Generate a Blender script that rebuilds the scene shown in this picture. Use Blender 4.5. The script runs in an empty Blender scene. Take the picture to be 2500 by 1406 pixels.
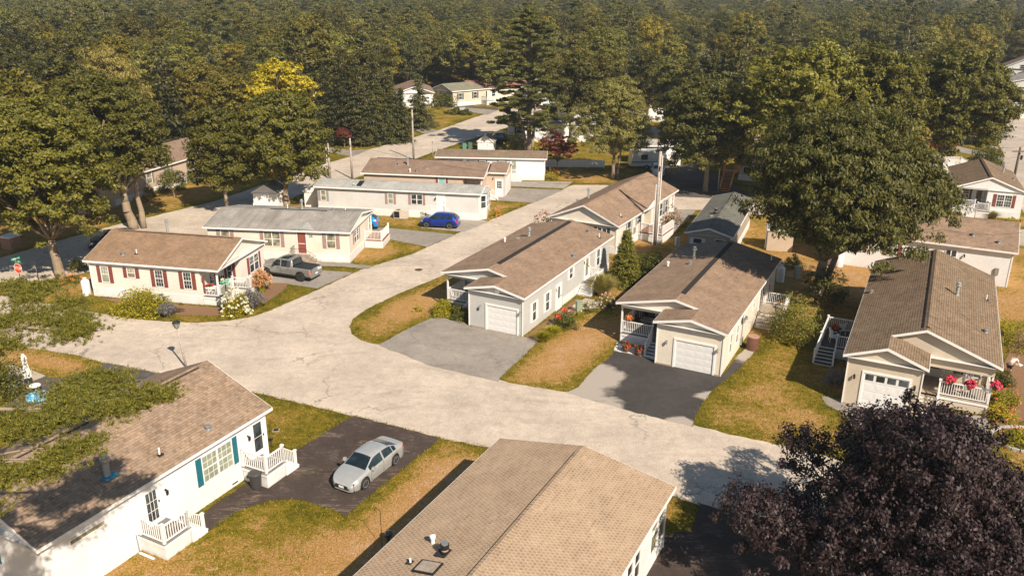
import bpy, bmesh, math, random
import numpy as np
from math import radians as R, sin, cos, pi, tan, atan2, hypot
from mathutils import Vector, Matrix
from mathutils.geometry import tessellate_polygon
sc = bpy.context.scene
COL = sc.collection
# ---------------------------------------------------------------- camera
FPX, PITCH, ROLL, CH = 2055.54, R(19.953), R(0.342), 24.449
cd = bpy.data.cameras.new('camera'); cam = bpy.data.objects.new('camera', cd); COL.objects.link(cam)
cd.sensor_fit = 'HORIZONTAL'; cd.sensor_width = 36; cd.lens = 36*FPX/2500; cd.clip_start = .5; cd.clip_end = 6000
_F = Vector((0, cos(PITCH), -sin(PITCH))); _r = Vector((1, 0, 0)); _u = Vector((0, sin(PITCH), cos(PITCH)))
_R = cos(ROLL)*_r + sin(ROLL)*_u; _U = -sin(ROLL)*_r + cos(ROLL)*_u
cam.matrix_world = Matrix(((_R.x, _U.x, -_F.x, 0), (_R.y, _U.y, -_F.y, 0), (_R.z, _U.z, -_F.z, CH), (0, 0, 0, 1)))
sc.camera = cam
def G(px, py, h=0.):            # survey helper: the ground spot seen at a photo position, in metres
    d = _F + _R*((px-1250)/FPX) - _U*((py-703)/FPX); t = (h-CH)/d.z
    return (d.x*t, d.y*t)
def HG(px, py, ty):             # height of something standing at px,py whose top is seen at row ty
    x, y = G(px, py); lo, hi = 0., 60.
    for _ in range(40):
        m = (lo+hi)/2; q = Vector((x, y, m-CH)); yy = 703-FPX*q.dot(_U)/q.dot(_F)
        if yy > ty: lo = m
        else: hi = m
    return lo
def PX(x, y, z=0):
    q = Vector((x, y, z-CH)); w = q.dot(_F)
    return (1250+FPX*q.dot(_R)/w, 703-FPX*q.dot(_U)/w)
# ---------------------------------------------------------------- light
SUN_AZ, SUN_EL = R(148.5), R(40)
world = bpy.data.worlds.new("World"); sc.world = world; world.use_nodes = True
wn = world.node_tree; bg = wn.nodes['Background']
sky = wn.nodes.new('ShaderNodeTexSky'); sky.sky_type = 'NISHITA'; sky.sun_disc = False
sky.sun_elevation = SUN_EL; sky.sun_rotation = SUN_AZ; sky.air_density = 1.4; sky.dust_density = .6; sky.ozone_density = 2.0
wn.links.new(sky.outputs[0], bg.inputs[0]); bg.inputs[1].default_value = .052
sl = bpy.data.lights.new('sun', 'SUN'); sl.energy = 4.6; sl.angle = R(.5); sl.color = (1, .87, .72)
sun = bpy.data.objects.new('sun', sl); COL.objects.link(sun)
sd = Vector((sin(SUN_AZ)*cos(SUN_EL), cos(SUN_AZ)*cos(SUN_EL), sin(SUN_EL)))
sun.rotation_euler = sd.to_track_quat('Z', 'Y').to_euler()
vs = sc.view_settings; vs.view_transform = 'Standard'; vs.look = 'None'; vs.exposure = .84; vs.gamma = 1
sc.cycles.max_bounces = 6; sc.cycles.diffuse_bounces = 3; sc.cycles.glossy_bounces = 3; sc.cycles.transparent_max_bounces = 4
sc.cycles.caustics_reflective = False; sc.cycles.caustics_refractive = False
# ---------------------------------------------------------------- materials
MC = {}
class SN:
    def __init__(s, name):
        m = bpy.data.materials.new(name); m.use_nodes = True; s.m = m; s.t = m.node_tree
        s.p = s.t.nodes['Principled BSDF']; s.out = s.t.nodes['Material Output']
        s.p.inputs['Roughness'].default_value = .8; s.p.inputs['Specular IOR Level'].default_value = .25
    def n(s, t, ins=None, **kw):
        x = s.t.nodes.new('ShaderNode'+t)
        for k, v in kw.items(): setattr(x, k, v)
        for k, v in (ins or {}).items(): s.set(x.inputs[k], v)
        return x
    def set(s, k, v):
        if isinstance(v, bpy.types.NodeSocket): s.t.links.new(v, k)
        elif isinstance(v, tuple) and len(v) == 3 and k.type == 'RGBA': k.default_value = (*v, 1)
        else: k.default_value = v
    def obj(s): return s.n('TexCoord').outputs['Object']
    def noise(s, sc_, det=3, vec=None, rough=.5, dist=0):
        return s.n('TexNoise', {'Vector': vec or s.obj(), 'Scale': sc_, 'Detail': det, 'Roughness': rough, 'Distortion': dist}).outputs['Fac']
    def mix(s, f, a, b, mode='MIX'):
        x = s.n('Mix', data_type='RGBA', blend_type=mode); s.set(x.inputs[0], f); s.set(x.inputs[6], a); s.set(x.inputs[7], b); return x.outputs[2]
    def ma(s, op, a, b=0., c=None, clamp=False):
        x = s.n('Math', operation=op, use_clamp=clamp); s.set(x.inputs[0], a); s.set(x.inputs[1], b)
        if c is not None: s.set(x.inputs[2], c)
        return x.outputs[0]
    def mr(s, v, a, b, c=0., d=1.):
        return s.n('MapRange', {0: v, 1: a, 2: b, 3: c, 4: d}).outputs[0]
    def xyz(s, v=None):
        return s.n('SeparateXYZ', {0: v or s.obj()}).outputs
    def map(s, scale, v=None, rot=(0, 0, 0)): return s.n('Mapping', {'Vector': v or s.obj(), 'Scale': scale, 'Rotation': rot}).outputs[0]
    def col(s, c): s.set(s.p.inputs['Base Color'], c); return s
    def rough(s, c): s.set(s.p.inputs['Roughness'], c); return s
    def spec(s, c): s.set(s.p.inputs['Specular IOR Level'], c); return s
    def bump(s, h, st=.3, d=.02):
        s.set(s.p.inputs['Normal'], s.n('Bump', {'Height': h, 'Strength': st, 'Distance': d}).outputs[0]); return s
def M(name, fn=None, *a):
    if name not in MC:
        s = SN(name); fn(s, *a); MC[name] = s.m
    return MC[name]
def plain(name, c, rough=.6, metal=0., spec=.4, var=.12):
    def f(s):
        n = s.noise(6, 3); s.col(s.mix(s.mr(n, .3, .7), tuple(x*(1-var) for x in c), tuple(min(1, x*(1+var)) for x in c)))
        s.rough(rough).spec(spec); s.p.inputs['Metallic'].default_value = metal
    return M(name, f)
def siding(name, c, pitch=.115, depth=.2):
    def f(s):
        z = s.ma('FRACT', s.ma('DIVIDE', s.xyz()[2], pitch))
        line = s.mr(z, .02, .24, depth, 1.)
        w = s.noise(.7, 4); g = s.noise(9, 3, s.map((1, 1, .2)))
        dirt = s.mr(s.ma('ADD', s.ma('MULTIPLY', w, .7), s.ma('MULTIPLY', g, .3)), .35, .65, .9, 1.03)
        s.col(s.mix(1., s.mix(line, tuple(x*.55 for x in c), c), dirt, 'MULTIPLY')).rough(.55).spec(.3).bump(z, .5, .012)
    return M(name, f)
def panels(name, c, pitch=.15, axis='XY'):
    def f(s):
        o = s.xyz(); v = s.ma('ADD', o[0], o[1]) if axis == 'XY' else o[0]
        z = s.ma('FRACT', s.ma('DIVIDE', v, pitch)); l = s.ma('MULTIPLY', s.mr(z, 0, .12, .62, 1), s.mr(s.ma('FRACT', s.ma('DIVIDE', v, pitch*3)), 0, .05, .7, 1))
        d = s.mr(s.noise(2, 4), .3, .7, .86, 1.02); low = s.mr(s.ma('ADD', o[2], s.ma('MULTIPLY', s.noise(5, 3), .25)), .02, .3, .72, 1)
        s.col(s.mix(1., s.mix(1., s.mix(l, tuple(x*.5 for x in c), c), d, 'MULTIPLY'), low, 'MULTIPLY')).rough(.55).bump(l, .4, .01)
    return M(name, f)
def shingle(name, c1, c2, c3, bw=.32, rh=.145, big=.8, mort=(.1, .07, .05), mw=.012, streak=0., dots=0., contrast=.5):
    def f(s):
        v = s.obj()
        b = s.n('TexBrick', {'Vector': v, 'Color1': c1, 'Color2': c2, 'Mortar': mort, 'Scale': 1., 'Mortar Size': mw, 'Mortar Smooth': .3, 'Bias': 0., 'Brick Width': bw, 'Row Height': rh}, offset=.37, offset_frequency=2)
        b2 = s.n('TexBrick', {'Vector': s.n('Mapping', {'Vector': v, 'Location': (7.3, rh*4, 0)}).outputs[0], 'Color1': (0, 0, 0), 'Color2': (1, 1, 1), 'Mortar': (.5, .5, .5), 'Scale': 1., 'Mortar Size': 0., 'Bias': 0., 'Brick Width': bw*.63, 'Row Height': rh}, offset=.61, offset_frequency=3)
        c = s.mix(s.ma('MULTIPLY', b2.outputs[0], contrast), b.outputs[0], c3)
        n = s.noise(big, 4, rough=.65); c = s.mix(1., c, s.mr(n, .3, .72, .8, 1.16), 'MULTIPLY')
        g = s.noise(60, 2); c = s.mix(1., c, s.mr(g, .3, .7, .86, 1.12), 'MULTIPLY')
        if streak:
            k = s.noise(1., 4, s.map((1.1, .1, 1)), .6); c = s.mix(s.ma('MULTIPLY', s.mr(k, .45, .68), streak), c, (.13, .12, .1))
        if dots:
            d = s.n('TexBrick', {'Vector': v, 'Color1': (0, 0, 0), 'Color2': (0, 0, 0), 'Mortar': (1, 1, 1), 'Scale': 1., 'Mortar Size': .028, 'Mortar Smooth': .2, 'Brick Width': .19, 'Row Height': rh}, offset=.5, offset_frequency=2)
            c = s.mix(s.ma('MULTIPLY', d.outputs[1], dots), c, tuple(x*1.5 for x in c1))
            ck = s.n('TexChecker', {'Vector': s.map((1/.095, 1/rh, 1)), 'Scale': 1.}); c = s.mix(1., c, s.mr(ck.outputs[1], 0, 1, .86, 1.08), 'MULTIPLY')
        s.col(c).rough(.95).spec(.1).bump(s.ma('SUBTRACT', s.ma('FRACT', s.ma('DIVIDE', s.xyz()[1], rh)), s.ma('MULTIPLY', b2.outputs[0], .5)), .5, .012)
    return M(name, f)
SH1 = shingle('tan_shingles', (.29, .20, .135), (.19, .132, .088), (.36, .27, .195), streak=.15)
SH2 = shingle('tan_textured_shingles', (.34, .25, .17), (.26, .18, .115), (.40, .30, .21), bw=.38, rh=.15, mw=.008, dots=.5, contrast=.35)
SH3 = shingle('brown_tan_shingles', (.27, .17, .10), (.21, .135, .082), (.30, .21, .145))
SH8 = shingle('rosy_tan_shingles', (.27, .185, .125), (.215, .148, .10), (.31, .215, .15), bw=.42, contrast=.6, streak=.14)
SH10 = shingle('dark_tan_shingles', (.225, .16, .105), (.17, .12, .077), (.26, .19, .13), mort=(.05, .036, .026), mw=.02)
SHG = shingle('weathered_grey_roofing', (.33, .31, .28), (.29, .275, .25), (.36, .34, .31), streak=.55, contrast=.3)
SHP = shingle('pale_grey_roofing', (.40, .40, .37), (.36, .365, .34), (.44, .43, .40), streak=.25, contrast=.3)
SHD = shingle('grey_green_shingles', (.165, .16, .135), (.125, .125, .105), (.2, .19, .16), mort=(.04, .04, .035), mw=.02)
SHB = shingle('brown_weathered_roofing', (.215, .15, .10), (.175, .125, .085), (.25, .19, .14), streak=.4)
SHK = shingle('pinkish_brown_shingles', (.24, .165, .12), (.2, .14, .10), (.275, .195, .145))
SHR = shingle('rose_red_shingles', (.26, .125, .095), (.22, .11, .085), (.3, .16, .12))
SHV = shingle('sage_green_shingles', (.21, .205, .145), (.18, .18, .13), (.23, .22, .16))
W_WHITE = siding('white_siding', (.76, .75, .74)); W_CREAM = siding('cream_siding', (.74, .665, .555)); W_PEACH = siding('pale_cream_siding', (.75, .695, .61))
W_GREY = siding('pale_grey_siding', (.50, .495, .47)); W_GREY2 = siding('light_grey_siding', (.60, .59, .56)); W_TAN = siding('tan_siding', (.52, .41, .31)); W_BEIGE = siding('beige_siding', (.58, .50, .39))
W_TAUPE = siding('taupe_siding', (.40, .345, .28)); W_GRN = siding('dark_green_siding', (.04, .07, .065))
TRIM = plain('white_trim', (.74, .72, .69), .5, var=.04); SOFF = plain('soffit_white', (.6, .58, .55), .7, var=.05)
SKIRT = panels('white_skirting', (.70, .69, .66)); SKIRTB = panels('beaded_white_skirting', (.68, .67, .65), .08)
BLACK = plain('black_vent_strip', (.018, .016, .015), .8); DARKM = plain('dark_metal', (.02, .02, .02), .45, .3)
GALV = plain('galvanised_metal', (.42, .43, .43), .4, .7); LEAD = plain('grey_painted_pipe', (.3, .31, .3), .5, .1); PVC = plain('white_pvc', (.72, .71, .68), .5)
BLUEF = plain('blue_flashing', (.03, .2, .3), .6); DECKG = plain('grey_deck_boards', (.17, .16, .15), .8); DECKR = plain('red_brown_deck_boards', (.22, .09, .05), .8); DECKK = plain('dark_deck_boards', (.05, .05, .052), .8)
WOODO = plain('orange_stained_wood', (.62, .25, .08), .7); CONC = plain('weathered_concrete', (.33, .27, .21), .9, var=.2)
def _glass(s, c, var):
    o = s.obj(); n = s.noise(2.2, 2, s.map((1, 1, .6))); s.col(s.mix(s.mr(n, .42, .6), c, tuple(min(1, x*var) for x in c))).rough(.06).spec(.9)
GLASS = M('dark_window_glass', _glass, (.018, .022, .024), 3.5); BLIND = M('window_glass_with_pale_blind', _glass, (.22, .24, .18), 1.4)
CURT = M('window_glass_with_curtain', _glass, (.14, .13, .085), 2.5); CARG = M('car_glass', _glass, (.008, .014, .016), 2.)
AQUA = M('aqua_window_blind', _glass, (.25, .42, .42), 1.2)
SH_RED = plain('dark_red_shutter', (.19, .052, .038), .6); SH_TEAL = plain('teal_shutter', (.012, .12, .16), .5); SH_MAUVE = plain('dusty_mauve_shutter', (.31, .205, .18), .6)
SH_GREY = plain('grey_shutter', (.24, .25, .26), .6); SH_DGRN = plain('dark_green_shutter', (.015, .045, .045), .6); SH_BRN = plain('taupe_shutter', (.2, .165, .145), .6); SH_WHT = plain('pale_shutter', (.62, .63, .63), .6)
DOORW = plain('white_door', (.70, .69, .67), .45, var=.03); DOORR = plain('red_brown_door', (.24, .07, .045), .5)
def _asph(s, c, sp=.0, crack=.6, stain=.35):
    v = s.obj(); n = s.noise(.25, 5, rough=.6); g = s.noise(14, 3); g2 = s.noise(45, 2)
    k = s.mix(1., c, s.mr(n, .3, .7, 1-stain*.55, 1+stain*.4), 'MULTIPLY'); k = s.mix(1., k, s.mr(g, .3, .7, .86, 1.12), 'MULTIPLY'); k = s.mix(1., k, s.mr(g2, .3, .7, .72, 1.25), 'MULTIPLY')
    st = s.noise(.5, 6, s.map((.22, 1, 1), rot=(0, 0, .35)), .66, 1.2); k = s.mix(s.ma('MULTIPLY', s.mr(st, .53, .68), stain), k, tuple(x*.5 for x in c)); n5 = s.noise(1.7, 6, rough=.7, dist=.5); k = s.mix(1., k, s.mr(n5, .32, .68, .86, 1.1), 'MULTIPLY')
    nz = s.n('VectorMath', {0: s.n('TexNoise', {'Vector': v, 'Scale': .3, 'Detail': 6., 'Roughness': .65}).outputs['Color'], 1: (5.5, 5.5, 0)}, operation='MULTIPLY').outputs[0]
    wv = s.n('VectorMath', {0: v, 1: nz}, operation='ADD')
    vo = s.n('TexVoronoi', {'Vector': wv.outputs[0], 'Scale': .12}, feature='DISTANCE_TO_EDGE').outputs['Distance']
    gate = s.mr(s.noise(.12, 2), .42, .55)
    cr = s.ma('MULTIPLY', s.ma('MULTIPLY', s.mr(vo, .0, .009, 1, 0), gate), crack); k = s.mix(cr, k, tuple(x*.4 for x in c)); v2 = s.n('TexVoronoi', {'Vector': wv.outputs[0], 'Scale': .33}, feature='DISTANCE_TO_EDGE').outputs['Distance']; g3 = s.mr(s.noise(.2, 3), .5, .62); k = s.mix(s.ma('MULTIPLY', s.ma('MULTIPLY', s.mr(v2, .0, .014, 1, 0), g3), crack*.45), k, tuple(x*.45 for x in c))
    s.col(k).rough(.95).spec(.12).bump(g2, .35, .01)
ROADM = M('pale_worn_asphalt', _asph, (.49, .415, .335), .0, .95, .34); ROADF = M('pale_road_far', _asph, (.43, .365, .30)); DRVG = M('grey_driveway_asphalt', _asph, (.275, .245, .21), 0, .5, .35)
DRVL = M('light_grey_driveway', _asph, (.33, .29, .245), 0, .5, .3); 
def _drk(s):
    _asph(s, (.066, .05, .042), 0, .2, .4); base = s.p.inputs['Base Color'].links[0].from_socket
    a = s.noise(.9, 6, s.map((.35, 2.2, 1), rot=(0, 0, -1.05)), .75, .8); l = s.mr(s.ma('ABSOLUTE', s.ma('SUBTRACT', a, .5)), 0, .02, 1, 0); b = s.mr(s.noise(.5, 4, rough=.7), .48, .66); f = s.mr(s.noise(2.5, 5, rough=.75), .6, .72)
    c = s.mix(s.ma('MULTIPLY', s.ma('MULTIPLY', l, b), .9), base, (.34, .26, .2)); s.col(s.mix(s.ma('MULTIPLY', f, .35), c, (.2, .15, .12)))
DRVK = M('dark_driveway_asphalt', _drk); DRVB = M('charcoal_driveway_asphalt', _asph, (.10, .088, .078), 0, .3, .5)
def _drv9(s):
    _asph(s, (.06, .055, .052), 0, .1, .4); base = s.p.inputs['Base Color'].links[0].from_socket
    at = s.n('Attribute', attribute_name='wear').outputs['Fac']; n = s.noise(.8, 5, rough=.6)
    s.col(s.mix(s.mr(s.ma('ADD', at, s.ma('MULTIPLY', s.ma('SUBTRACT', n, .5), .5)), .42, .58), base, (.34, .30, .255)))
DRV9 = M('half_sealed_driveway', _drv9)
PATHM = M('pale_concrete_path', _asph, (.42, .36, .28), 0, .3, .3)
def _grass(s):
    v = s.obj(); at = s.n('Attribute', attribute_name='dry').outputs['Fac']
    n1 = s.noise(.35, 5, rough=.65); n2 = s.noise(2.2, 5, rough=.7); n3 = s.noise(11, 4, rough=.7); n4 = s.noise(40, 2)
    d = s.ma('ADD', at, s.ma('ADD', s.ma('MULTIPLY', s.ma('SUBTRACT', n1, .5), 1.3), s.ma('ADD', s.ma('MULTIPLY', s.ma('SUBTRACT', n2, .5), 1.3), s.ma('MULTIPLY', s.ma('SUBTRACT', s.noise(7, 4, rough=.7), .5), .9))))
    c = s.mix(s.mr(d, .05, .32), (.085, .082, .009), (.21, .155, .016)); c = s.mix(s.mr(d, .34, .62), c, (.40, .232, .085)); c = s.mix(s.mr(d, .8, 1.1), c, (.48, .30, .16)); bare = s.ma('MULTIPLY', s.mr(s.noise(.9, 5, rough=.72), .60, .66), s.mr(at, .3, .6)); c = s.mix(bare, c, (.52, .33, .19))
    c = s.mix(1., c, s.mr(n3, .32, .68, .5, 1.4), 'MULTIPLY'); c = s.mix(1., c, s.mr(n4, .3, .7, .7, 1.3), 'MULTIPLY')
    s.col(c).rough(1).spec(.05).bump(s.ma('ADD', n3, n4), .9, .05)
GRASS = M('lawn', _grass)
def _mulch(s): s.col(s.mix(s.noise(12, 4), (.10, .05, .025), (.30, .18, .10))).rough(1).bump(s.noise(20, 3), .8, .04)
MULCH = M('mulch', _mulch); GRAVEL = plain('white_gravel', (.55, .54, .5), .9, var=.3)
def leafmat(name, c1, c2, tr=.25, tv=.25, alt=None):
    def f(s):
        ri = s.n('NewGeometry').outputs['Random Per Island']; orr = s.n('ObjectInfo').outputs['Random']
        c = s.mix(ri, c1, c2); c = s.mix(s.mr(orr, .35, .95), c, s.mix(ri, tuple(x*.6 for x in alt), alt)) if alt else c; orr = s.ma('FRACT', s.ma('MULTIPLY', orr, 7.31)) if alt else orr; c = s.mix(1., c, s.mr(orr, 0, 1, 1-tv, 1+tv), 'MULTIPLY')
        d = s.n('BsdfPrincipled', {'Base Color': c, 'Roughness': .55, 'Specular IOR Level': .3}); t = s.n('BsdfTranslucent', {'Color': s.mix(1., c, (1.4, 1.5, .6), 'MULTIPLY')})
        mx = s.n('MixShader', {0: tr, 1: d.outputs[0], 2: t.outputs[0]}); s.t.links.new(mx.outputs[0], s.out.inputs[0]); s.t.nodes.remove(s.p)
    return M(name, f)
LF_OAK = leafmat('oak_leaves', (.055, .060, .009), (.185, .165, .020)); LF_BIG = leafmat('large_oak_leaves', (.034, .042, .009), (.165, .15, .030))
LF_GRN = leafmat('fresh_green_leaves', (.08, .088, .012), (.215, .19, .026)); LF_YEL = leafmat('yellow_green_leaves', (.24, .20, .01), (.42, .33, .02)); LF_WIL = leafmat('willow_leaves', (.24, .20, .045), (.36, .29, .08))
LF_FOR = leafmat('forest_leaves', (.045, .05, .010), (.135, .122, .019), tv=.5, alt=(.22, .175, .018)); LF_FOR2 = leafmat('forest_light_leaves', (.10, .105, .018), (.215, .19, .04), tv=.4)
LF_SPR = leafmat('spruce_needles', (.04, .046, .015), (.105, .10, .03), .1); LF_PIN = leafmat('pine_needles', (.06, .07, .02), (.155, .145, .03), .12); LF_PNR = leafmat('near_pine_needles', (.035, .048, .010), (.20, .175, .02), .12)
LF_FEA = leafmat('feathery_leaves', (.15, .145, .03), (.33, .29, .08)); LF_PUR = leafmat('purple_maple_leaves', (.014, .008, .009), (.062, .036, .036), .06); LF_RED = leafmat('red_maple_leaves', (.10, .02, .014), (.2, .045, .03), .2)
LF_SIL = leafmat('silver_spruce_needles', (.14, .14, .085), (.25, .23, .14), .1); LF_SHR = leafmat('bright_shrub_leaves', (.17, .165, .008), (.40, .33, .015)); LF_DSH = leafmat('dark_shrub_leaves', (.04, .05, .008), (.15, .145, .02))
LF_GRS = leafmat('ornamental_grass_blades', (.2, .18, .05), (.36, .3, .1)); LF_LAV = leafmat('lavender_spikes', (.10, .10, .07), (.27, .24, .25)); LF_ORG = leafmat('gold_flower_clump', (.45, .25, .01), (.55, .36, .03))
FL_W = leafmat('white_blossom', (.55, .52, .36), (.7, .68, .55), .1, .05); FL_R = leafmat('red_blossom', (.5, .03, .01), (.65, .08, .03), .1, .05); FL_P = leafmat('pink_blossom', (.6, .03, .09), (.7, .1, .15), .1, .05); FL_K = leafmat('pale_pink_blossom', (.45, .27, .2), (.5, .36, .28), .1, .05); FL_G = leafmat('pink_grass_plume', (.5, .24, .11), (.62, .34, .17), .1, .05); FL_O = leafmat('orange_blossom', (.55, .14, .02), (.7, .3, .08), .1, .05)
def _bark(s): s.col(s.mix(s.noise(3, 5, s.map((3, 3, .6))), (.16, .115, .075), (.34, .27, .19))).rough(.95).bump(s.noise(9, 4, s.map((2, 2, .4))), .8, .05)
BARK = M('bark', _bark)
def _bark2(s): s.col(s.mix(s.noise(3, 5, s.map((3, 3, .6))), (.05, .04, .03), (.14, .11, .085))).rough(.95)
BARKD = M('dark_bark', _bark2); POLEM = plain('weathered_pole_wood', (.36, .31, .26), .9, var=.25); POLED = plain('dark_pole_wood', (.10, .07, .05), .9, var=.25)
def _brick(s):
    b = s.n('TexBrick', {'Vector': s.map((1, 1, 1), rot=(R(90), 0, 0)), 'Color1': (.33, .12, .06), 'Color2': (.24, .08, .045), 'Mortar': (.4, .34, .28), 'Scale': 1., 'Mortar Size': .01, 'Brick Width': .2, 'Row Height': .07}); s.col(b.outputs[0]).rough(.9)
BRICK = M('red_brick', _brick)
# ---------------------------------------------------------------- objects
def tag(o, label=None, cat=None, group=None, kind=None):
    if label: o['label'] = label
    if cat: o['category'] = cat
    if group: o['group'] = group
    if kind: o['kind'] = kind
    return o
def empty(name, label, cat, x, y, z=0, rz=0, group=None):
    o = bpy.data.objects.new(name, None); COL.objects.link(o); o.location = (x, y, z); o.rotation_euler = (0, 0, rz); o.empty_display_size = .3
    return tag(o, label, cat, group)
def copy_tree(o, parent=None):
    c = o.copy(); COL.objects.link(c); c.parent = parent
    for ch in KIDS.get(o.name, []): KIDS.setdefault(c.name, []).append(copy_tree(ch, c))
    return c
KIDS = {}
class MB:
    def __init__(s): s.v = []; s.f = []; s.mi = []; s.mats = []; s.cur = 0
    def mat(s, m):
        if m not in s.mats: s.mats.append(m)
        s.cur = s.mats.index(m); return s
    def poly(s, pts, flip=False):
        b = len(s.v); s.v += [tuple(p) for p in pts]; i = list(range(b, b+len(pts)))
        s.f.append(i[::-1] if flip else i); s.mi.append(s.cur); return s
    def box(s, x0, x1, y0, y1, z0, z1):
        x0, x1 = min(x0, x1), max(x0, x1); y0, y1 = min(y0, y1), max(y0, y1); z0, z1 = min(z0, z1), max(z0, z1)
        b = len(s.v); s.v += [(x0, y0, z0), (x1, y0, z0), (x1, y1, z0), (x0, y1, z0), (x0, y0, z1), (x1, y0, z1), (x1, y1, z1), (x0, y1, z1)]
        for q in ((0, 3, 2, 1), (4, 5, 6, 7), (0, 1, 5, 4), (1, 2, 6, 5), (2, 3, 7, 6), (3, 0, 4, 7)): s.f.append([b+i for i in q]); s.mi.append(s.cur)
        return s
    def hexa(s, lo, hi):       # 4 lower points, 4 upper points, counter-clockwise from above
        b = len(s.v); s.v += [tuple(p) for p in lo]+[tuple(p) for p in hi]
        for q in ((0, 3, 2, 1), (4, 5, 6, 7), (0, 1, 5, 4), (1, 2, 6, 5), (2, 3, 7, 6), (3, 0, 4, 7)): s.f.append([b+i for i in q]); s.mi.append(s.cur)
        return s
    def bar(s, p, q, w, h, z=True):     # bar with rectangular section w x h from p to q
        p = Vector(p); q = Vector(q); d = (q-p); side = Vector((-d.y, d.x, 0))
        side = side.normalized()*w/2 if side.length > 1e-6 else Vector((w/2, 0, 0)); up = Vector((0, 0, h/2)) if side.length and abs(d.normalized().z) < .9 else Vector((0, h/2, 0))
        lo = [p-side-up, q-side-up, q+side-up, p+side-up]; hi = [p-side+up, q-side+up, q+side+up, p+side+up]
        return s.hexa(lo, hi)
    def tube(s, p, q, r0, r1=None, n=8, cap=True):
        r1 = r0 if r1 is None else r1; p = Vector(p); q = Vector(q); d = (q-p)
        if d.length < 1e-6: return s
        d.normalize(); a = d.orthogonal().normalized(); c = d.cross(a); b = len(s.v)
        for P, r in ((p, r0), (q, r1)):
            for i in range(n): t = 2*pi*i/n; s.v.append(tuple(P+a*r*cos(t)+c*r*sin(t)))
        for i in range(n): j = (i+1) % n; s.f.append([b+i, b+j, b+n+j, b+n+i]); s.mi.append(s.cur)
        if cap: s.f.append([b+i for i in range(n)][::-1]); s.f.append([b+n+i for i in range(n)]); s.mi += [s.cur]*2
        return s
    def lathe(s, prof, n=16, c=(0, 0, 0), axis='Z'):
        b = len(s.v)
        for r, z in prof:
            for i in range(n):
                t = 2*pi*i/n
                s.v.append((c[0]+r*cos(t), c[1]+r*sin(t), c[2]+z) if axis == 'Z' else (c[0]+r*cos(t), c[1]+z, c[2]+r*sin(t)))
        for k in range(len(prof)-1):
            for i in range(n):
                j = (i+1) % n; s.f.append([b+k*n+i, b+k*n+j, b+(k+1)*n+j, b+(k+1)*n+i]); s.mi.append(s.cur)
        s.f.append([b+i for i in range(n)][::-1]); s.mi.append(s.cur); s.f.append([b+(len(prof)-1)*n+i for i in range(n)]); s.mi.append(s.cur); return s
    def build(s, name, parent=None, m=None, smooth=False, loc=None, rz=None, normals=True):
        me = bpy.data.meshes.new(name); me.from_pydata(s.v, [], s.f)
        for mm in (s.mats or [m]): me.materials.append(mm)
        me.polygons.foreach_set('material_index', s.mi)
        if normals:
            b = bmesh.new(); b.from_mesh(me); bmesh.ops.recalc_face_normals(b, faces=b.faces); b.to_mesh(me); b.free()
        if smooth: me.polygons.foreach_set('use_smooth', [True]*len(me.polygons))
        o = bpy.data.objects.new(name, me); COL.objects.link(o)
        if parent is not None: o.parent = parent; KIDS.setdefault(parent.name, []).append(o)
        if loc is not None: o.location = loc
        if rz is not None: o.rotation_euler = (0, 0, rz)
        return o
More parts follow.
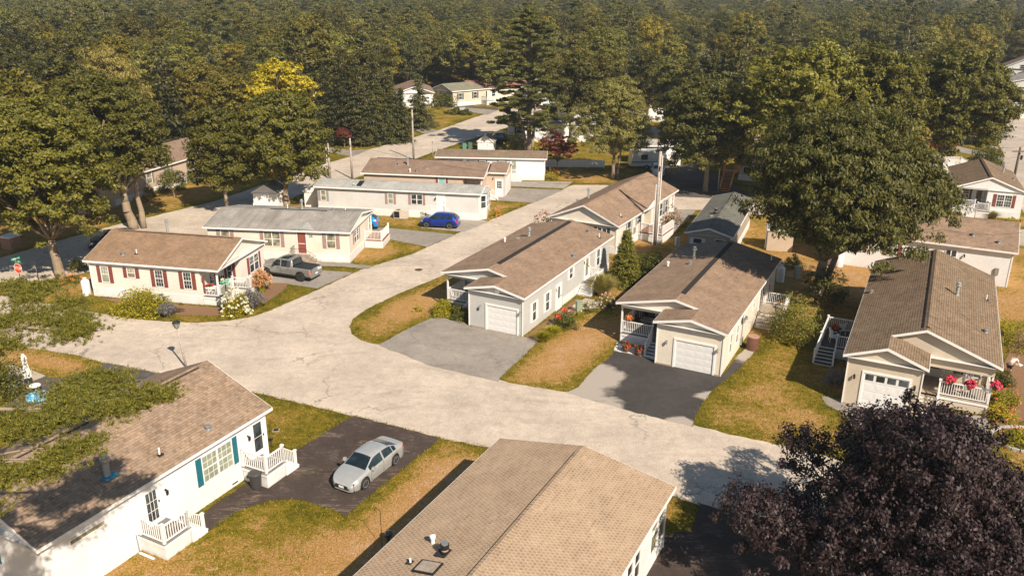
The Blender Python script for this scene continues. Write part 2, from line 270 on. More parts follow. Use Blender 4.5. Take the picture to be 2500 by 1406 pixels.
# ---------------------------------------------------------------- houses
WC = {}
def rail(mb, p, q, h=.9, post=(1, 1), sp=.13, cap=True):
    """baluster rail from p to q (feet at deck level)"""
    p = Vector(p); q = Vector(q); d = q-p; n = max(1, int(d.length/sp)); up = Vector((0, 0, 1))
    mb.bar(p+up*h, q+up*h, .07, .06); mb.bar(p+up*.1, q+up*.1, .05, .05)
    for i in range(1, n):
        a = p+d*i/n; mb.box(a.x-.017, a.x+.017, a.y-.017, a.y+.017, a.z+.11, a.z+h-.02)
    for k, a in ((0, p), (1, q)):
        if post[k]:
            mb.box(a.x-.055, a.x+.055, a.y-.055, a.y+.055, a.z-.05, a.z+h+.1)
            if cap: mb.box(a.x-.08, a.x+.08, a.y-.08, a.y+.08, a.z+h+.1, a.z+h+.14)
class House:
    def __init__(s, name, label, cat, X, Y, deg, L, W, e, r, wall, roof, o=.3, sk=.75, skm=None, foot=None, skirt=True, group=None, t=.1, backs=None):
        s.L, s.W, s.e, s.r, s.o, s.wall, s.roofm, s.sk = L, W, e, r, o, wall, roof, sk
        s.root = empty(name, label, cat, X, Y, 0, R(deg), group); s.sl = (r-e)/(W/2)
        fp = foot or [(o, o), (L-o, o), (L-o, W-o), (o, W-o)]
        m = MB().mat(wall); zt = e-.06
        for i in range(len(fp)):
            a, b = fp[i], fp[(i+1) % len(fp)]; m.poly([(a[0], a[1], .0), (b[0], b[1], .0), (b[0], b[1], zt), (a[0], a[1], zt)])
        m.build('wall', s.root, normals=False)
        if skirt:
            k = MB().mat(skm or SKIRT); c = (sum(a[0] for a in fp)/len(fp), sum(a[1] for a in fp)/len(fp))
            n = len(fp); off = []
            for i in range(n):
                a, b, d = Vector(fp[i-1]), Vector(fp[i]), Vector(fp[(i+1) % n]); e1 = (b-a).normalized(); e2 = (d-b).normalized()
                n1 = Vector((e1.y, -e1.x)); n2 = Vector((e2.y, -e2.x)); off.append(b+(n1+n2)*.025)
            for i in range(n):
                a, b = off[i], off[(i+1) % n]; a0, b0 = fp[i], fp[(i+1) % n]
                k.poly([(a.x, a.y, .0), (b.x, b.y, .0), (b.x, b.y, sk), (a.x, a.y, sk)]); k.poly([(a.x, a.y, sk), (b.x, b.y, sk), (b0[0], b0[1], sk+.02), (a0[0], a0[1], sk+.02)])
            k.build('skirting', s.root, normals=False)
    def gables(s, u0, u1, v0=None, v1=None, z0=None, e=None, r=None, vr=None, mat=None, both=True):
        v0 = s.o if v0 is None else v0; v1 = s.W-s.o if v1 is None else v1; e = s.e if e is None else e; r = s.r if r is None else r; vr = s.W/2 if vr is None else vr
        z0 = e-.06 if z0 is None else z0; lo = e-.14
        def zz(v): return (e+(r-e)*min(1, ((v-0)/vr if v < vr else (2*vr-v)/vr)))-.13
        for u in ([u0, u1] if both else [u0]):
            sg = 1 if u == u0 else -1; pts = [(v0, z0), (v1, z0), (v1, max(z0, zz(v1))), (vr, zz(vr)), (v0, max(z0, zz(v0)))]
            m = MB().mat(mat or s.wall); m.poly([(u, v, z) for v, z in pts], flip=sg > 0); m.poly([(u+.08*sg, v, z) for v, z in pts], flip=sg < 0)
            b = [(v0, z0), (v1, z0)]; m.poly([(u, v0, z0), (u+.08*sg, v0, z0), (u+.08*sg, v1, z0), (u, v1, z0)])
            m.build('gable', s.root, normals=False)
    def roof(s, u0, u1, v0=0, v1=None, e=None, r=None, vr=None, t=.09, uL=None, rake=(1, 1), rcut=None, soffit=True, name='roof', ridge=None, trim=TRIM, m=None):
        v1 = s.W if v1 is None else v1; e = s.e if e is None else e; r = s.r if r is None else r; vr = (v0+v1)/2 if vr is None else vr
        uL = u1 if uL is None else uL
        b = MB().mat(m or s.roofm)
        b.hexa([(u0, v0, e-t), (u1, v0, e-t), (u1, vr, r-t), (u0, vr, r-t)], [(u0, v0, e), (u1, v0, e), (u1, vr, r), (u0, vr, r)])
        b.hexa([(u0, vr, r-t), (uL, vr, r-t), (uL, v1, e-t), (u0, v1, e-t)], [(u0, vr, r), (uL, vr, r), (uL, v1, e), (u0, v1, e)])
        o = b.build(name, s.root)
        f = MB().mat(trim); h = .17
        f.box(u0-.02, u1+.02, v0-.03, v0-.002, e-h, e-.015); f.box(u0-.02, uL+.02, v1+.002, v1+.03, e-h, e-.015)
        for k, (u, sg) in enumerate(((u0, -1), (u1, 1))):
            if not rake[k]: continue
            a, c = sorted((u+sg*.002, u+sg*.03)); zc = 0 if rcut is None else None
            va, za = (v0, e) if not (rcut and k == 0) else (rcut, e+(r-e)*(rcut-v0)/(vr-v0))
            f.hexa([(a, va, za-h), (c, va, za-h), (c, vr, r-h), (a, vr, r-h)], [(a, va, za-.012), (c, va, za-.012), (c, vr, r-.012), (a, vr, r-.012)])
            f.hexa([(a, vr, r-h), (c, vr, r-h), (c, v1, e-h), (a, v1, e-h)], [(a, vr, r-.012), (c, vr, r-.012), (c, v1, e-.012), (a, v1, e-.012)])
        f.build('fascia', s.root)
        if soffit: MB().mat(SOFF).box(u0+.01, u1-.01, v0+.005, v1-.005, e-h+.02, e-h+.04).build('soffit', s.root)
        s.cap(u0, u1, vr, r, ridge)
        return o
    def cap(s, u0, u1, vr, r, ridge):
        sl = s.sl
        if ridge in ('caps', 'side'):
            n = int((u1-u0)/.2); b = MB().mat(s.roofm)
            for i in range(n):
                a = u0+.2*i; z = r+.012+(i % 2)*.004
                b.poly([(a, vr, z+.012), (a+.2, vr, z+.004), (a+.2, vr-.16, z-.16*sl), (a, vr-.16, z-.16*sl+.008)]); b.poly([(a+.2, vr, z+.004), (a, vr, z+.012), (a, vr+.16, z-.16*sl+.008), (a+.2, vr+.16, z-.16*sl)])
            b.build('ridge_cap', s.root, normals=False)
        if ridge == 'black':
            L = u1-u0; MB().mat(BLACK).hexa([(u0+L*.09, vr-.3, r-.3*sl-.02), (u1-L*.04, vr-.3, r-.3*sl-.02), (u1-L*.04, vr, r-.02), (u0+L*.09, vr, r-.02)], [(u0+L*.09, vr-.3, r-.3*sl+.03), (u1-L*.04, vr-.3, r-.3*sl+.03), (u1-L*.04, vr, r+.05), (u0+L*.09, vr, r+.05)]).build('ridge_vent', s.root)
        if ridge == 'side' and s.e > 3.12:
            L = u1-u0; MB().mat(BLACK).box(u0+L*.06, u1-L*.06, vr-.2, vr-.16, r-.2*sl, r-.12*sl+.03).build('ridge_vent', s.root)
        if ridge == 'bump':
            b = MB().mat(s.roofm); b.hexa([(u0+.4, vr-.22, r-.22*sl), (u1-.4, vr-.22, r-.22*sl), (u1-.4, vr+.22, r-.22*sl), (u0+.4, vr+.22, r-.22*sl)], [(u0+.4, vr-.2, r-.2*sl+.06), (u1-.4, vr-.2, r-.2*sl+.06), (u1-.4, vr+.2, r-.2*sl+.06), (u0+.4, vr+.2, r-.2*sl+.06)])
            b.hexa([(u0+.4, vr-.2, r-.2*sl+.06), (u1-.4, vr-.2, r-.2*sl+.06), (u1-.4, vr, r+.09), (u0+.4, vr, r+.09)], [(u0+.4, vr-.2, r-.2*sl+.07), (u1-.4, vr-.2, r-.2*sl+.07), (u1-.4, vr, r+.1), (u0+.4, vr, r+.1)])
            b.hexa([(u0+.4, vr, r+.09), (u1-.4, vr, r+.09), (u1-.4, vr+.2, r-.2*sl+.06), (u0+.4, vr+.2, r-.2*sl+.06)], [(u0+.4, vr, r+.1), (u1-.4, vr, r+.1), (u1-.4, vr+.2, r-.2*sl+.07), (u0+.4, vr+.2, r-.2*sl+.07)]); b.build('ridge_cap', s.root)
            MB().mat(BLACK).box(u0+.4, u1-.4, vr+.215, vr+.25, r-.25*sl, r-.2*sl+.05).build('ridge_vent', s.root)
    def rz(s, u, v, e=None): return s.e+s.sl*(v if v < s.W/2 else s.W-v)
    def frame(s, side, a, z, pos=None, off=0.):
        o = s.o
        if side == 'R': return (a, (o if pos is None else pos)-off, z), 0.
        if side == 'L': return (a, (s.W-o if pos is None else pos)+off, z), pi
        if side == 'F': return ((o if pos is None else pos)-off, a, z), -pi/2
        return ((s.L-o if pos is None else pos)+off, a, z), pi/2
    def window(s, side, a, z0, w, h, g=GLASS, sh=None, n=1, munt=None, shw=.33, pos=None, low=None, single=False, trim=.06):
        """centre a, sill z0"""
        loc, rz_ = s.frame(side, a, z0, pos); key = (w, h, n, munt, single, trim)
        if key not in WC:
            f = MB().mat(TRIM); t = trim; cw = w/n
            f.box(-w/2-t, w/2+t, -.045, 0, -t, 0); f.box(-w/2-t, w/2+t, -.045, 0, h, h+t)
            f.box(-w/2-t, -w/2, -.045, 0, 0, h); f.box(w/2, w/2+t, -.045, 0, 0, h)
            for k in range(1, n): x = -w/2+cw*k; f.box(x-.045, x+.045, -.05, 0, 0, h)
            if not single: f.box(-w/2, w/2, -.035, 0, h/2-.025, h/2+.025)
            if munt:
                mx, my, half = munt
                for k in range(n):
                    x0 = -w/2+cw*k; zs = [(h/2, h)] if half else [(0, h/2), (h/2, h)]
                    for i in range(1, mx):
                        for za, zb in zs: f.box(x0+cw*i/mx-.009, x0+cw*i/mx+.009, -.024, -.012, za, zb)
                    for za, zb in zs:
                        for j in range(1, my): z = za+(zb-za)*j/my; f.box(x0, x0+cw, -.024, -.012, z-.009, z+.009)
            fo = f.build('window', None); p1 = MB().mat(GLASS).box(-w/2, w/2, -.012, -.002, 0, h).build('pane', None)
            WC[key] = (fo.data, p1.data); bpy.data.objects.remove(fo); bpy.data.objects.remove(p1)
        me, pm = WC[key]
        f = bpy.data.objects.new('window', me); COL.objects.link(f); f.parent = s.root; f.location = loc; f.rotation_euler = (0, 0, rz_)
        pk = (key, g.name)
        if pk not in WC: q = pm.copy(); q.materials[0] = g; WC[pk] = q
        p = bpy.data.objects.new('pane', WC[pk]); COL.objects.link(p); p.parent = f
        if sh:
            for sg in (-1, 1):
                x = sg*(w/2+.07+shw/2); b = MB().mat(sh); b.box(x-shw/2, x+shw/2, -.04, -.001, -.05, h+.05)
                b.box(x-shw/2+.05, x+shw/2-.05, -.048, -.04, .05, h/2-.05); b.box(x-shw/2+.05, x+shw/2-.05, -.048, -.04, h/2+.05, h-.05)
                b.build('shutter', s.root, loc=loc, rz=rz_)
        return f
    def door(s, side, a, z0=.8, w=.86, h=2.0, m=DOORW, g=GLASS, glass=(.5, .95), munt=None, pos=None, gw=.56, surround=.1):
        loc, rz_ = s.frame(side, a, z0, pos)
        d = MB().mat(m).box(-w/2, w/2, -.03, -.002, 0, h); d.box(-w/2+.1, w/2-.1, -.038, -.03, .12, glass[0]*h-.12); d = d.build('door', s.root, loc=loc, rz=rz_)
        f = MB().mat(TRIM); t = surround; f.box(-w/2-t, -w/2-.002, -.05, 0, 0, h+t); f.box(w/2+.002, w/2+t, -.05, 0, 0, h+t); f.box(-w/2-.002, w/2+.002, -.05, 0, h+.002, h+t); f.box(-w/2-t, w/2+t, -.08, 0, -.05, 0); f.build('door_frame', s.root, loc=loc, rz=rz_)
        p = MB().mat(g).box(-gw/2, gw/2, -.044, -.03, glass[0]*h, glass[1]*h)
        if munt:
            p.mat(TRIM)
            for i in range(1, munt[0]): x = -gw/2+gw*i/munt[0]; p.box(x-.012, x+.012, -.052, -.044, glass[0]*h, glass[1]*h)
            for i in range(1, munt[1]): z = h*(glass[0]+(glass[1]-glass[0])*i/munt[1]); p.box(-gw/2, gw/2, -.052, -.044, z-.012, z+.012)
        p.build('pane', d); MB().mat(DARKM).box(w/2-.09, w/2-.05, -.08, -.03, .95, 1.07).build('handle', d)
    def lamp(s, side, a, z, pos=None, col=DARKM):
        loc, rz_ = s.frame(side, a, z, pos)
        m = MB().mat(col); m.lathe([(.05, -.02), (.05, 0)], 10, (0, -.02, .12), 'Y'); m.tube((0, -.02, .12), (0, -.14, .16), .015); m.lathe([(.02, .13), (.075, .1), (.065, .08), (.06, -.08), (.03, -.12)], 8, (0, -.14, 0)); m.mat(PVC).lathe([(.045, .07), (.045, -.07)], 8, (0, -.14, 0)); m.build('wall_lamp', s.root, loc=loc, rz=rz_)
    def trimcorner(s, pts, z1=None):
        for u, v in pts: MB().mat(TRIM).box(u-.055, u+.055, v-.055, v+.055, s.sk if s.sk else .02, (z1 or s.e)-.1).build('corner_trim', s.root)
    def garage_door(s, a, z0, w, h, win=False, pos=None):
        loc, rz_ = s.frame('F', a, z0, pos)
        d = MB().mat(DOORW); rows = 4; cols = 4
        d.box(-w/2, w/2, .04, .06, 0, h)
        for j in range(rows):
            d.box(-w/2, w/2, .012, .04, h*j/rows+.008, h*(j+1)/rows-.008)
            if win and j == rows-1: continue
            for i in range(cols):
                x0 = -w/2+w*i/cols; d.box(x0+.1, x0+w/cols-.1, .006, .012, h*j/rows+.12, h*(j+1)/rows-.12); d.box(x0+.15, x0+w/cols-.15, .003, .006, h*j/rows+.17, h*(j+1)/rows-.17)
        d = d.build('garage_door', s.root, loc=loc, rz=rz_)
        if win:
            for i in range(cols): x0 = -w/2+w*i/cols; MB().mat(GLASS).box(x0+.08, x0+w/cols-.08, -.002, .012, h*(rows-1)/rows+.12, h-.1).build('pane', d)
        f = MB().mat(TRIM); t = .13; f.box(-w/2-t, -w/2, -.05, .01, 0, h+t); f.box(w/2, w/2+t, -.05, .01, 0, h+t); f.box(-w/2, w/2, -.05, .01, h, h+t); f.build('door_frame', s.root, loc=loc, rz=rz_)
    def deck(s, u0, u1, v0, v1, z=.85, floor=DECKG, skm=None, rails=(), steps=None, slope_rails=(), name='deck'):
        d = MB().mat(floor).box(u0, u1, v0, v1, z-.04, z).build(name, s.root)
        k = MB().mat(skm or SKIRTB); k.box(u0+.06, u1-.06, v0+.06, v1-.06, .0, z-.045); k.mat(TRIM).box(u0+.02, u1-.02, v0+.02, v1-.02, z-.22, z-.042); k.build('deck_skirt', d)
        if rails or slope_rails:
            m = MB().mat(TRIM)
            for r_ in rails: rail(m, (*r_[0], z), (*r_[1], z), post=r_[2] if len(r_) > 2 else (1, 1))
            for (a, za), (b, zb) in slope_rails: rail(m, (*a, za), (*b, zb), h=.85)
            m.build('railing', d)
        if steps:
            ax, p, q, a0, a1, n, mats = steps     # ax: direction 'u-','u+','v-','v+'; from p outwards to q, spanning a0..a1
            m = MB()
            for i in range(n):
                zt = z*(n-i)/(n+1); x0 = p+(q-p)*i/n; x1 = p+(q-p)*(i+1)/n
                for (mt, za, zb, e) in ((TRIM, 0.0, zt-.04, 0), (mats, zt-.04, zt, .03*(1 if q > p else -1))):
                    m.mat(mt)
                    if ax[0] == 'u': m.box(x0, x1+e, a0, a1, za, zb)
                    else: m.box(a0, a1, x0, x1+e, za, zb)
            m.build('steps', d)
        return d
    def vent(s, u, v, kind='pipe', h=.35):
        z = s.rz(u, v); m = MB()
        if kind == 'pipe': m.mat(BLACK).box(-.14, .14, -.14, .14, -.06, .02); m.mat(PVC).tube((0, 0, 0), (0, 0, h), .045, n=8); nm = 'vent_pipe'
        elif kind == 'flue': m.mat(LEAD).lathe([(.14, -.1), (.12, .05), (.1, .1), (.1, h), (.19, h+.01), (.19, h+.06), (.1, h+.08), (.1, h+.16), (.15, h+.17), (.15, h+.22), (.03, h+.27)], 12); nm = 'flue'
        elif kind == 'cap': m.mat(GALV).lathe([(.16, -.06), (.15, .02), (.1, .06), (.1, .14), (.17, .15), (.17, .2), (.06, .25)], 12); nm = 'vent_cap'
        elif kind == 'box': m.mat(LEAD).box(-.13, .13, -.13, .13, -.05, .1); nm = 'vent_box'
        elif kind == 'blue':
            m.mat(BLUEF).box(-.35, .35, -.35, .35, -.02, .03); m.mat(LEAD).tube((0, 0, 0), (0, 0, .8), .15, n=14); m.mat(GALV).lathe([(.2, .72), (.22, .78), (.22, .9), (.14, .95), (.13, 1.02), (.17, 1.04), (.17, 1.12), (.06, 1.2)], 14); nm = 'flue'
        elif kind == 'pot': m.mat(BLACK).box(-.3, .3, -.3, .3, -.03, .03); m.mat(DARKM).lathe([(.17, 0), (.17, .16)], 14); m.mat(CONC).lathe([(.15, .16), (.15, .25)], 14); m.mat(DARKM).lathe([(.18, .25), (.18, .45)], 14); m.mat(GALV).lathe([(.15, .45), (.15, .5)], 14); nm = 'flue'
        elif kind == 'mush': m.mat(PVC).lathe([(.08, 0), (.08, .24), (.12, .26), (.12, .36), (.03, .4)], 12); nm = 'vent_pipe'
        m.build(nm, s.root, loc=(u, v, z))
    def text(s, side, a, z, body, size, pos=None, mat=DARKM): text_mesh(body, size, mat, 'house_number', s.root, *s.frame(side, a, z, pos, .02))
def text_mesh(body, size, mat, name, parent, loc, rz):
    cu = bpy.data.curves.new(name, 'FONT'); cu.body = body; cu.size = size; cu.extrude = .004; cu.align_x = 'CENTER'; cu.align_y = 'CENTER'
    o = bpy.data.objects.new('tmp', cu); COL.objects.link(o); dg = bpy.context.evaluated_depsgraph_get(); me = bpy.data.meshes.new_from_object(o.evaluated_get(dg)); bpy.data.objects.remove(o)
    for v in me.vertices: v.co = (v.co.x, -v.co.z, v.co.y)
    me.materials.clear(); me.materials.append(mat); t = bpy.data.objects.new(name, me); COL.objects.link(t); t.parent = parent; t.location = loc; t.rotation_euler = (0, 0, rz); KIDS.setdefault(parent.name, []).append(t); return t
o = .3
# H1: white house at the lower left
h = House('white_house', 'white house with teal shutters and two white entry decks beside the silver sedan', 'house', -18.711, 27.689, 63.08, 13.39, 8.6, 3.29, 5.08, W_WHITE, SH1, sk=.0, skirt=False)
h.gables(.3, 13.09); h.roof(0, 13.39, ridge='side'); h.trimcorner([(.32, .32), (13.07, .32)])
h.window('R', 9.65, 1.27, 1.9, 1.4, BLIND, SH_TEAL, 2, (3, 2, 0)); h.window('R', 2.36, 2.38, 1.66, .2, CURT, single=True)
h.door('R', 12.46, .88, .9, 1.98, g=GLASS, glass=(.13, .93), munt=(1, 2)); h.door('R', 5.6, .88, .9, 1.98, g=GLASS, glass=(.1, .85), munt=(3, 3))
h.lamp('R', 11.77, 2.2); h.lamp('R', 6.42, 2.1); h.window('R', 10.57, .14, .42, .12, GLASS, single=True, trim=.03); h.window('F', 4.6, 1.3, 1.9, 1.3, GLASS, SH_TEAL, 2, (3, 2, 0))
h.deck(11.12, 12.55, -1.42, .3, .86, rails=[((11.2, .2), (11.2, -1.34)), ((11.2, -1.34), (12.45, -1.34), (0, 1))], slope_rails=[(((12.45, -1.34), .86), ((13.35, -1.34), .12))], steps=('u+', 12.55, 13.5, -1.42, .2, 4, TRIM))
h.deck(4.66, 6.2, -1.38, .3, .86, rails=[((4.74, .2), (4.74, -1.3)), ((4.74, -1.3), (6.1, -1.3), (0, 1))], slope_rails=[(((6.1, -1.3), .86), ((6.95, -1.3), .12))], steps=('u+', 6.2, 7.1, -1.38, .2, 4, TRIM))
MB().mat(GALV).tube((4.5, .2, 1.0), (4.45, .05, .15), .025).mat(TRIM).bar((4.45, .1, .1), (4.5, -.75, .04), .1, .06).build('downpipe', h.root)
h.vent(4.38, 1.27, 'blue'); h.vent(6.89, .9, 'pipe'); h.vent(9.74, .75, 'cap'); h.vent(11.0, 8.3, 'cap')
# H2: bottom centre
h = House('white_house', 'white house whose large tan shingle roof runs off the bottom of the photo', 'house', .942, 20.169, 62.43, 14, 9.01, 3.18, 4.01, W_WHITE, SH2, sk=.0, skirt=False)
h.gables(.3, 13.7); h.roof(0, 14, ridge='caps'); h.trimcorner([(13.68, .32)])
MB().mat(BLACK).box(.3, 13.3, 4.68, 4.70, 3.96, 3.995).build('ridge_vent', h.root)
for a in (13.15, 12.1): h.window('R', a, .85, .78, .95, CURT, single=True, trim=.09)
for a in (13.15, 12.1): h.window('R', a, 1.95, .78, .6, BLIND, single=True, trim=.09)
for a in (9.9, 9.0): h.window('R', a, .95, .62, 1.5, GLASS, trim=.07)
h.vent(5.04, 7.17, 'mush'); h.vent(4.55, 6.3, 'pot'); h.vent(3.65, 7.3, 'pipe', .2)
z = h.rz(0, 6.5); MB().mat(DARKM).hexa([(3.15, 5.95, z+.07), (3.15, 6.9, z-.1), (3.9, 6.9, z-.1), (3.9, 5.95, z+.07)], [(3.15, 5.95, z+.17), (3.15, 6.9, z), (3.9, 6.9, z), (3.9, 5.95, z+.17)]).mat(CONC).hexa([(3.22, 6.02, z+.16), (3.22, 6.83, z+.01), (3.83, 6.83, z+.01), (3.83, 6.02, z+.16)], [(3.22, 6.02, z+.175), (3.22, 6.83, z+.025), (3.83, 6.83, z+.025), (3.83, 6.02, z+.175)]).build('skylight', h.root)
# H3: cream house with red shutters
h = House('cream_house', 'cream house with dark red shutters and corner porch, between the road and the green lawn', 'house', -34.72, 64.66, -11.4, 11.94, 8.3, 3.15, 4.62, W_PEACH, SH3, foot=[(.3, .3), (10.1, .3), (10.1, 3.95), (11.64, 3.95), (11.64, 8), (.3, 8)])
h.gables(.3, 11.64); h.roof(0, 11.94, ridge='side'); h.trimcorner([(.32, .32)])
h.window('R', 1.62, 1.3, .62, 1.32, BLIND, SH_RED, 1, (3, 2, 1)); h.window('R', 4.03, 1.88, .62, .76, CURT, SH_RED, 1, (3, 2, 1)); h.window('R', 6.5, 1.3, .64, 1.34, GLASS, SH_RED, 1, (3, 2, 0)); h.window('R', 9.0, 1.3, .64, 1.34, GLASS, SH_RED, 1, (3, 2, 0))
h.window('B', 6.15, 1.1, 1.5, 1.35, GLASS, SH_RED, 2, (3, 2, 1)); h.window('B', 2.2, 1.35, 1.1, 1.25, GLASS, None, 1, (3, 2, 0), pos=10.1)
h.window('R', 10.6, 1.0, .4, 1.4, GLASS, SH_RED, 1, None, .25, pos=3.95)
MB().mat(SH_RED).box(10.25, 10.45, .33, .36, 1.0, 2.4).build('shutter', h.root); bpy.data.objects[-1] if 0 else None
d = h.deck(10.12, 11.64, .3, 3.95, .75, DECKG, SKIRT, rails=[((10.2, .38), (11.58, .38)), ((11.58, .38), (11.58, 2.6), (0, 1))], name='porch_floor')
d2 = h.deck(11.66, 13.0, 2.55, 5.6, .75, DECKG, SKIRT, rails=[((11.7, 2.62), (12.92, 2.62), (0, 1))], slope_rails=[(((12.92, 2.62), .75), ((12.96, 5.5), .1))], name='ramp')
MB().mat(TRIM).box(11.5, 11.62, .32, .44, .75, 2.95).build('porch_post', h.root)
fb = MB().mat(TRIM).box(10.5, 11.3, .2, .36, 1.45, 1.62).build('flower_box', h.root)
h.vent(3.0, 1.0, 'cap'); h.vent(4.1, 1.25, 'pipe'); h.vent(4.2, 5.6, 'flue', 1.0)
# H4
h = House('cream_house', 'cream house with weathered grey roof and mauve shutters behind the pickup truck', 'house', -28.672, 75.016, -6.23, 14.04, 8.32, 3.05, 3.85, W_CREAM, SHG)
h.gables(.3, 13.74); h.roof(0, 14.04); h.trimcorner([(13.72, .32), (13.72, 8.0)])
MB().mat(BLACK).box(5, 10.6, 4.08, 4.14, 3.83, 3.9).build('ridge_vent', h.root)
h.window('R', 2.0, 1.35, .8, 1.35, CURT, SH_MAUVE, shw=.36); h.window('R', 6.5, 1.36, 1.5, 1.36, CURT, SH_MAUVE, 2); h.window('R', 12.1, 1.38, .76, 1.38, CURT, SH_MAUVE, shw=.36)
h.door('R', 9.33, .78, .78, 1.97, DOORR, DOORR, glass=(.06, .94), gw=.6); MB().mat(TRIM).box(8.98, 9.68, .25, .26, 1.68, 1.74).build('door_rail', h.root)
h.text('R', 10.2, 2.45, '26', .38); h.window('B', 2.75, 1.38, 1.45, 1.15, GLASS, SH_MAUVE, 2, (2, 1, 1)); h.window('B', 7.35, 1.2, .45, 1.3, GLASS)
zr = 3.05
m = MB().mat(SHP); m.hexa([(8.4, 0, 3.06), (9.5, 0, 3.06), (9.5, 1.75, 3.4), (9.5, 1.75, 3.4)], [(8.3, -.05, 3.08), (9.5, -.05, 3.3), (9.5, 1.7, 3.42), (9.5, 1.7, 3.42)]); m.hexa([(9.5, 0, 3.06), (10.6, 0, 3.06), (9.5, 1.75, 3.4), (9.5, 1.75, 3.4)], [(9.5, -.05, 3.3), (10.7, -.05, 3.08), (9.5, 1.7, 3.42), (9.5, 1.7, 3.42)]); m.build('entry_gable', h.root)
d = MB().mat(CONC).box(8.55, 10.05, -.95, .28, 0, .72)
for i in range(3): d.box(10.05+.33*i, 10.38+.33*i, -.95, .2, 0, .54-.18*i)
d = d.build('entry_steps', h.root)
m = MB().mat(DARKM)
for p, q in (((8.6, -.9, .72), (8.6, .2, .72)), ((8.6, -.9, .72), (10.0, -.9, .72)), ((10.0, -.9, .72), (11.0, -.9, .05))):
    P, Q = Vector(p), Vector(q); n = int((Q-P).length/.12); m.tube(P+Vector((0, 0, .85)), Q+Vector((0, 0, .85)), .018, n=5)
    for i in range(n+1): a = P+(Q-P)*i/n; m.tube(a, a+Vector((0, 0, .85)), .008, n=4, cap=False)
m.build('handrail', d)
h.deck(13.76, 15.65, 5.1, 8.1, .75, DECKR, SKIRTB, rails=[((13.85, 5.2), (15.5, 5.2)), ((15.5, 5.2), (15.5, 7.9), (0, 1))])
h.vent(2.0, 7.2, 'pipe', .3); h.vent(7.6, 5.6, 'flue', .7); h.vent(10.9, 5.0, 'cap'); h.vent(12.0, 5.4, 'pipe', .2); h.vent(6.3, 5.2, 'pipe', .4)
# H5 long single trailer
h = House('mobile_home', 'long pale grey mobile home with bay window end, behind the blue hatchback', 'mobile home', -22.1, 91.61, -9.7, 19.0, 4.2, 3.06, 3.5, W_GREY2, SHP)
h.gables(.3, 18.7); h.roof(0, 19.0); h.trimcorner([(18.68, .32)])
for a, g, sh in ((.98, CURT, SH_GREY), (8.75, BLIND, SH_BRN)): h.window('R', a, 1.45, .52, 1.08, g, SH_MAUVE if a > 3 else SH_GREY, shw=.28)
h.window('R', 11.74, 1.5, 1.2, 1.06, GLASS, SH_MAUVE, 2, shw=.28); h.door('R', 14.45, .8, .8, 1.9, g=DOORW, glass=(.1, .9), munt=(1, 2)); h.lamp('R', 13.85, 2.2)
h.deck(13.6, 15.2, -1.0, .28, .78, TRIM, SKIRTB, rails=[((13.7, -.9), (15.1, -.9))], slope_rails=[(((15.1, -.9), .78), ((16.0, -.9), .1))], steps=('u-', 13.6, 12.8, -.95, .2, 4, TRIM))
m = MB().mat(W_GREY2); B = [(18.7, .5), (19.35, 1.2), (19.35, 3.0), (18.7, 3.8)]
for i in range(3): a, b = B[i], B[i+1]; m.poly([(*a, 0), (*b, 0), (*b, 2.95), (*a, 2.95)])
m.build('bay', h.root); m = MB().mat(SHP); T = [(18.6, .35), (19.55, 1.1), (19.55, 3.1), (18.6, 3.95)]
for i in range(3): m.poly([(*T[i], 2.93), (*T[i+1], 2.93), (18.6, 2.1, 3.4)])
m.build('bay_roof', h.root)
h.window('B', 2.1, 1.3, 1.5, 1.35, GLASS, None, 2, pos=19.36)
w = h.window('B', .85, 1.3, .62, 1.35, GLASS, pos=19.04); w.rotation_euler = (0, 0, R(47)); w.location.y = .85
z = h.rz(5, 1.2); MB().mat(DARKM).hexa([(4.8, .5, z-.13), (5.35, .5, z-.13), (5.35, 1.8, z+.1), (4.8, 1.8, z+.1)], [(4.8, .5, z-.06), (5.35, .5, z-.06), (5.35, 1.8, z+.19), (4.8, 1.8, z+.19)]).build('skylight', h.root)
h.vent(4.45, .7, 'pipe', .25)
# H6 tan house with garage bump
h = House('tan_house', 'tan row home with brown roof and a garage wing at its end', 'house', -18.17, 99.08, -8.7, 15.0, 8.03, 3.0, 4.0, W_TAN, SHK, foot=[(.3, .3), (12.4, .3), (12.4, 1.6), (14.7, 1.6), (14.7, 7.7), (.3, 7.7)])
h.gables(.3, 14.7); h.roof(0, 15.0); MB().mat(BLACK).box(.8, 14.4, 4.1, 4.2, 3.96, 4.03).build('ridge_vent', h.root)
h.window('R', 9.87, 1.4, .8, 1.2, AQUA, SH_RED, shw=.25); MB().mat(TRIM).box(14.55, 14.67, .32, .44, .75, 2.85).build('porch_post', h.root)
h.deck(12.42, 14.7, .3, 1.6, .75, DECKG, name='porch_floor', rails=[((12.5, .4), (14.6, .4))])
m = MB().mat(W_TAN)
for a, b in (((14.7, 3.0), (17.0, 3.0)), ((17.0, 3.0), (17.0, 7.6)), ((17.0, 7.6), (14.7, 7.6))): m.poly([(*a, 0), (*b, 0), (*b, 3.0), (*a, 3.0)])
m.poly([(17.0, 3.0, 3.0), (17.0, 7.6, 3.0), (17.0, 5.3, 3.7)])
m.build('garage_wall', h.root); h.roof(15.05, 17.25, 2.7, 7.9, 3.05, 3.8, name='garage_roof', rake=(0, 1), soffit=False)
h.door('R', 16.3, .1, .8, 2.0, g=GLASS, glass=(.5, .92), munt=(3, 3), pos=3.0); h.lamp('R', 15.6, 2.3, pos=3.0, col=GALV)
MB().mat(DOORW).box(17.0, 17.04, 3.6, 7.0, .1, 2.2).build('garage_door', h.root); MB().mat(TRIM).tube((16.98, 2.96, .1), (16.98, 2.96, 2.9), .05).build('downpipe', h.root)
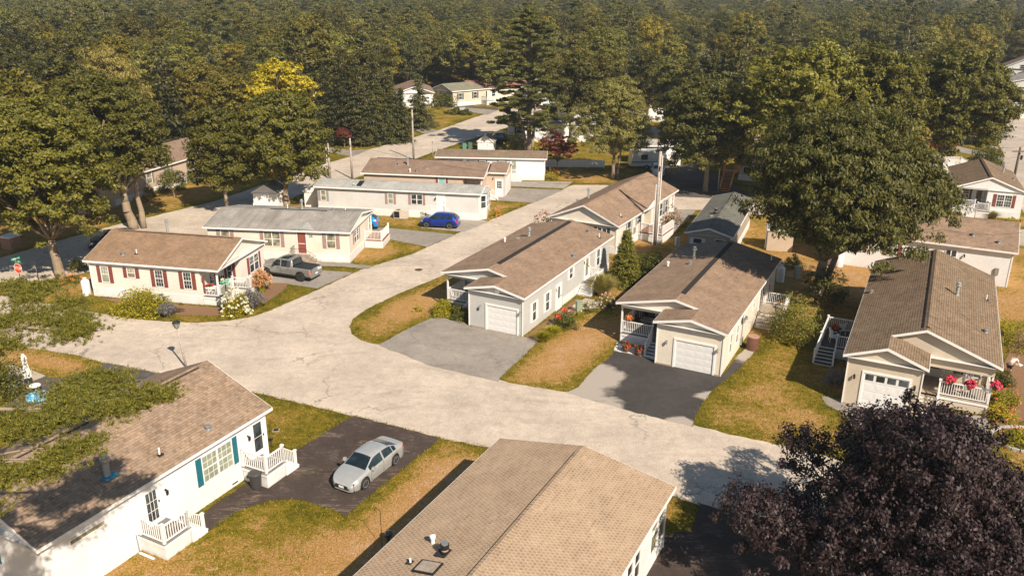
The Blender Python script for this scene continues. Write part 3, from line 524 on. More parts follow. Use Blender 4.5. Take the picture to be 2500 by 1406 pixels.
m = MB().mat(TRIM); rail(m, (14.75, 1.3, .75), (16.4, 1.3, .05)); m.build('stair_rail', h.root); m = MB().mat(TRIM)
for i in range(4): m.box(14.75+.35*i, 15.1+.35*i, 1.35, 2.6, 0, .6-.15*i)
m.build('steps', h.root)
h.vent(4.05, 2.41, 'cap'); h.vent(5.19, 2.4, 'flue', .8); h.vent(5.92, .64, 'mush'); h.vent(6.71, .83, 'cap'); h.vent(7.81, 1.64, 'box')
# H7 white single wide
h = House('mobile_home', 'white mobile home with worn brown roof, farthest of the row beside the crossing road', 'mobile home', -10.2, 109.3, -3.8, 14.65, 4.56, 2.95, 3.55, W_WHITE, SHB)
h.gables(.3, 14.35); h.roof(0, 14.65); h.trimcorner([(14.33, .32)])
for a, w in ((1.55, .8), (3.9, .5), (6.25, .85), (8.8, .85)): h.window('R', a, 1.9, w-.1, .55, CURT, SH_DGRN, shw=.15, single=True)
h.door('R', 10.35, .75, .75, 1.9, g=BLIND, glass=(.08, .92)); h.window('B', 1.5, 1.1, .7, 1.2, BLIND); h.lamp('R', 9.8, 2.2)
h.deck(9.8, 11.5, -.85, .28, .7, TRIM, rails=[((9.9, -.75), (11.4, -.75))])
# H8 / H9 / H10 : garage front with recessed porch
def garage_house(h, a, gv, gw, gh, win, mir=False, apex=2.5, pz=.8, shade=None, floor=DECKG, skm=None, beam=2.75):
    L, W, e, r, s_ = h.L, h.W, h.e, h.r, h.sl
    V = (lambda v: W-v) if mir else (lambda v: v)
    gz = e+s_*apex; g2 = 2*apex
    h.roof(a, L, ridge=shade, rcut=None if mir else apex)
    # garage extension roof
    b = MB().mat(h.roofm); t = .09
    def hx(lo, hi): b.hexa([(u, V(v), z) for u, v, z in lo], [(u, V(v), z) for u, v, z in hi])
    hx([(0, 0, e-t), (a, 0, e-t), (a, apex, gz-t), (0, apex, gz-t)], [(0, 0, e), (a, 0, e), (a, apex, gz), (0, apex, gz)])
    hx([(0, apex, gz-t), (a+.3, apex, gz-t), (a+.3, g2, e-t), (0, g2, e-t)], [(0, apex, gz), (a+.3, apex, gz), (a+.3, g2, e), (0, g2, e)])
    b.build('garage_roof', h.root)
    f = MB().mat(TRIM); hh = .18
    def fx(lo, hi): f.hexa([(u, V(v), z) for u, v, z in lo], [(u, V(v), z) for u, v, z in hi])
    fx([(-.03, -.03, e-hh), (-.002, -.03, e-hh), (-.002, apex, gz-hh), (-.03, apex, gz-hh)], [(-.03, -.03, e-.012), (-.002, -.03, e-.012), (-.002, apex, gz-.012), (-.03, apex, gz-.012)])
    fx([(-.03, apex, gz-hh), (-.002, apex, gz-hh), (-.002, g2+.03, e-hh), (-.03, g2+.03, e-hh)], [(-.03, apex, gz-.012), (-.002, apex, gz-.012), (-.002, g2+.03, e-.012), (-.03, g2+.03, e-.012)])
    f.box(-.02, a, V(-.03), V(-.002), e-hh+.01, e-.015); f.box(-.02, a+.3, V(g2+.002), V(g2+.03), e-hh+.01, e-.015); f.build('garage_fascia', h.root)
    MB().mat(SOFF).box(0.01, a-.01, V(.01), V(g2-.01), e-hh+.02, e-hh+.04).build('garage_soffit', h.root)
    gx = g2-.25; ub = a+3.1
    # walls: garage box + main body with the porch notch
    m = MB().mat(h.wall); zt = e-.06
    P = [(.3, .3), (L-.3, .3), (L-.3, W-.3), (ub, W-.3), (ub, gx), (.3, gx)]
    for i in range(6):
        p, q = P[i], P[(i+1) % 6]
        if i == 5:   # front garage wall with the door opening
            d0, d1 = gv-gw/2, gv+gw/2
            for x0, x1, z0, z1 in ((.3, d0, 0, zt), (d1, gx, 0, zt), (d0, d1, gh, zt)): m.poly([(.3, V(x0), z0), (.3, V(x1), z0), (.3, V(x1), z1), (.3, V(x0), z1)])
        else: m.poly([(p[0], V(p[1]), 0), (q[0], V(q[1]), 0), (q[0], V(q[1]), zt), (p[0], V(p[1]), zt)])
    def zg(v): return e-.13+s_*(v if v < apex else g2-v)
    m.poly([(.3, V(v), z) for v, z in ((.3, zt), (gx, zt), (gx, max(zt, zg(gx))), (apex, zg(apex)), (.3, max(zt, zg(.3))))])
    m.poly([(L-.3, .3, zt), (L-.3, W-.3, zt), (L-.3, W/2, r-.13)])
    ug = a+.3; m.poly([(ug, .3, zt), (ug, W-.3, zt), (ug, W-.3, e-.13+s_*.3), (ug, W/2, r-.13), (ug, .3, e-.13+s_*.3)])
    m.poly([(ug, V(gx), beam), (ug, V(W-.3), beam), (ug, V(W-.3), zt), (ug, V(gx), zt)]); m.poly([(ug+.12, V(gx), beam), (ug+.12, V(W-.3), beam), (ug+.12, V(W-.3), zt), (ug+.12, V(gx), zt)]); m.poly([(ug, V(gx), beam), (ug, V(W-.3), beam), (ug+.12, V(W-.3), beam), (ug+.12, V(gx), beam)])
    m.poly([(ug, V(W-.3), beam), (ub, V(W-.3), beam), (ub, V(W-.3), zt), (ug, V(W-.3), zt)])
    m.build('wall', h.root, normals=False)
    MB().mat(TRIM).box(.25, .32, V(.25), V(.32), .05, e-.15).build('corner_trim', h.root); MB().mat(TRIM).box(.25, .32, V(gx-.02), V(gx+.05), .05, e-.15).build('corner_trim', h.root)
    MB().mat(CONC).box(.27, .3, V(.3), V(gv-gw/2-.13), 0, .12).box(.27, .3, V(gv+gw/2+.13), V(gx), 0, .12).build('foundation', h.root)
    h.garage_door(V(gv), .03, gw, gh-.03, win, pos=.3)
    u0 = a+.35; rv = gx+1.05
    d = MB().mat(floor).box(u0, ub, V(gx+.01), V(W-.3), pz-.04, pz).build('porch_floor', h.root)
    k = MB().mat(skm or SKIRTB).box(u0+.08, ub, V(rv), V(W-.34), 0, pz-.05).mat(TRIM).box(u0+.03, u0+.07, V(rv-.05), V(W-.3), pz-.25, pz-.045).box(u0+.03, ub, V(W-.33), V(W-.29), pz-.25, pz-.045)
    k.box(u0+.03, u0+.075, V(W-.4), V(W-.3), 0, pz-.26); k.build('porch_skirt', d)
    m = MB().mat(TRIM); rail(m, (u0+.08, V(rv), pz), (u0+.08, V(W-.36), pz), post=(1, 0)); rail(m, (u0+.08, V(W-.36), pz), (ub-.05, V(W-.36), pz), post=(0, 0)); rail(m, (u0+.08, V(rv), pz), (u0-1.35, V(rv), .05), h=.85); m.build('railing', d)
    m = MB().mat(TRIM)
    for i in range(5): u = u0-.28*i; zt_ = pz*(5-i)/6; m.mat(TRIM).box(u-.28, u, V(gx+.02), V(rv-.05), 0, zt_-.04).mat(floor if i % 1 == 0 else TRIM).box(u-.28, u-.03, V(gx+.02), V(rv-.05), zt_-.038, zt_)
    m.build('steps', d)
    m = MB().mat(TRIM).box(u0+.03, u0+.14, V(W-.41), V(W-.30), pz, e-.17).box(ub-.12, ub-.01, V(W-.41), V(W-.30), pz, e-.17); m.build('porch_post', h.root)
    return V, gx, ub
h = House('grey_house', 'pale grey house with white garage door and grey driveway at the street centre', 'house', .898, 56.459, 62.85, 18.04, 8.4, 3.17, 4.11, W_GREY, SH8, skirt=False)
for c in [c for c in bpy.data.objects if c.parent == h.root]: bpy.data.objects.remove(c)
V, gx, ub = garage_house(h, 2.2, 1.98, 2.5, 1.98, False, shade='black')
h.lamp('F', 3.8, 1.72, col=GALV); h.lamp('F', .48, 1.8, col=GALV); h.text('F', 4.02, 1.46, '38', .22); MB().mat(TRIM).box(.26, .295, 2.18, 2.54, 2.98, 3.32).build('gable_vent', h.root)
def wwin(h, u, z0, w, hh, sh=SH_WHT, g=GLASS): h.window('R', u, z0, w, hh, g, sh, 1, (2, 1, 1), shw=.3)
wwin(h, 2.27, .62, .55, 1.42); wwin(h, 4.6, .62, .6, 1.42); wwin(h, 9.08, 1.86, .6, .85); wwin(h, 15.03, 1.24, .62, 1.42)
h.door('R', 6.7, .02, .9, 2.0, glass=(.45, .93), gw=.3); h.lamp('R', 6.15, 1.8, col=PVC); h.door('R', 12.45, .78, .85, 1.95, g=CURT, glass=(.15, .93)); h.lamp('R', 11.8, 2.45, col=PVC)
MB().mat(SKIRTB).box(7.5, 17.74, .27, .298, 0, .66).build('skirting', h.root)
h.deck(11.45, 13.0, -1.05, .26, .76, DECKG, rails=[((12.95, .2), (12.95, -1.0)), ((12.95, -1.0), (11.5, -1.0), (1, 1))], slope_rails=[(((11.5, -1.0), .76), ((10.5, -1.0), .08))], steps=('u-', 11.45, 10.35, -1.0, .2, 4, TRIM))
h.window('F', 6.6, 1.3, .9, 1.2, GLASS, None, pos=ub); MB().mat(SH_WHT).box(ub-.04, ub-.002, 7.15, 7.5, 1.25, 2.55).build('shutter', h.root)
h.vent(12.46, 5.77, 'flue', .55); h.vent(11.04, 7.4, 'mush'); h.vent(11.76, 6.49, 'box'); h.vent(16.25, .75, 'pipe', .4); h.vent(16.63, 1.24, 'box'); h.vent(16.6, 1.9, 'cap'); h.vent(10.27, .6, 'cap')
h = House('cream_house', 'cream house with satellite dish and white garage door facing the dark driveway', 'house', 13.927, 49.974, 62.73, 17.99, 8.47, 3.2, 4.15, W_CREAM, SH8, skirt=False)
for c in [c for c in bpy.data.objects if c.parent == h.root]: bpy.data.objects.remove(c)
V, gx, ub = garage_house(h, 2.16, 2.15, 2.6, 2.03, False, shade='black')
h.lamp('F', 4.05, 1.72, col=GALV); h.lamp('F', .62, 1.8, col=GALV); MB().mat(TRIM).box(.26, .295, 2.18, 2.54, 2.8, 3.1).build('gable_vent', h.root)
wwin(h, 2.5, .88, .5, 1.35, None); wwin(h, 4.4, .88, .5, 1.3, None); wwin(h, 9.4, 1.75, .4, .82, None); h.door('R', 12.3, .78, 1.5, 1.95, m=TRIM, g=GLASS, glass=(.04, .97), gw=1.4, munt=(2, 1)); wwin(h, 15.4, 1.2, .6, 1.2, None)
h.deck(11.3, 13.7, -1.7, .28, .78, CONC, SKIRTB, rails=[((13.6, .2), (13.6, -1.6)), ((13.6, -1.6), (12.5, -1.6), (0, 1))], slope_rails=[(((12.4, -1.6), .78), ((11.2, -1.65), .5))], steps=('u-', 11.3, 10.0, -1.2, .2, 4, CONC))
m = MB().mat(GALV).lathe([(.0, .06), (.18, .05), (.27, 0), (.28, .01), (.18, .07), (.0, .08)], 16, axis='Y').tube((0, .05, 0), (0, .25, -.05), .02).tube((0, 0, -.25), (.1, -.4, -.1), .012); dsh = m.build('satellite_dish', h.root, loc=(5.6, .05, 2.25), rz=R(-25))
MB().mat(GALV).box(5.7, 6.1, .16, .29, .2, .75).tube((5.9, .25, .75), (5.9, .25, 2.9), .03).build('electric_meter', h.root)
h.door('F', 5.5, pz_ if 0 else .8, .8, 1.9, g=GLASS, pos=ub); h.window('F', 7.0, 1.2, 1.0, 1.2, GLASS, pos=ub)
h.vent(12.8, 5.93, 'flue', .75); h.vent(11.04, 7.5, 'mush'); h.vent(11.24, 5.79, 'cap'); h.vent(16.55, .58, 'pipe', .5)
h = House('beige_house', 'beige house with windowed garage door and red flowers on its porch, above the purple maple', 'house', 27.753, 42.758, 63.12, 20.58, 8.55, 3.39, 5.0, W_BEIGE, SH10, skirt=False)
for c in [c for c in bpy.data.objects if c.parent == h.root]: bpy.data.objects.remove(c)
V, gx, ub = garage_house(h, 2.2, 2.55, 2.5, 2.33, True, True, apex=2.35, shade='bump', floor=CONC, skm=W_BEIGE, beam=2.6)
h.lamp('F', 7.78, 1.95); h.lamp('F', 4.42, 1.95); h.door('F', 3.42, .8, .85, 1.9, g=GLASS, glass=(.3, .9), pos=ub); h.window('F', 1.55, 1.25, 1.5, 1.15, GLASS, None, 2, (2, 2, 0), pos=ub)
h.deck(7.05, 10.6, 8.27, 10.7, .8, DECKK, rails=[((10.5, 8.35), (10.5, 10.6)), ((10.5, 10.6), (7.1, 10.6), (0, 1)), ((7.1, 9.55), (7.1, 8.4))], slope_rails=[(((7.1, 10.6), .8), ((5.6, 10.75), .1)), (((7.1, 9.55), .8), ((5.6, 9.5), .1))], steps=('u-', 7.05, 5.5, 9.55, 10.7, 5, DECKK))
h.vent(11.52, 2.7, 'flue', .7); h.vent(13.8, .75, 'pipe', .35); h.vent(6.95, .9, 'cap'); h.vent(11.88, 8.1, 'cap')
# H11
h = House('white_house', 'white house with grey shutters and side deck, directly behind the tall utility pole', 'house', 10.007, 76.478, 60.85, 17.28, 7.45, 2.92, 4.5, W_CREAM, SH8, foot=[(.3, .3), (7.6, .3), (7.6, 1.1), (9.6, 1.1), (9.6, .3), (16.98, .3), (16.98, 7.15), (.3, 7.15)])
h.gables(.3, 16.98); h.roof(0, 17.28, ridge='caps'); h.trimcorner([(.32, .32)])
m = MB().mat(SH8); zc = 3.55
m.poly([(7.4, -.1, 2.98), (9.4, -.1, zc), (9.4, 2.9, 4.12), (7.4, .2, 3.05)]); m.poly([(9.4, -.1, zc), (10.4, -.1, 3.2), (10.4, .9, 3.36), (9.4, 2.9, 4.12)]); m.build('cross_gable', h.root)
MB().mat(W_WHITE).poly([(7.6, -.04, 2.7), (10.2, -.04, 2.7), (10.2, -.04, 3.2), (9.4, -.04, zc-.04), (7.6, -.04, 3.0)]).build('gable', h.root)
MB().mat(BLACK).bar((7.35, .05, 3.02), (7.9, 3.2, 4.3), .1, .05).build('valley', h.root)
h.window('R', 3.45, 1.15, .9, 1.35, GLASS, SH_GREY, shw=.3); h.window('R', 5.95, 1.68, .8, .9, GLASS, SH_GREY, shw=.3); h.door('R', 8.6, .75, 1.5, 1.95, m=TRIM, g=CURT, glass=(.04, .97), gw=1.4, munt=(2, 1), pos=1.1)
h.window('R', 12.6, .95, .8, 1.4, GLASS, SH_GREY, shw=.3); h.window('R', 14.3, 1.0, .8, 1.4, GLASS, SH_GREY, shw=.3); h.window('R', 16.3, 1.0, .35, 1.5, GLASS)
h.window('F', 1.8, 1.5, .9, .9, GLASS, SH_DGRN, 2, shw=.3); MB().mat(GALV).box(4.7, 5.0, .16, .29, 1.0, 1.6).build('electric_meter', h.root)
h.deck(6.0, 9.5, -2.35, .28, .8, DECKR, SKIRTB, rails=[((6.1, .2), (6.1, -2.25)), ((6.1, -2.25), (9.4, -2.25), (0, 1))])
h.vent(6.69, 6.17, 'flue', .8); h.vent(6.06, 7.1, 'cap'); h.vent(2.25, .75, 'pipe', .3); h.vent(1.47, .83, 'box')
# H12
h = House('taupe_trailer', 'taupe trailer with mossy grey roof between the utility pole and the big oak', 'mobile home', 19.9, 72.84, 67.8, 15.3, 4.4, 2.97, 3.6, W_TAUPE, SHD)
h.gables(.3, 15.0); h.roof(0, 15.3, ridge='caps'); h.window('F', 3.2, 1.5, .75, .9, GLASS, SH_WHT, shw=.25); h.window('F', 1.2, 1.9, .8, .6, GLASS); h.vent(5.96, 2.6, 'pot'); h.vent(4.8, 2.8, 'box'); h.vent(4.0, 1.1, 'pipe', .25)
# H13
h = House('white_house', 'white house with tan roof and propane tanks, partly hidden by the big oak', 'house', 33.57-5.5*cos(R(-27)), 72.45-5.5*sin(R(-27)), -27, 15.72, 8.43, 3.25, 4.82, W_WHITE, SH8, sk=0, skirt=False)
h.gables(.3, 15.42); h.roof(0, 15.72, ridge='caps'); h.trimcorner([(15.4, .32)]); h.window('R', 10.75, 1.5, .8, 1.15, GLASS, None, 2); h.window('R', 6.05, 1.5, .7, 1.2, BLIND, SH_RED, munt=(2, 2, 1)); h.window('R', 3.2, 1.5, .7, 1.2, GLASS, SH_RED)
h.lamp('R', 11.8, 2.3); MB().mat(GALV).box(14.3, 14.6, .15, .29, 1.0, 1.6).build('electric_meter', h.root); h.vent(12.2, 1.6, 'cap'); h.vent(14.2, 1.0, 'cap')
# H14
h = House('white_house', 'small white house with red shutters and a recessed front porch, at the right edge', 'house', 56.37, 90.44, 67.5, 11.8, 7.1, 3.12, 4.47, W_WHITE, SH10, o=.16, foot=[(.16, .16), (11.64, .16), (11.64, 6.94), (1.7, 6.94), (1.7, 3.7), (.16, 3.7)])
h.gables(.16, 11.64); h.roof(0, 11.8, ridge='bump'); h.window('F', 1.97, 1.25, 1.4, 1.3, GLASS, SH_RED, 2, (3, 2, 0)); h.window('F', 5.8, 1.4, .8, 1.2, GLASS, SH_RED, 1, (2, 2, 1), pos=1.7, shw=.25); h.door('F', 4.35, .78, .8, 1.9, g=GLASS, glass=(.15, .92), pos=1.7)
h.deck(.16, 1.7, 3.72, 6.94, .76, DECKG, SKIRT, rails=[((.25, 6.85), (.25, 4.75))], name='porch_floor'); h.deck(-1.0, .14, 3.3, 4.7, .76, DECKG, SKIRT, rails=[((-.92, 3.4), (.05, 3.4)), ((-.92, 3.4), (-.92, 4.6))], slope_rails=[(((-.92, 4.6), .76), ((-.92, 5.9), .1))], steps=('v+', 4.7, 5.8, -.95, .1, 4, TRIM))
MB().mat(TRIM).box(.18, .28, 6.82, 6.92, .76, 3.0).build('porch_post', h.root); h.vent(7.5, 1.6, 'flue', .7); h.vent(5.3, .7, 'cap')
# K: tan house on the left
h = House('tan_house', 'tan house with pinkish brown roof behind the large left oak', 'house', -45.30, 93.63, 73.5, 19.04, 8.09, 3.07, 4.63, W_TAN, SHK)
h.gables(.3, 18.7); h.roof(-4, 19.04)
m = MB().mat(W_TAN).poly([(-3.7, .3, 0), (.3, .3, 0), (.3, .3, 3), (-3.7, .3, 3)]).poly([(-3.7, 7.8, 0), (-3.7, .3, 0), (-3.7, .3, 3), (-3.7, 4, 4.5), (-3.7, 7.8, 3)]); m.build('wall', h.root)
for a, z, w, hh in ((1.1, 1.7, .8, .8), (6.3, 1.4, .9, 1.3), (9.9, 1.7, .8, .9), (14.2, 1.4, .8, 1.3)): h.window('R', a, z, w, hh, CURT, SH_BRN)
h.door('R', 16.6, .78, .85, 1.95, g=GLASS); h.window('R', 18.0, .9, .8, 1.6, GLASS)
# small and distant homes
def small(name, label, cat, x, y, deg, L, W, e, r, wall, roof, wins=(), **k):
    if 45 < deg < 75: x += W*sin(R(deg)); y -= W*cos(R(deg))   # placed by its left front corner
    h = House(name, label, cat, x, y, deg, L, W, e, r, wall, roof, **k); h.gables(h.o, L-h.o); h.roof(0, L)
    for w in wins: h.window(*w)
    return h
W1 = lambda a, g=GLASS, sh=SH_DGRN, s='R', n=1: (s, a, 1.4, .8*n, 1.2, g, sh, n)
small('tan_house', 'tan roofed house half hidden behind the lone spruce by the road', 'house', *G(1062, 262), 100, 12, 8, 3., 4.3, W_WHITE, SHK, [W1(3, sh=SH_BRN), W1(7, sh=SH_BRN)])
h = small('beige_house', 'beige house with a sage green roof across the far road', 'house', *G(1105, 262), 38, 12.5, 7.6, 3.2, 4.4, W_BEIGE, SHV, [W1(2.2), W1(6), W1(10, n=2), ('F', 4.2, 1.3, .9, 1.2, GLASS, SH_DGRN, 2)])
h.deck(7.5, 9.6, -1.8, .28, .8, DECKG, SKIRTB, rails=[((7.6, .2), (7.6, -1.7)), ((7.6, -1.7), (9.5, -1.7))])
small('cream_house', 'cream house with a rose red roof beside the sage roofed one', 'house', *G(1155, 256), 28, 14, 8, 3.2, 4.6, W_CREAM, SHR, [W1(5, sh=None)])
h = small('mobile_home', 'white mobile home in dappled shade behind the tall white pine', 'mobile home', *G(1238, 348), 3, 17, 4.8, 3., 3.5, W_WHITE, SHP, [W1(2), ('R', 7.3, 1.3, .9, 1.0, GLASS, SH_GREY, 1), ('R', 12.5, 1.9, 1.1, .7, GLASS, SH_GREY, 1)])
small('mobile_home', 'white mobile home end wall showing right of the feathery tree', 'mobile home', *G(1478, 300), 8, 17.5, 5, 3., 3.6, W_WHITE, SHB, [W1(12)])
small('grey_house', 'grey roofed house glimpsed through the white pine branches', 'house', *G(1385, 300), 12, 13, 8, 3., 4.6, W_WHITE, SHB, [W1(3), W1(8)])
small('blue_grey_house', 'house with a pale blue grey roof behind the white pine', 'house', *G(1315, 268), 10, 9, 7, 3., 4., W_WHITE, SHP, [W1(3)])
small('mobile_home', 'white mobile home beside the pink patio umbrella', 'mobile home', *G(1555, 405), 0, 6.5, 4.5, 2.9, 3.4, W_WHITE, SHP, [W1(2)])
h = small('grey_house', 'pale grey house behind the orange wooden stairs', 'house', *G(1795, 440), 62, 9, 5, 3.4, 4.2, W_GREY, SHK, [('F', 3.6, 1.0, 1.0, 1.7, GLASS, None, 1)])
small('white_house', 'white roofed house glimpsed at the left edge of the maple row', 'house', *G(1835, 290), 70, 12, 8, 3., 4.4, W_WHITE, SHP, [W1(3)])
small('white_house', 'white gabled house peeking out of the far trees', 'house', *G(1738, 215), 60, 10, 7, 3., 5., W_WHITE, SHK, [W1(3)])
small('white_house', 'white house behind the pale silver spruce', 'house', *G(1668, 232), 5, 12, 7, 3., 4.2, W_WHITE, SHP, [W1(3)])
small('white_house', 'white house glimpsed deep in the left woods', 'house', *G(520, 262), 5, 12, 7, 3., 4.2, W_WHITE, SHK, [W1(3)])
small('white_house', 'white house farthest left behind the woods', 'house', *G(45, 215), 5, 14, 7, 3., 4.2, W_WHITE, SHP, [W1(3)])
h = small('white_house', 'pale siding house with white entry gable beyond the right hand road', 'house', *G(2402, 288), -12, 22, 8, 3.2, 4.8, W_GREY, SHK, [W1(8.5, sh=SH_BRN, n=2), W1(4.5, sh=None)])
m = MB().mat(SHK); m.poly([(10.5, -.6, 3.1), (13.3, -.6, 4.3), (13.3, 3.2, 4.3)]); m.poly([(13.3, -.6, 4.3), (16.1, -.6, 3.1), (13.3, 3.2, 4.3)]); m.mat(TRIM).poly([(10.6, -.5, 3.05), (16, -.5, 3.05), (13.3, -.5, 4.2)]); m.build('entry_gable', h.root)
h.door('R', 13.3, .8, .9, 1.95); h.deck(12.2, 14.6, -1.6, .28, .8, TRIM, SKIRTB, rails=[((12.3, -1.5), (14.5, -1.5))], slope_rails=[(((14.5, -1.5), .8), ((16, -1.5), .1))])
h = small('white_house', 'white house with wide low gable behind the pale siding house', 'house', *G(2412, 243), 68, 12, 16, 3.2, 5.2, W_GREY2, SHG, [('F', 3, 1.6, 2.2, .9, GLASS, None, 3), ('F', 11, 1.6, 2.6, .9, GLASS, None, 3)])
h = small('white_house', 'tall white house with stepped gables at the top right edge', 'house', *G(2437, 212), 60, 14, 13, 4.8, 8., W_WHITE, SHK, [('F', 8.5, 4.6, 1., 1.0, GLASS, None, 1)])
h = small('dark_green_house', 'dark green house cut off by the right edge', 'house', *G(2478, 232), 62, 12, 11, 4., 6.6, W_GRN, SHK, [('F', 9.3, 2.0, .9, 1.2, GLASS, None, 1)])
small('white_house', 'white clapboard house at the left edge below the pine branches', 'house', -42.6, 44.2, 16, 9.2, 7, 3.1, 4.4, W_WHITE, SHP, [], sk=0, skirt=False)
# sheds
def shed(label, x, y, deg, L, W, e, r, wall, roof, name='garden_shed'):
    h = House(name, label, 'shed', x, y, deg, L, W, e, r, wall, roof, o=.1, sk=.0, skirt=False); h.gables(.1, L-.1); h.roof(0, L); h.door('F', W/2, .05, .8, 1.7, g=DOORW); return h
sx, sy = -22.1+1.75*cos(R(-9.7))-3.9*-sin(R(-9.7))*-1, 91.61+1.75*sin(R(-9.7))-3.9*cos(R(-9.7))
shed('small white shed with grey roof standing against the long grey mobile home', *G(792, 508), 80, 2.6, 2.5, 1.9, 2.7, W_WHITE, SHG)
shed('small shed whose pale roof shows over the weathered grey roof', *G(682, 512), 80, 2.8, 3.2, 1.9, 2.8, W_WHITE, SHG)
shed('tan utility shed under the big oak', *G(1868, 612), -12, 2.6, 2.2, 2.2, 2.6, W_TAN, SHD)
shed('tiny white shed behind the brown roofed trailer', *G(1205, 372), 80, 2.5, 2.6, 1.6, 2.6, W_WHITE, SHG)
shed('small white gabled shed right of the big oak', *G(2272, 448), 65, 3, 2.6, 2., 2.9, W_WHITE, SHK)
shed('grey shed tucked beside the small white house', *G(2305, 470), 65, 3, 2.6, 2., 2.7, W_GREY, SHD)
# ---------------------------------------------------------------- ground, roads
rg = random.Random(5)
def wpts(px): return [G(*p) for p in px]
def jag(pts, amp=.05, step=.5, seed=0):
    r = random.Random(seed); out = []
    for i in range(len(pts)):
        a, b = pts[i], pts[(i+1) % len(pts)]; L = hypot(b[0]-a[0], b[1]-a[1]); n = max(1, min(300, int(L/step)))
        for k in range(n):
            t = k/n; j = (amp if k else 0); out.append((a[0]+(b[0]-a[0])*t+r.uniform(-j, j), a[1]+(b[1]-a[1])*t+r.uniform(-j, j)))
    return out
EDGES = []
def sheet(name, pts, m, z, amp=.06, kind='structure', edge=True, seed=1, round_=0):
    for _ in range(round_):
        q = []
        for i in range(len(pts)): a, b = pts[i], pts[(i+1) % len(pts)]; q += [(a[0]*.75+b[0]*.25, a[1]*.75+b[1]*.25), (a[0]*.25+b[0]*.75, a[1]*.25+b[1]*.75)]
        pts = q
    if edge: EDGES.append(pts)
    p = jag(pts, amp, .4, seed) if amp else pts
    tri = tessellate_polygon([[Vector((x, y, 0)) for x, y in p]])
    me = bpy.data.meshes.new(name); me.from_pydata([(x, y, z) for x, y in p], [], [list(t) for t in tri]); me.materials.append(m)
    b = bmesh.new(); b.from_mesh(me); bmesh.ops.recalc_face_normals(b, faces=b.faces)
    if sum(f.normal.z for f in b.faces) < 0: bmesh.ops.reverse_faces(b, faces=b.faces)
    b.to_mesh(me); b.free(); o = bpy.data.objects.new(name, me); COL.objects.link(o); o['kind'] = kind; return o
main = [(-700, 720), (0, 722), (120, 742), (205, 758), (300, 776), (400, 785), (480, 788), (560, 783), (620, 772), (665, 756), (720, 732), (790, 701), (880, 659), (1008, 620), (1128, 564.6), (1204, 535), (1291, 499), (1386, 457), (1398, 452),
        (1480, 452), (1560, 464), (1657, 470), (1760, 480), (1900, 492), (2200, 520), (2200, 575), (1900, 530), (1745, 513), (1650, 512), (1560, 500), (1470, 520), (1380, 545), (1290, 578), (1180, 624), (1088, 670), (1060, 682), (976, 716), (900, 752), (862, 778), (852, 797), (858, 815), (878, 829), (905, 838), (935, 842),
        (1050, 889), (1217, 927), (1300, 945), (1384, 957), (1540, 1000), (1690, 1037), (1800, 1064), (1980, 1104), (2240, 1180), (2560, 1280), (2900, 1420), (2560, 1500), (2100, 1350), (1870, 1273), (1708, 1233), (1630, 1207), (1400, 1150), (1190, 1091), (1075, 1071), (863, 1016), (760, 990), (640, 962), (500, 935), (384, 911), (258, 887), (190, 868), (90, 853), (0, 842), (-500, 830)]
sheet('road', wpts(main), ROADM, .012, .07)
r4 = [(-700, 790), (-300, 745), (0, 690), (90, 690), (200, 668), (330, 640), (480, 600), (620, 540), (727, 478), (800, 455), (900, 425), (1014, 388), (1070, 367), (1154, 339), (1187, 329), (1232, 314), (1290, 290), (1330, 268), (1290, 258), (1218, 269), (1162, 286), (1072, 318), (1036, 328), (980, 345), (904, 364), (862, 381), (798, 399), (736, 423), (640, 452), (523, 492), (384, 526), (300, 545), (178, 578), (90, 604), (0, 630), (-500, 690)]
sheet('road', wpts(r4), ROADM, .010, .07)
sheet('road', wpts([(1400, 305), (1540, 310), (1640, 312), (1900, 318), (1900, 345), (1640, 336), (1540, 334), (1400, 330)]), ROADF, .010, .1)
sheet('road', wpts([(2425, 292), (2700, 292), (2700, 600), (2500, 520), (2440, 430), (2452, 380), (2432, 340), (2410, 310)]), ROADF, .010, .1)
sheet('road', wpts([(2250, 372), (2330, 385), (2420, 398), (2450, 402), (2450, 425), (2330, 418), (2200, 400)]), ROADF, .014, .1)
sheet('driveway', wpts([(1063, 771.6), (1101, 777), (1131, 787), (1152, 799), (1152, 790), (1278, 815), (1280, 823), (1316, 831), (1270, 878), (1238, 905), (1222, 922), (1217, 933), (1050, 893), (925, 843), (985, 808)]), DRVG, .018)
d9 = sheet('driveway', wpts([(1500, 857), (1560, 868), (1600, 880), (1610, 884), (1640, 870), (1765, 915), (1800, 870), (1835, 838), (1850, 848), (1845, 857), (1800, 905), (1742, 950), (1712, 990), (1698, 1014), (1692, 1042), (1540, 1004), (1380, 959), (1412, 945), (1430, 922), (1455, 897), (1480, 880)]), DRV9, .018)
sheet('driveway', wpts([(863.5, 1014), (1077, 1069), (1020, 1115), (960, 1164), (900, 1212), (847, 1258), (800, 1239), (762, 1228), (734, 1220), (694, 1218), (655, 1224), (610, 1237), (572, 1252), (535, 1275), (500, 1304), (480, 1290), (480, 1262), (600, 1180), (690, 1120)]), DRVK, .018)
sheet('driveway', wpts([(1708, 1229), (1698, 1262), (1684, 1296), (1624, 1305), (1600, 1330), (1560, 1420), (1800, 1560), (2200, 1500), (1873, 1271)]), DRVK, .018)
sheet('driveway', wpts([(600, 632), (700, 640), (786, 660), (864, 666), (774, 705), (690, 692), (640, 690)]), DRVG, .018)
sheet('path', wpts([(770, 641), (830, 642), (911, 649), (900, 657), (830, 651), (770, 650)]), DRVG, .022)
sheet('driveway', wpts([(890, 552), (960, 558), (1114, 573), (1043, 603), (950, 585), (890, 570)]), DRVG, .018)
sheet('driveway', wpts([(1027, 557), (1135, 567), (1194, 540), (1150, 534), (1040, 535)]), DRVL, .018)
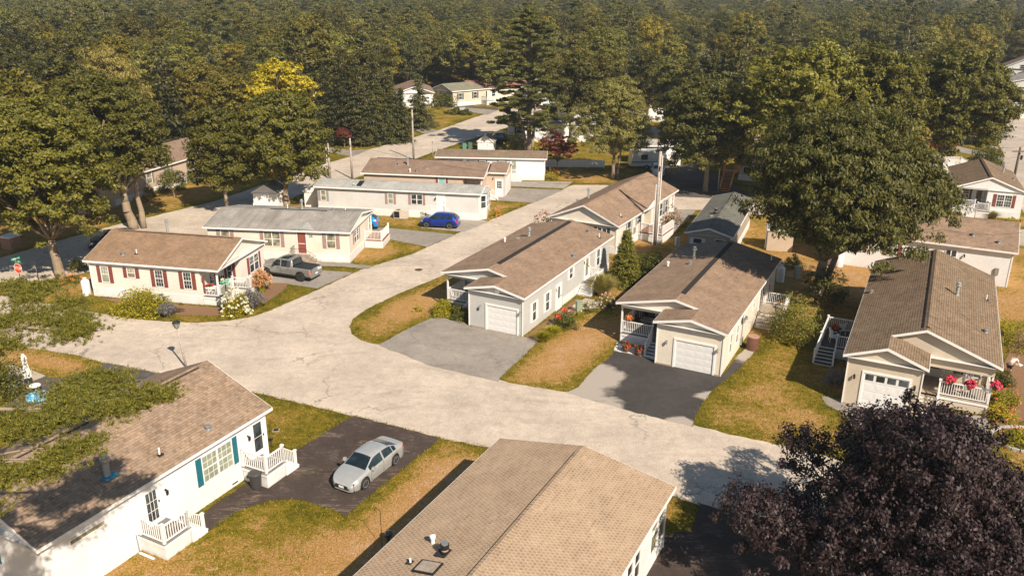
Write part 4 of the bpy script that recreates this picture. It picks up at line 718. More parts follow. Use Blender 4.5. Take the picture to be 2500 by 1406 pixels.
sheet('driveway', wpts([(1195, 470), (1246, 459), (1376, 464), (1303, 496), (1197, 489)]), DRVG, .018)
sheet('driveway', wpts([(1200, 440), (1247, 443), (1400, 444), (1378, 461), (1246, 455.5), (1200, 452)]), DRVL, .020)
sheet('driveway', wpts([(262, 886), (386, 911), (380, 980), (100, 1160), (0, 1000), (85, 930), (112, 919), (145, 924), (195, 912)]), DRVB, .018)
sheet('patio', wpts([(20, 890), (75, 903), (113, 918), (84, 930), (20, 960)]), PATHM, .022, .0)
sheet('path', wpts([(2004, 966), (2050, 975), (2415, 1018), (2418, 1110), (2440, 1210), (2360, 1190), (2200, 1140), (2060, 1010), (2020, 990)]), DRVG, .018)
sheet('driveway', wpts([(862, 368), (906, 364), (860, 383), (770, 366), (770, 356)]), DRVG, .018); sheet('driveway', wpts([(1000, 312), (1038, 328), (1072, 319), (1000, 306)]), DRVG, .018)
sheet('driveway', wpts([(1080, 262), (1122, 262), (1215, 270), (1190, 281), (1080, 262)]), DRVG, .018); sheet('driveway', wpts([(1110, 258), (1205, 262), (1222, 268), (1120, 262)]), DRVB, .020)
sheet('driveway', wpts([(1160, 336), (1195, 330), (1300, 352), (1250, 356)]), DRVB, .018)
sheet('driveway', wpts([(1620, 400), (1700, 400), (1860, 490), (1640, 480), (1560, 440)]), DRVB, .018)
sheet('driveway', wpts([(1640, 512), (1700, 514), (1690, 525), (1640, 575), (1625, 570)]), DRVG, .018)
sheet('driveway', wpts([(2330, 355), (2450, 385), (2450, 392), (2330, 370)]), DRVG, .018); sheet('driveway', wpts([(2340, 335), (2435, 358), (2440, 366), (2340, 342)]), DRVG, .018)
sheet('driveway', wpts([(2255, 470), (2310, 475), (2330, 560), (2240, 560)]), DRVB, .018); sheet('path', wpts([(2480, 560), (2560, 560), (2560, 610), (2478, 598)]), PATHM, .018)
sheet('path', wpts([(1300, 828), (1320, 834), (1400, 770), (1418, 757), (1470, 752), (1480, 738), (1430, 728), (1400, 745), (1378, 770), (1360, 775)]), PATHM, .024, .05)
sheet('mulch_bed', wpts([(1279, 824), (1300, 830), (1378, 768), (1418, 733), (1410, 727), (1362, 762)]), MULCH, .016, .08)
sheet('mulch_bed', wpts([(225, 724), (536, 751), (560, 757), (600, 742), (660, 690), (700, 690), (700, 705), (655, 735), (600, 762), (540, 772), (450, 770), (400, 768), (330, 760), (290, 740)]), MULCH, .016, .12, round_=1)
sheet('gravel_bed', wpts([(1506, 836), (1497, 856), (1560, 868), (1600, 880), (1600, 862)]), GRAVEL, .022, .05)
sheet('mulch_bed', wpts([(2430, 960), (2480, 800), (2520, 800), (2530, 1000), (2470, 1050), (2425, 1040)]), MULCH, .016, .1)
me = d9.data; at = me.attributes.new('wear', 'FLOAT', 'POINT')
wc = [(*G(1395, 952), 2.3), (*G(1445, 918), 2.0), (*G(1490, 985), .9), (*G(1660, 1032), .8), (*G(1838, 850), 2.6), (*G(1735, 968), .7)]
# subdivide the half sealed driveway so that its wear can vary across it
b = bmesh.new(); b.from_mesh(me); bmesh.ops.subdivide_edges(b, edges=[e for e in b.edges if e.calc_length() > .8], cuts=3, use_grid_fill=True); bmesh.ops.triangulate(b, faces=b.faces); b.to_mesh(me); b.free()
at = me.attributes['wear']; at.data.foreach_set('value', [max(0, max(1-hypot(v.co.x-a, v.co.y-c)/(2*q) for a, c, q in wc)) for v in me.vertices])
# one terrain sheet to beyond the horizon, finer near the camera, with a dryness field
xs = np.unique(np.concatenate([np.arange(-80, 90, .75), np.arange(-400, 400, 12.), np.linspace(-4000, 4000, 33)])); ys = np.unique(np.concatenate([np.arange(8, 170, .75), np.arange(-200, 900, 12.), np.linspace(-1000, 6000, 33)]))
X, Y = np.meshgrid(xs, ys); nx, ny = len(xs), len(ys)
P = np.stack([X.ravel(), Y.ravel(), np.zeros(nx*ny)], 1)
dist = np.full(nx*ny, 99.); near = (np.abs(P[:, 0]) < 90) & (P[:, 1] < 175); Q = P[near][:, :2]; dn = np.full(len(Q), 99.)
for e in EDGES:
    for i in range(len(e)):
        a = np.array(e[i]); b_ = np.array(e[(i+1) % len(e)]); d = b_-a; L2 = d@d
        if L2 < 1e-9: continue
        t = np.clip(((Q-a)@d)/L2, 0, 1); dn = np.minimum(dn, np.hypot(*(Q-(a+t[:, None]*d)).T))
dist[near] = dn
dry = np.full(nx*ny, .52); dry[P[:, 1] > 105] = .30
spots = [(70, 870, 7, 1.05), (150, 870, 6, 1.0), (1330, 880, 4.2, .98), (1290, 920, 3.2, .8), (1430, 830, 4, .9), (1000, 760, 2.5, .75), (1060, 745, 3, .85), (1040, 1110, 3.5, .85), (960, 1220, 2.8, .85), (900, 1290, 3.2, .9), (820, 1390, 3.5, .85), (620, 1390, 3, .6), (700, 1280, 2.6, .32), (1110, 1120, 3, .8), (1850, 980, 3, .6), (1780, 1000, 2.5, .45), (1900, 900, 3, .42), (930, 620, 3, .6), (990, 600, 3, .5), (2130, 690, 7, .85), (2000, 740, 4, .55), (2470, 740, 6, .78), (2470, 880, 3, .8), (1100, 320, 10, .42), (1600, 560, 4, .6), (1700, 560, 4, .8), (30, 600, 8, .62), (430, 480, 7, .5), (330, 745, 3, .38), (700, 715, 3, .35), (1960, 850, 3, .35), (720, 1040, 4, .38), (1720, 455, 4, .7), (1400, 440, 6, .6), (1230, 510, 3, .5), (900, 545, 4, .42), (650, 1040, 2, .3)]
for px, py, r_, v in spots:
    x, y = G(px, py); w = np.exp(-((P[:, 0]-x)**2+(P[:, 1]-y)**2)/(r_*r_)); dry = dry*(1-w)+v*w
dry = dry*(.35+.65*np.clip((dist-.25)/1.5, 0, 1)); dry[P[:, 1] > 175] = .3
me = bpy.data.meshes.new('ground'); idx = np.arange(nx*ny).reshape(ny, nx); F = np.stack([idx[:-1, :-1], idx[:-1, 1:], idx[1:, 1:], idx[1:, :-1]], -1).reshape(-1, 4)
def fastmesh(name, V, F, mats, smooth=False, mi=None):
    me = bpy.data.meshes.new(name); k = F.shape[1]; me.vertices.add(len(V)); me.vertices.foreach_set('co', np.asarray(V, np.float32).ravel()); me.loops.add(F.size); me.loops.foreach_set('vertex_index', F.astype(np.int32).ravel())
    me.polygons.add(len(F)); me.polygons.foreach_set('loop_start', np.arange(0, F.size, k, dtype=np.int32)); me.polygons.foreach_set('loop_total', np.full(len(F), k, np.int32))
    for m in mats: me.materials.append(m)
    if mi is not None: me.polygons.foreach_set('material_index', mi.astype(np.int32))
    if smooth: me.polygons.foreach_set('use_smooth', np.ones(len(F), bool))
    me.update(calc_edges=True); return me
me = fastmesh('ground', P, F, [GRASS]); a = me.attributes.new('dry', 'FLOAT', 'POINT'); a.data.foreach_set('value', dry.astype(np.float32))
go = bpy.data.objects.new('ground', me); COL.objects.link(go); go['kind'] = 'structure'
# the air over the place: thin even haze that fades the far woods
hz = MB().mat(None) if 0 else MB(); hz.box(-1500, 1500, -60, 1500, -1.5, 60); HZ = bpy.data.materials.new('haze'); HZ.use_nodes = True; t_ = HZ.node_tree; t_.nodes.remove(t_.nodes['Principled BSDF'])
pv = t_.nodes.new('ShaderNodeVolumePrincipled'); pv.inputs['Color'].default_value = (.80, .88, .95, 1); pv.inputs['Density'].default_value = .00027; pv.inputs['Anisotropy'].default_value = .2; t_.links.new(pv.outputs[0], t_.nodes['Material Output'].inputs['Volume'])
ho = hz.build('haze', None, HZ); ho['kind'] = 'stuff'; ho['label'] = 'thin warm haze lying over the homes and the far woods'
sc.cycles.volume_step_rate = 20; sc.cycles.volume_max_steps = 32
# ---------------------------------------------------------------- trees and plants
def leafquads(C, D, Nn, ln, wd):
    """rhombus leaves: centres C, length direction D, normals Nn"""
    D = D/np.linalg.norm(D, axis=1, keepdims=True); Wv = np.cross(Nn, D); Wv /= np.maximum(np.linalg.norm(Wv, axis=1, keepdims=True), 1e-6)
    l = np.asarray(ln).reshape(-1, 1)/2; w = np.asarray(wd).reshape(-1, 1)/2
    V = np.stack([C-D*l, C+Wv*w-D*l*.1, C+D*l, C-Wv*w-D*l*.1], 1).reshape(-1, 3); return V, np.arange(len(V)).reshape(-1, 4)
def rdir(r, n): v = r.normal(size=(n, 3)); return v/np.linalg.norm(v, axis=1, keepdims=True)
def clumpleaves(r, cen, rad, lv, leaf, up=.9, droop=.4, flat=.6, asp=.5, nb=None):
    """leaves scattered through flattened clumps round the points cen"""
    n = len(cen)*lv; c = np.repeat(cen, lv, 0); k = rdir(r, n)*(r.random((n, 1))**.45); k[:, 2] *= flat; c = c+k*np.repeat(np.broadcast_to(rad, len(cen)), lv)[:, None]
    N_ = (rdir(r, n)+np.array([0, 0, up])+k*.6) if nb is None else (rdir(r, n)*.9+np.array([0, 0, up*.6])+k*.7+np.repeat(nb, lv, 0)*.75); D = rdir(r, n)+np.array([0, 0, -droop]); D = D-N_*(D*N_).sum(1, keepdims=True)/(N_*N_).sum(1, keepdims=True)
    ln = leaf*r.uniform(.6, 1.35, n); return leafquads(c, D, N_, ln, ln*asp)
class Wood:
    def __init__(s): s.m = MB()
    def limb(s, p, q, r0, r1, bend, rnd, n=4, sides=6):
        p, q = Vector(p), Vector(q); pts = [p+(q-p)*i/n for i in range(n+1)]
        for i in range(1, n): pts[i] += Vector((rnd.uniform(-1, 1), rnd.uniform(-1, 1), rnd.uniform(-.4, .8)))*bend
        for i in range(n): s.m.tube(pts[i], pts[i+1], r0+(r1-r0)*i/n, r0+(r1-r0)*(i+1)/n, sides, cap=(i in (0, n-1)))
        return pts
def crown_broad(r, H, Rr, base, nl=14, cl=20, lv=60, leaf=.28, top=1., sx=1., droop=.4, lobe=.42, off=(0, 0), crad=.55, up=.9, asp=.5, flat=.6, rag=.2):
    z0, z1 = H*base, H; zc = (z0+z1)/2; rz = (z1-z0)/2; lobes = []; i = 0
    while len(lobes) < nl:
        i += 1; g = i*2.39996; t = (len(lobes)+.5)/nl; zz = 1-2*t*.88; rr = math.sqrt(max(0, 1-zz*zz))
        wr = 1.0 if zz < .2 else top
        lobes.append((np.array([off[0]*(zz*.5+.5)+cos(g)*rr*Rr*.62*wr*r.uniform(1-rag*1.3, 1+rag)*sx, off[1]+sin(g)*rr*Rr*.62*wr*r.uniform(1-rag*1.3, 1+rag), zc+zz*rz*.68*r.uniform(1-rag*.6, 1+rag*.3)]), Rr*lobe*r.uniform(.7, 1.3)))
    cen = []; nbs = []
    for c, rl in lobes:
        k = rdir(r, cl); k[:, 2] = np.where(k[:, 2] < -.45, -k[:, 2], k[:, 2]); cen.append(c+k*rl*r.uniform(.6, 1.12, (cl, 1))*np.array([1, 1, .75])); nbs.append(k)
    cen = np.concatenate(cen); V, F = clumpleaves(r, cen, r.uniform(.6, 1.3, len(cen))*crad, lv, leaf, up, droop, flat, asp, np.concatenate(nbs)); return V, F, lobes, cen
def finish(name, label, cat, x, y, V, F, leafm, wood, barkm=BARK, group=None, rz=0., shell=None, cname='crown', tname='trunk'):
    root = empty(name, label, cat, x, y, 0, rz, group)
    me = fastmesh(cname, V, F, [leafm]); c = bpy.data.objects.new(cname, me); COL.objects.link(c); c.parent = root; KIDS[root.name] = [c]
    if wood: wood.m.mats = [barkm]; wood.m.build(tname, root, smooth=True, normals=False)
    return root
def broad(name, label, x, y, H, Rr, base=.25, leafm=LF_OAK, seed=1, nl=14, cl=20, lv=60, leaf=.28, trunk=None, tr=.3, group=None, barkm=BARK, lean=(0, 0), twin=False, **k):
    r = np.random.default_rng(seed); rnd = random.Random(seed); V, F, lobes, cen = crown_broad(r, H, Rr, base, nl, cl, lv, leaf, off=lean, **k)
    w = Wood(); hub = Vector((lean[0]*.3, lean[1]*.3, H*max(base, .2)*1.1)); w.limb((0, 0, -.1), hub, tr*1.25, tr*.8, .12, rnd, 4, 10)
    if twin: w.limb((tr*2.2, .2, -.1), (hub.x+1.2, hub.y+.6, hub.z*1.9), tr*.8, tr*.3, .2, rnd, 4, 8)
    for i, (c, rl) in enumerate(lobes):
        e = Vector(c); pts = w.limb(hub if i % 3 else (hub+Vector((0, 0, H*.12))), e, tr*.45, tr*.12, .35, rnd, 4, 5)
        for j in range(5): q = cen[i*cl+(j*3) % cl]; w.limb(pts[2+j % 3], q, tr*.12, .015, .2, rnd, 2, 4)
    return finish(name, label, 'tree', x, y, V, F, leafm, w, barkm, group)
def spruce(name, label, x, y, H, Rr, leafm=LF_SPR, seed=1, layers=26, per=11, lv=26, leaf=.30, group=None, droop=.25, base=.06, gap=0.):
    r = np.random.default_rng(seed); cen = []; dirs = []; w = Wood(); rnd = random.Random(seed)
    w.m.tube((0, 0, -.1), (0, 0, H*.97), .22*H/15+.05, .03, 7)
    for i in range(layers):
        t = (i+.3)/layers; z = H*(base+(1-base)*t); L = Rr*(1-t)**.85*r.uniform(.82, 1.1)+.12
        for j in range(max(4, int(per*(1-t*.6)))):
            if r.random() < gap: continue
            a = r.uniform(0, 2*pi); Lj = L*r.uniform(.7, 1.12); n = max(2, int(Lj/.32)); s_ = (np.arange(n)+.7)/n
            u = np.array([cos(a), sin(a), 0]); q = u*Lj*s_[:, None]+np.array([0, 0, 1.])*(z-droop*Lj*s_**1.5+.12*Lj*s_**3)[:, None]; cen.append(q); dirs.append(np.repeat(u[None], n, 0))
            if i % 3 == 0 and j % 2 == 0: w.m.tube((0, 0, z), tuple(q[-1]), .03, .01, 4, cap=False)
    cen = np.concatenate(cen); dirs = np.concatenate(dirs); k = max(3, int(lv*.35)); n = len(cen)*k; c = np.repeat(cen, k, 0)+r.normal(size=(n, 3))*np.array([.2, .2, .06])*(leaf/.3)
    D = np.repeat(dirs, k, 0)*.8+rdir(r, n)*.9+np.array([0, 0, -.25]); N_ = rdir(r, n)*.6+np.array([0, 0, 1.]); ln = leaf*r.uniform(.7, 1.5, n); V, F = leafquads(c, D, N_, ln, ln*.34)
    return finish(name, label, 'tree', x, y, V, F, leafm, w, BARKD, group)
def pine(name, label, x, y, H, Rr, base=.2, leafm=LF_PIN, seed=1, nb=70, lv=110, leaf=.3, group=None, twin=True, tr=.34):
    """tall pine with layered plates of needles and gaps between"""
    r = np.random.default_rng(seed); rnd = random.Random(seed); w = Wood(); cen = []; rad = []
    pts = w.limb((0, 0, -.1), (.3, 0, H*.95), tr*1.2, .06, .25, rnd, 8, 9)
    if twin: w.limb((-.3, .1, -.1), (-1.6, .3, H*.34), tr*.6, .1, .25, rnd, 4, 7); w.limb((.5, -.1, -.1), (.95, .2, H*.55), tr*.8, .1, .15, rnd, 4, 8)
    for i in range(nb):
        t = (i+.5)/nb; z = H*(base+(1-base)*t); prof = (sin(pi*min(1, (.25+t*.75)))**.55) if t > .5 else .8+.2*t; L = Rr*prof*r.uniform(.45, 1.1)*(1 if t < .8 else 1.15-(t-.8)*3.2); a = i*2.4+r.uniform(-.5, .5); L = max(L, .5)
        e = np.array([cos(a)*L, sin(a)*L, z+L*.12]); w.limb((0, 0, z-.3), tuple(e), .07, .02, .15, rnd, 3, 4)
        for s_ in (.45, .7, .9, 1.0): cen.append(e*np.array([s_, s_, 1])+r.normal(size=3)*np.array([.35, .35, .12])*L*.25+np.array([0, 0, -(1-s_)*L*.1])); rad.append(r.uniform(.5, .95)*(.6+L/Rr*.5))
    cen = np.array(cen); V, F = clumpleaves(r, cen, np.array(rad), lv, leaf, up=.5, droop=-.5, flat=.28, asp=.3)
    return finish(name, label, 'tree', x, y, V, F, leafm, w, BARK, group)
def bush(name, label, x, y, Rr, H, leafm, seed=1, n=40, lv=45, leaf=.12, cat='shrub', flowers=None, fn=40, group=None, z=0, droop=.3, fsz=.12, parent=None, sy=1., stems=True):
    r = np.random.default_rng(seed); k = rdir(r, n); k[:, 2] = np.abs(k[:, 2]); cen = k*np.array([Rr, Rr*sy, H*.85])*r.uniform(.45, .95, (n, 1)); cen[:, 2] = np.maximum(cen[:, 2], H*.1)
    V, F = clumpleaves(r, cen, r.uniform(.7, 1.3, n)*min(Rr, H)*.3, lv, leaf, droop=droop, flat=.8)
    V[:, 2] = np.maximum(V[:, 2], .01)
    w = None
    if stems:
        w = Wood(); rnd = random.Random(seed)
        for i in range(7): c = cen[i]; w.m.tube((c[0]*.15, c[1]*.15, 0), tuple(c), .02, .008, 4)
    root = finish(name, label, cat, x, y, V, F, leafm, w, BARKD, group, cname='foliage', tname='stems'); root.location.z = z
    if flowers:
        k = rdir(r, fn); k[:, 2] = np.abs(k[:, 2]); c = k*np.array([Rr, Rr*sy, H])*r.uniform(.88, 1.08, (fn, 1)); V, F = clumpleaves(r, c, fsz*.55, 14, fsz*.8, up=.6, droop=0, flat=.9, asp=.9); me = fastmesh('blossoms', V, F, [flowers]); f = bpy.data.objects.new('blossoms', me); COL.objects.link(f); f.parent = root; KIDS[root.name].append(f)
    return root
def grasses(name, label, x, y, Rr, H, leafm, seed=1, n=900, plume=None, cat='ornamental grass', spread=.8, w=.025):
    r = np.random.default_rng(seed); a = r.uniform(0, 2*pi, n); s_ = r.random(n)**.7; b = np.stack([np.cos(a)*s_*Rr*.3, np.sin(a)*s_*Rr*.3, np.zeros(n)], 1); h = H*r.uniform(.6, 1.05, n); out = np.stack([np.cos(a), np.sin(a), np.zeros(n)], 1)*(Rr*spread*s_)[:, None]
    V = []; up = np.array([0, 0, 1.]); side = np.stack([-np.sin(a), np.cos(a), np.zeros(n)], 1)*w; prev = b; segs = []
    for k in (1, 2, 3):
        t = k/3; q = b+out*t**1.8+up*(h*(t*1.35-t*t*.42*(.6+s_)))[:, None]; ww = side*(1-t*.8); pw = side*(1-(k-1)/3*.8); segs.append(np.stack([prev-pw, prev+pw, q+ww, q-ww], 1)); prev = q
    V = np.concatenate(segs).reshape(-1, 3); F = np.arange(len(V)).reshape(-1, 4); root = finish(name, label, cat, x, y, V, F, leafm, None, cname='blades')
    if plume:
        i = r.random(n) < .45; c = prev[i]; V, F = clumpleaves(r, c, .1, 6, .16, up=0, droop=-1.5, flat=1.6, asp=.3); me = fastmesh('plumes', V, F, [plume]); f = bpy.data.objects.new('plumes', me); COL.objects.link(f); f.parent = root; KIDS[root.name].append(f)
    return root
P3 = lambda px, py: G(px, py)
def at(px, py, ty): x, y = G(px, py); return x, y, HG(px, py, ty)
# --- large trees of the neighbourhood
x, y, H = at(150, 682, 215); broad('oak_tree', 'broad oak with mottled trunk behind the stop sign at the left edge', x, y, H, 6.9, .12, LF_OAK, 11, 34, 30, 70, .30, tr=.36, lean=(-.8, 0), crad=.66)
x, y, H = at(328, 558, 150); broad('oak_tree', 'tall oak with twin pale trunks behind the red shuttered cream house', x, y, H, 5.5, .14, LF_OAK, 12, 32, 30, 70, .32, tr=.42, twin=True, lean=(-2.2, .2), crad=.66)
x, y, H = at(-60, 600, 240); broad('oak_tree', 'oak cut off by the left edge of the photo', x, y, H, 6, .2, LF_OAK, 13, 20, 20, 50, .34, crad=.7)
x, y, H = at(300, 405, 118); broad('willow_tree', 'pale golden willow rising behind the twin trunk oak', x, y, H, 5.6, .3, LF_WIL, 14, 18, 24, 50, .42, droop=2.2, asp=.28, top=.8, crad=.8)
x, y, H = at(700, 505, 200); broad('maple_tree', 'dense green tree left of the tan and grey row homes', x, y, H, 5.6, .02, LF_OAK, 15, 30, 28, 66, .32, tr=.3, crad=.66, top=.8)
x, y, H = at(556, 518, 240); broad('maple_tree', 'loose green tree half hiding the tan house', x, y, H, 3.8, .0, LF_OAK, 16, 24, 24, 56, .30, tr=.2, crad=.6)
x, y, H = at(700, 400, 135); broad('maple_tree', 'bright yellow green tree behind the dense green one', x, y, H, 5.0, .3, LF_YEL, 17, 14, 22, 46, .40, crad=.6)
x, y, H = at(430, 330, 92); broad('maple_tree', 'pale green rounded tree in front of the left woods', x, y, H, 6, .25, LF_FOR2, 18, 16, 20, 40, .5, crad=.8)
x, y, H = at(455, 318, 72); spruce('spruce_tree', 'slim blue green spruce beside the pale rounded tree', x, y, H, 3.2, LF_SPR, 19, 30, 9)
spr = [(800, 350, 158, 2.9), (838, 352, 115, 3.4), (878, 355, 150, 3.1), (918, 352, 125, 3.4), (955, 350, 168, 2.7), (982, 348, 215, 2.0)]
names_ = ['leftmost', 'tallest', 'third', 'fourth', 'fifth', 'rightmost and smallest']
for i, (a, b, t, q) in enumerate(spr): x, y, H = at(a, b, t); spruce('spruce_tree', names_[i]+' dark spruce of the dense row beside the long road', x, y, H, q, LF_SPR, 30+i, 30, 13, 30, .36, group='row of spruces by the road')
x, y, H = at(1024, 312, 180); spruce('spruce_tree', 'lone dark spruce in front of the tan roofed house', x, y, H, 3.4, LF_SPR, 41, 24, 12, 30, .36)
x, y, H = at(1290, 374, 18); pine('pine_tree', 'tall white pine with layered branches and twin bare trunks, tallest tree of the photo', x, y, H, 6.4, .16, LF_PIN, 42, 130, 210, .36)
x, y, H = at(1360, 425, 330); broad('japanese_maple', 'dark red japanese maple by the brown roofed trailer', x, y, H, 3.2, .3, LF_RED, 43, 12, 12, 40, .26, tr=.09, flat=.3, crad=.5, barkm=BARKD)
x, y, H = at(1497, 438, 170); broad('feathery_tree', 'feathery yellow green tree behind the crossing road', x, y, H, 5.2, .02, LF_FEA, 44, 34, 26, 64, .30, tr=.22, crad=.6, top=.62, rag=.45, asp=.34, droop=.7, twin=True)
x, y, H = at(1722, 468, 180); broad('oak_tree', 'round dark oak on the grass beyond the utility pole', x, y, H, 6.0, .0, LF_BIG, 45, 30, 28, 70, .33, tr=.3, crad=.68)
x, y = G(1990, 722); broad('oak_tree', 'huge oak with pale forked trunk standing over the taupe trailer', x, y, 16.4, 8.0, .2, LF_BIG, 46, 54, 38, 84, .30, tr=.42, lean=(-.7, -4.4), twin=True, crad=.7, droop=1.6, asp=.38, lobe=.33)
x, y, H = at(1930, 500, 112); broad('oak_tree', 'light topped tree directly behind the huge oak', x, y, H+.5, 7.6, .2, LF_GRN, 47, 30, 26, 60, .42, crad=.8)
x, y, H = at(2085, 490, 100); broad('oak_tree', 'second tree behind the huge oak, standing farther right', x, y, H, 6.8, .2, LF_OAK, 48, 28, 26, 60, .42, crad=.8)
x, y, H = at(2290, 452, 118); broad('oak_tree', 'large gold flecked tree left of the right hand road', x, y, H, 7.6, .17, LF_OAK, 49, 36, 30, 66, .40, crad=.8)
x, y, H = at(2398, 352, 190); spruce('spruce_tree', 'dark conifer whose branches reach over the right hand road', x, y, H, 4.0, LF_SPR, 50, 18, 12, 30, .4, droop=.0)
x, y, H = at(1712, 262, 120); spruce('spruce_tree', 'pale silver spruce in front of the white house', x, y, H, 5., LF_SIL, 51, 22, 13, 28, .5)
x, y, H = at(1760, 420, 372); broad('young_tree', 'small yellow green tree beside the thin pole', x, y, H+1.5, 1.7, .2, LF_GRN, 52, 8, 10, 30, .2, tr=.05)
x, y, H = at(2405, 418, 360); bush('round_bush', 'dark round bush behind the small white house at right', x, y, 2.6, H+1.6, LF_DSH, 53, 70, 60, .26)
x, y, H = at(425, 482, 415); broad('ornamental_tree', 'small purplish tree against the tan house wall', x, y, H, 1.7, .25, LF_DSH, 54, 9, 12, 40, .16, tr=.06)
x, y, H = at(842, 360, 312); broad('ornamental_tree', 'small pink tipped tree below the spruces', x, y, H, 1.6, .3, LF_RED, 55, 6, 9, 26, .2, tr=.05)
# purple maple in the foreground
broad('purple_maple', 'dark purple maple filling the lower right corner', 16.2, 28.0, 9.3, 7.1, .0, LF_PUR, 61, 84, 30, 100, .15, tr=.2, crad=.40, lobe=.22, asp=.55, droop=1.2, barkm=BARKD, up=.3, flat=1., top=.5, rag=.6)
# near pine: its trunk stands off the left edge, the branches reach in
def near_pine():
    r = np.random.default_rng(7); rnd = random.Random(7); w = Wood(); bx, by = -20.5, 19.0
    w.limb((0, 0, -.1), (.2, 0, 18.5), .32, .08, .1, rnd, 8, 9)
    ends = [(226, 806, 13.2), (185, 742, 13.2), (120, 700, 13.2), (60, 735, 13.2), (205, 775, 13.2), (150, 790, 13.2), (90, 780, 13.2), (40, 700, 13.2), (20, 790, 13.2), (90, 705, 13.2), (180, 820, 13.2), (10, 850, 13.2), (408, 964, 12.5), (345, 985, 12.5), (300, 1000, 12.5), (250, 960, 12.5), (215, 985, 12.5), (290, 930, 12.5), (240, 925, 12.5), (180, 960, 12.5), (150, 1010, 12.5), (100, 1040, 12.5), (60, 1060, 12.5), (20, 1030, 12.5), (180, 1020, 12.5), (214, 1090, 11.7), (165, 1115, 11.7), (120, 1150, 11.7), (20, 1165, 11.7), (-60, 1200, 12.5), (-60, 1280, 12.5), (-120, 1240, 12.5), (-100, 1100, 12.5), (-120, 1000, 12.5), (-60, 780, 12.5), (-140, 880, 12.5), (-200, 1150, 12.5), (-160, 1320, 12.5)]
    cen = []; tips = []
    hubs = []
    for px, py, h in ((40, 800, 13.3), (60, 1000, 12.7), (-60, 1120, 12.1), (-140, 1000, 12.8)):
        x, y = G(px, py, h); e = Vector((x-bx, y-by, h)); w.limb((.1, 0, h+.9), e, .11, .06, .25, rnd, 6, 6); hubs.append(e)
    for n__, (px, py, h) in enumerate(ends):
        x, y = G(px, py, h); e = Vector((x-bx, y-by, h)); s_ = hubs[0] if n__ < 12 else hubs[1] if n__ < 25 else hubs[2] if n__ < 29 else hubs[3]
        pts = w.limb(s_, e, .045, .012, .12, rnd, 4, 5); L = (e-s_).length+4; k = int(46+L*2.0)
        for j in range(k):
            t = 1-(r.random()**1.5)*min(.7, 1.5/L); q = s_+(e-s_)*t; sp = .24*L*(1-t)+.16; d = Vector((r.normal()*sp, r.normal()*sp, r.normal()*.10+.05)); p = q+d; cen.append(p)
            if j % 3 == 0: w.m.tube(tuple(q-(e-s_)*.03), tuple(p), .014, .006, 3, cap=False)
    cen = np.array([tuple(c) for c in cen]); 
    # tufts of needles
    n = len(cen)*6; c = np.repeat(cen, 6, 0)+r.normal(size=(n, 3))*np.array([.12, .12, .06]); k = 16; m_ = n*k; cc = np.repeat(c, k, 0); D = rdir(r, m_)+np.array([0, 0, .75]); ln = r.uniform(.08, .17, m_); D /= np.linalg.norm(D, axis=1, keepdims=True); N_ = rdir(r, m_)
    V, F = leafquads(cc+D*(ln/2)[:, None], D, N_, ln, np.full(m_, .018)); V = V
    return finish('pine_tree', 'pine whose needled branches reach in over the left edge and the white house roof', 'tree', bx, by, V, F, LF_PNR, w, BARK)
near_pine()
x, y = G(30, 985); bush('round_bush', 'dense dark conifer bush under the pine at the left edge', x-1.8, y+.6, 2.6, 4.6, LF_DSH, 71, 90, 90, .16)
# --- shrubs and flowers
x, y, H = at(345, 765, 697); bush('shrub', 'large yellow green shrub in front of the red shuttered house', x, y, 2.3, H, LF_SHR, 81, 90, 60, .17, sy=.7)
x, y, H = at(402, 758, 705); bush('dwarf_conifer', 'grey green dwarf conifer right of the large yellow green shrub', x, y, .6, H, LF_DSH, 82, 26, 40, .09)
for i, (a, b, c_, rr, ll) in enumerate([(410, 772, 742, .45, 'clump of lavender at the foot of the cream skirting'), (612, 752, 712, .85, 'broad lavender clump beside the white hydrangea')]):
    x, y, H = at(a, b, c_); grasses('lavender', ll, x, y, rr*1.3, H, LF_LAV, 83+i, 700, FL_K if 0 else LF_LAV, 'lavender', .9, .02)
x, y, H = at(437, 763, 727); bush('shrub', 'small dark shrub between the lavender and the porch', x, y, .45, H, LF_DSH, 85, 14, 26, .1)
x, y, H = at(578, 768, 705); bush('hydrangea', 'white flowering hydrangea at the corner of the cream porch', x, y, 1.15, H, LF_SHR, 86, 40, 40, .13, 'flowering shrub', FL_W, 90, fsz=.16)
x, y, H = at(640, 715, 680); grasses('ornamental_grass', 'pink plumed ornamental grass beside the porch ramp', x, y, .8, H+.7, LF_SHR, 87, 800, FL_G)
for a, b, c_, rr, ll, s_ in ((1085, 772, 738, .95, 'rounded green boxwood left of the grey garage', 88), (1125, 783, 752, .75, 'darker boxwood at the foot of the porch stairs', 89)): x, y, H = at(a, b, c_); bush('boxwood', ll, x, y+.3, rr*1.15, H+.35, LF_SHR if s_ == 88 else LF_DSH, s_, 80, 80, .10, droop=0)
x, y, H = at(1020, 759, 740); bush('shrub', 'little yellow bush alone on the dry corner lawn', x, y, .5, H, LF_YEL, 90, 14, 26, .1)
x, y, H = at(1380, 800, 752); bush('rose_bush', 'round dark bush with red blossoms beside the grey house', x, y, 1.15, H, LF_DSH, 91, 60, 70, .11, 'flowering shrub', FL_R, 9, fsz=.22)
x, y, H = at(1470, 722, 668); grasses('ornamental_grass', 'large tan ornamental grass by the side stairs', x, y, 1.25, H, LF_GRS, 92, 1700, spread=.95)
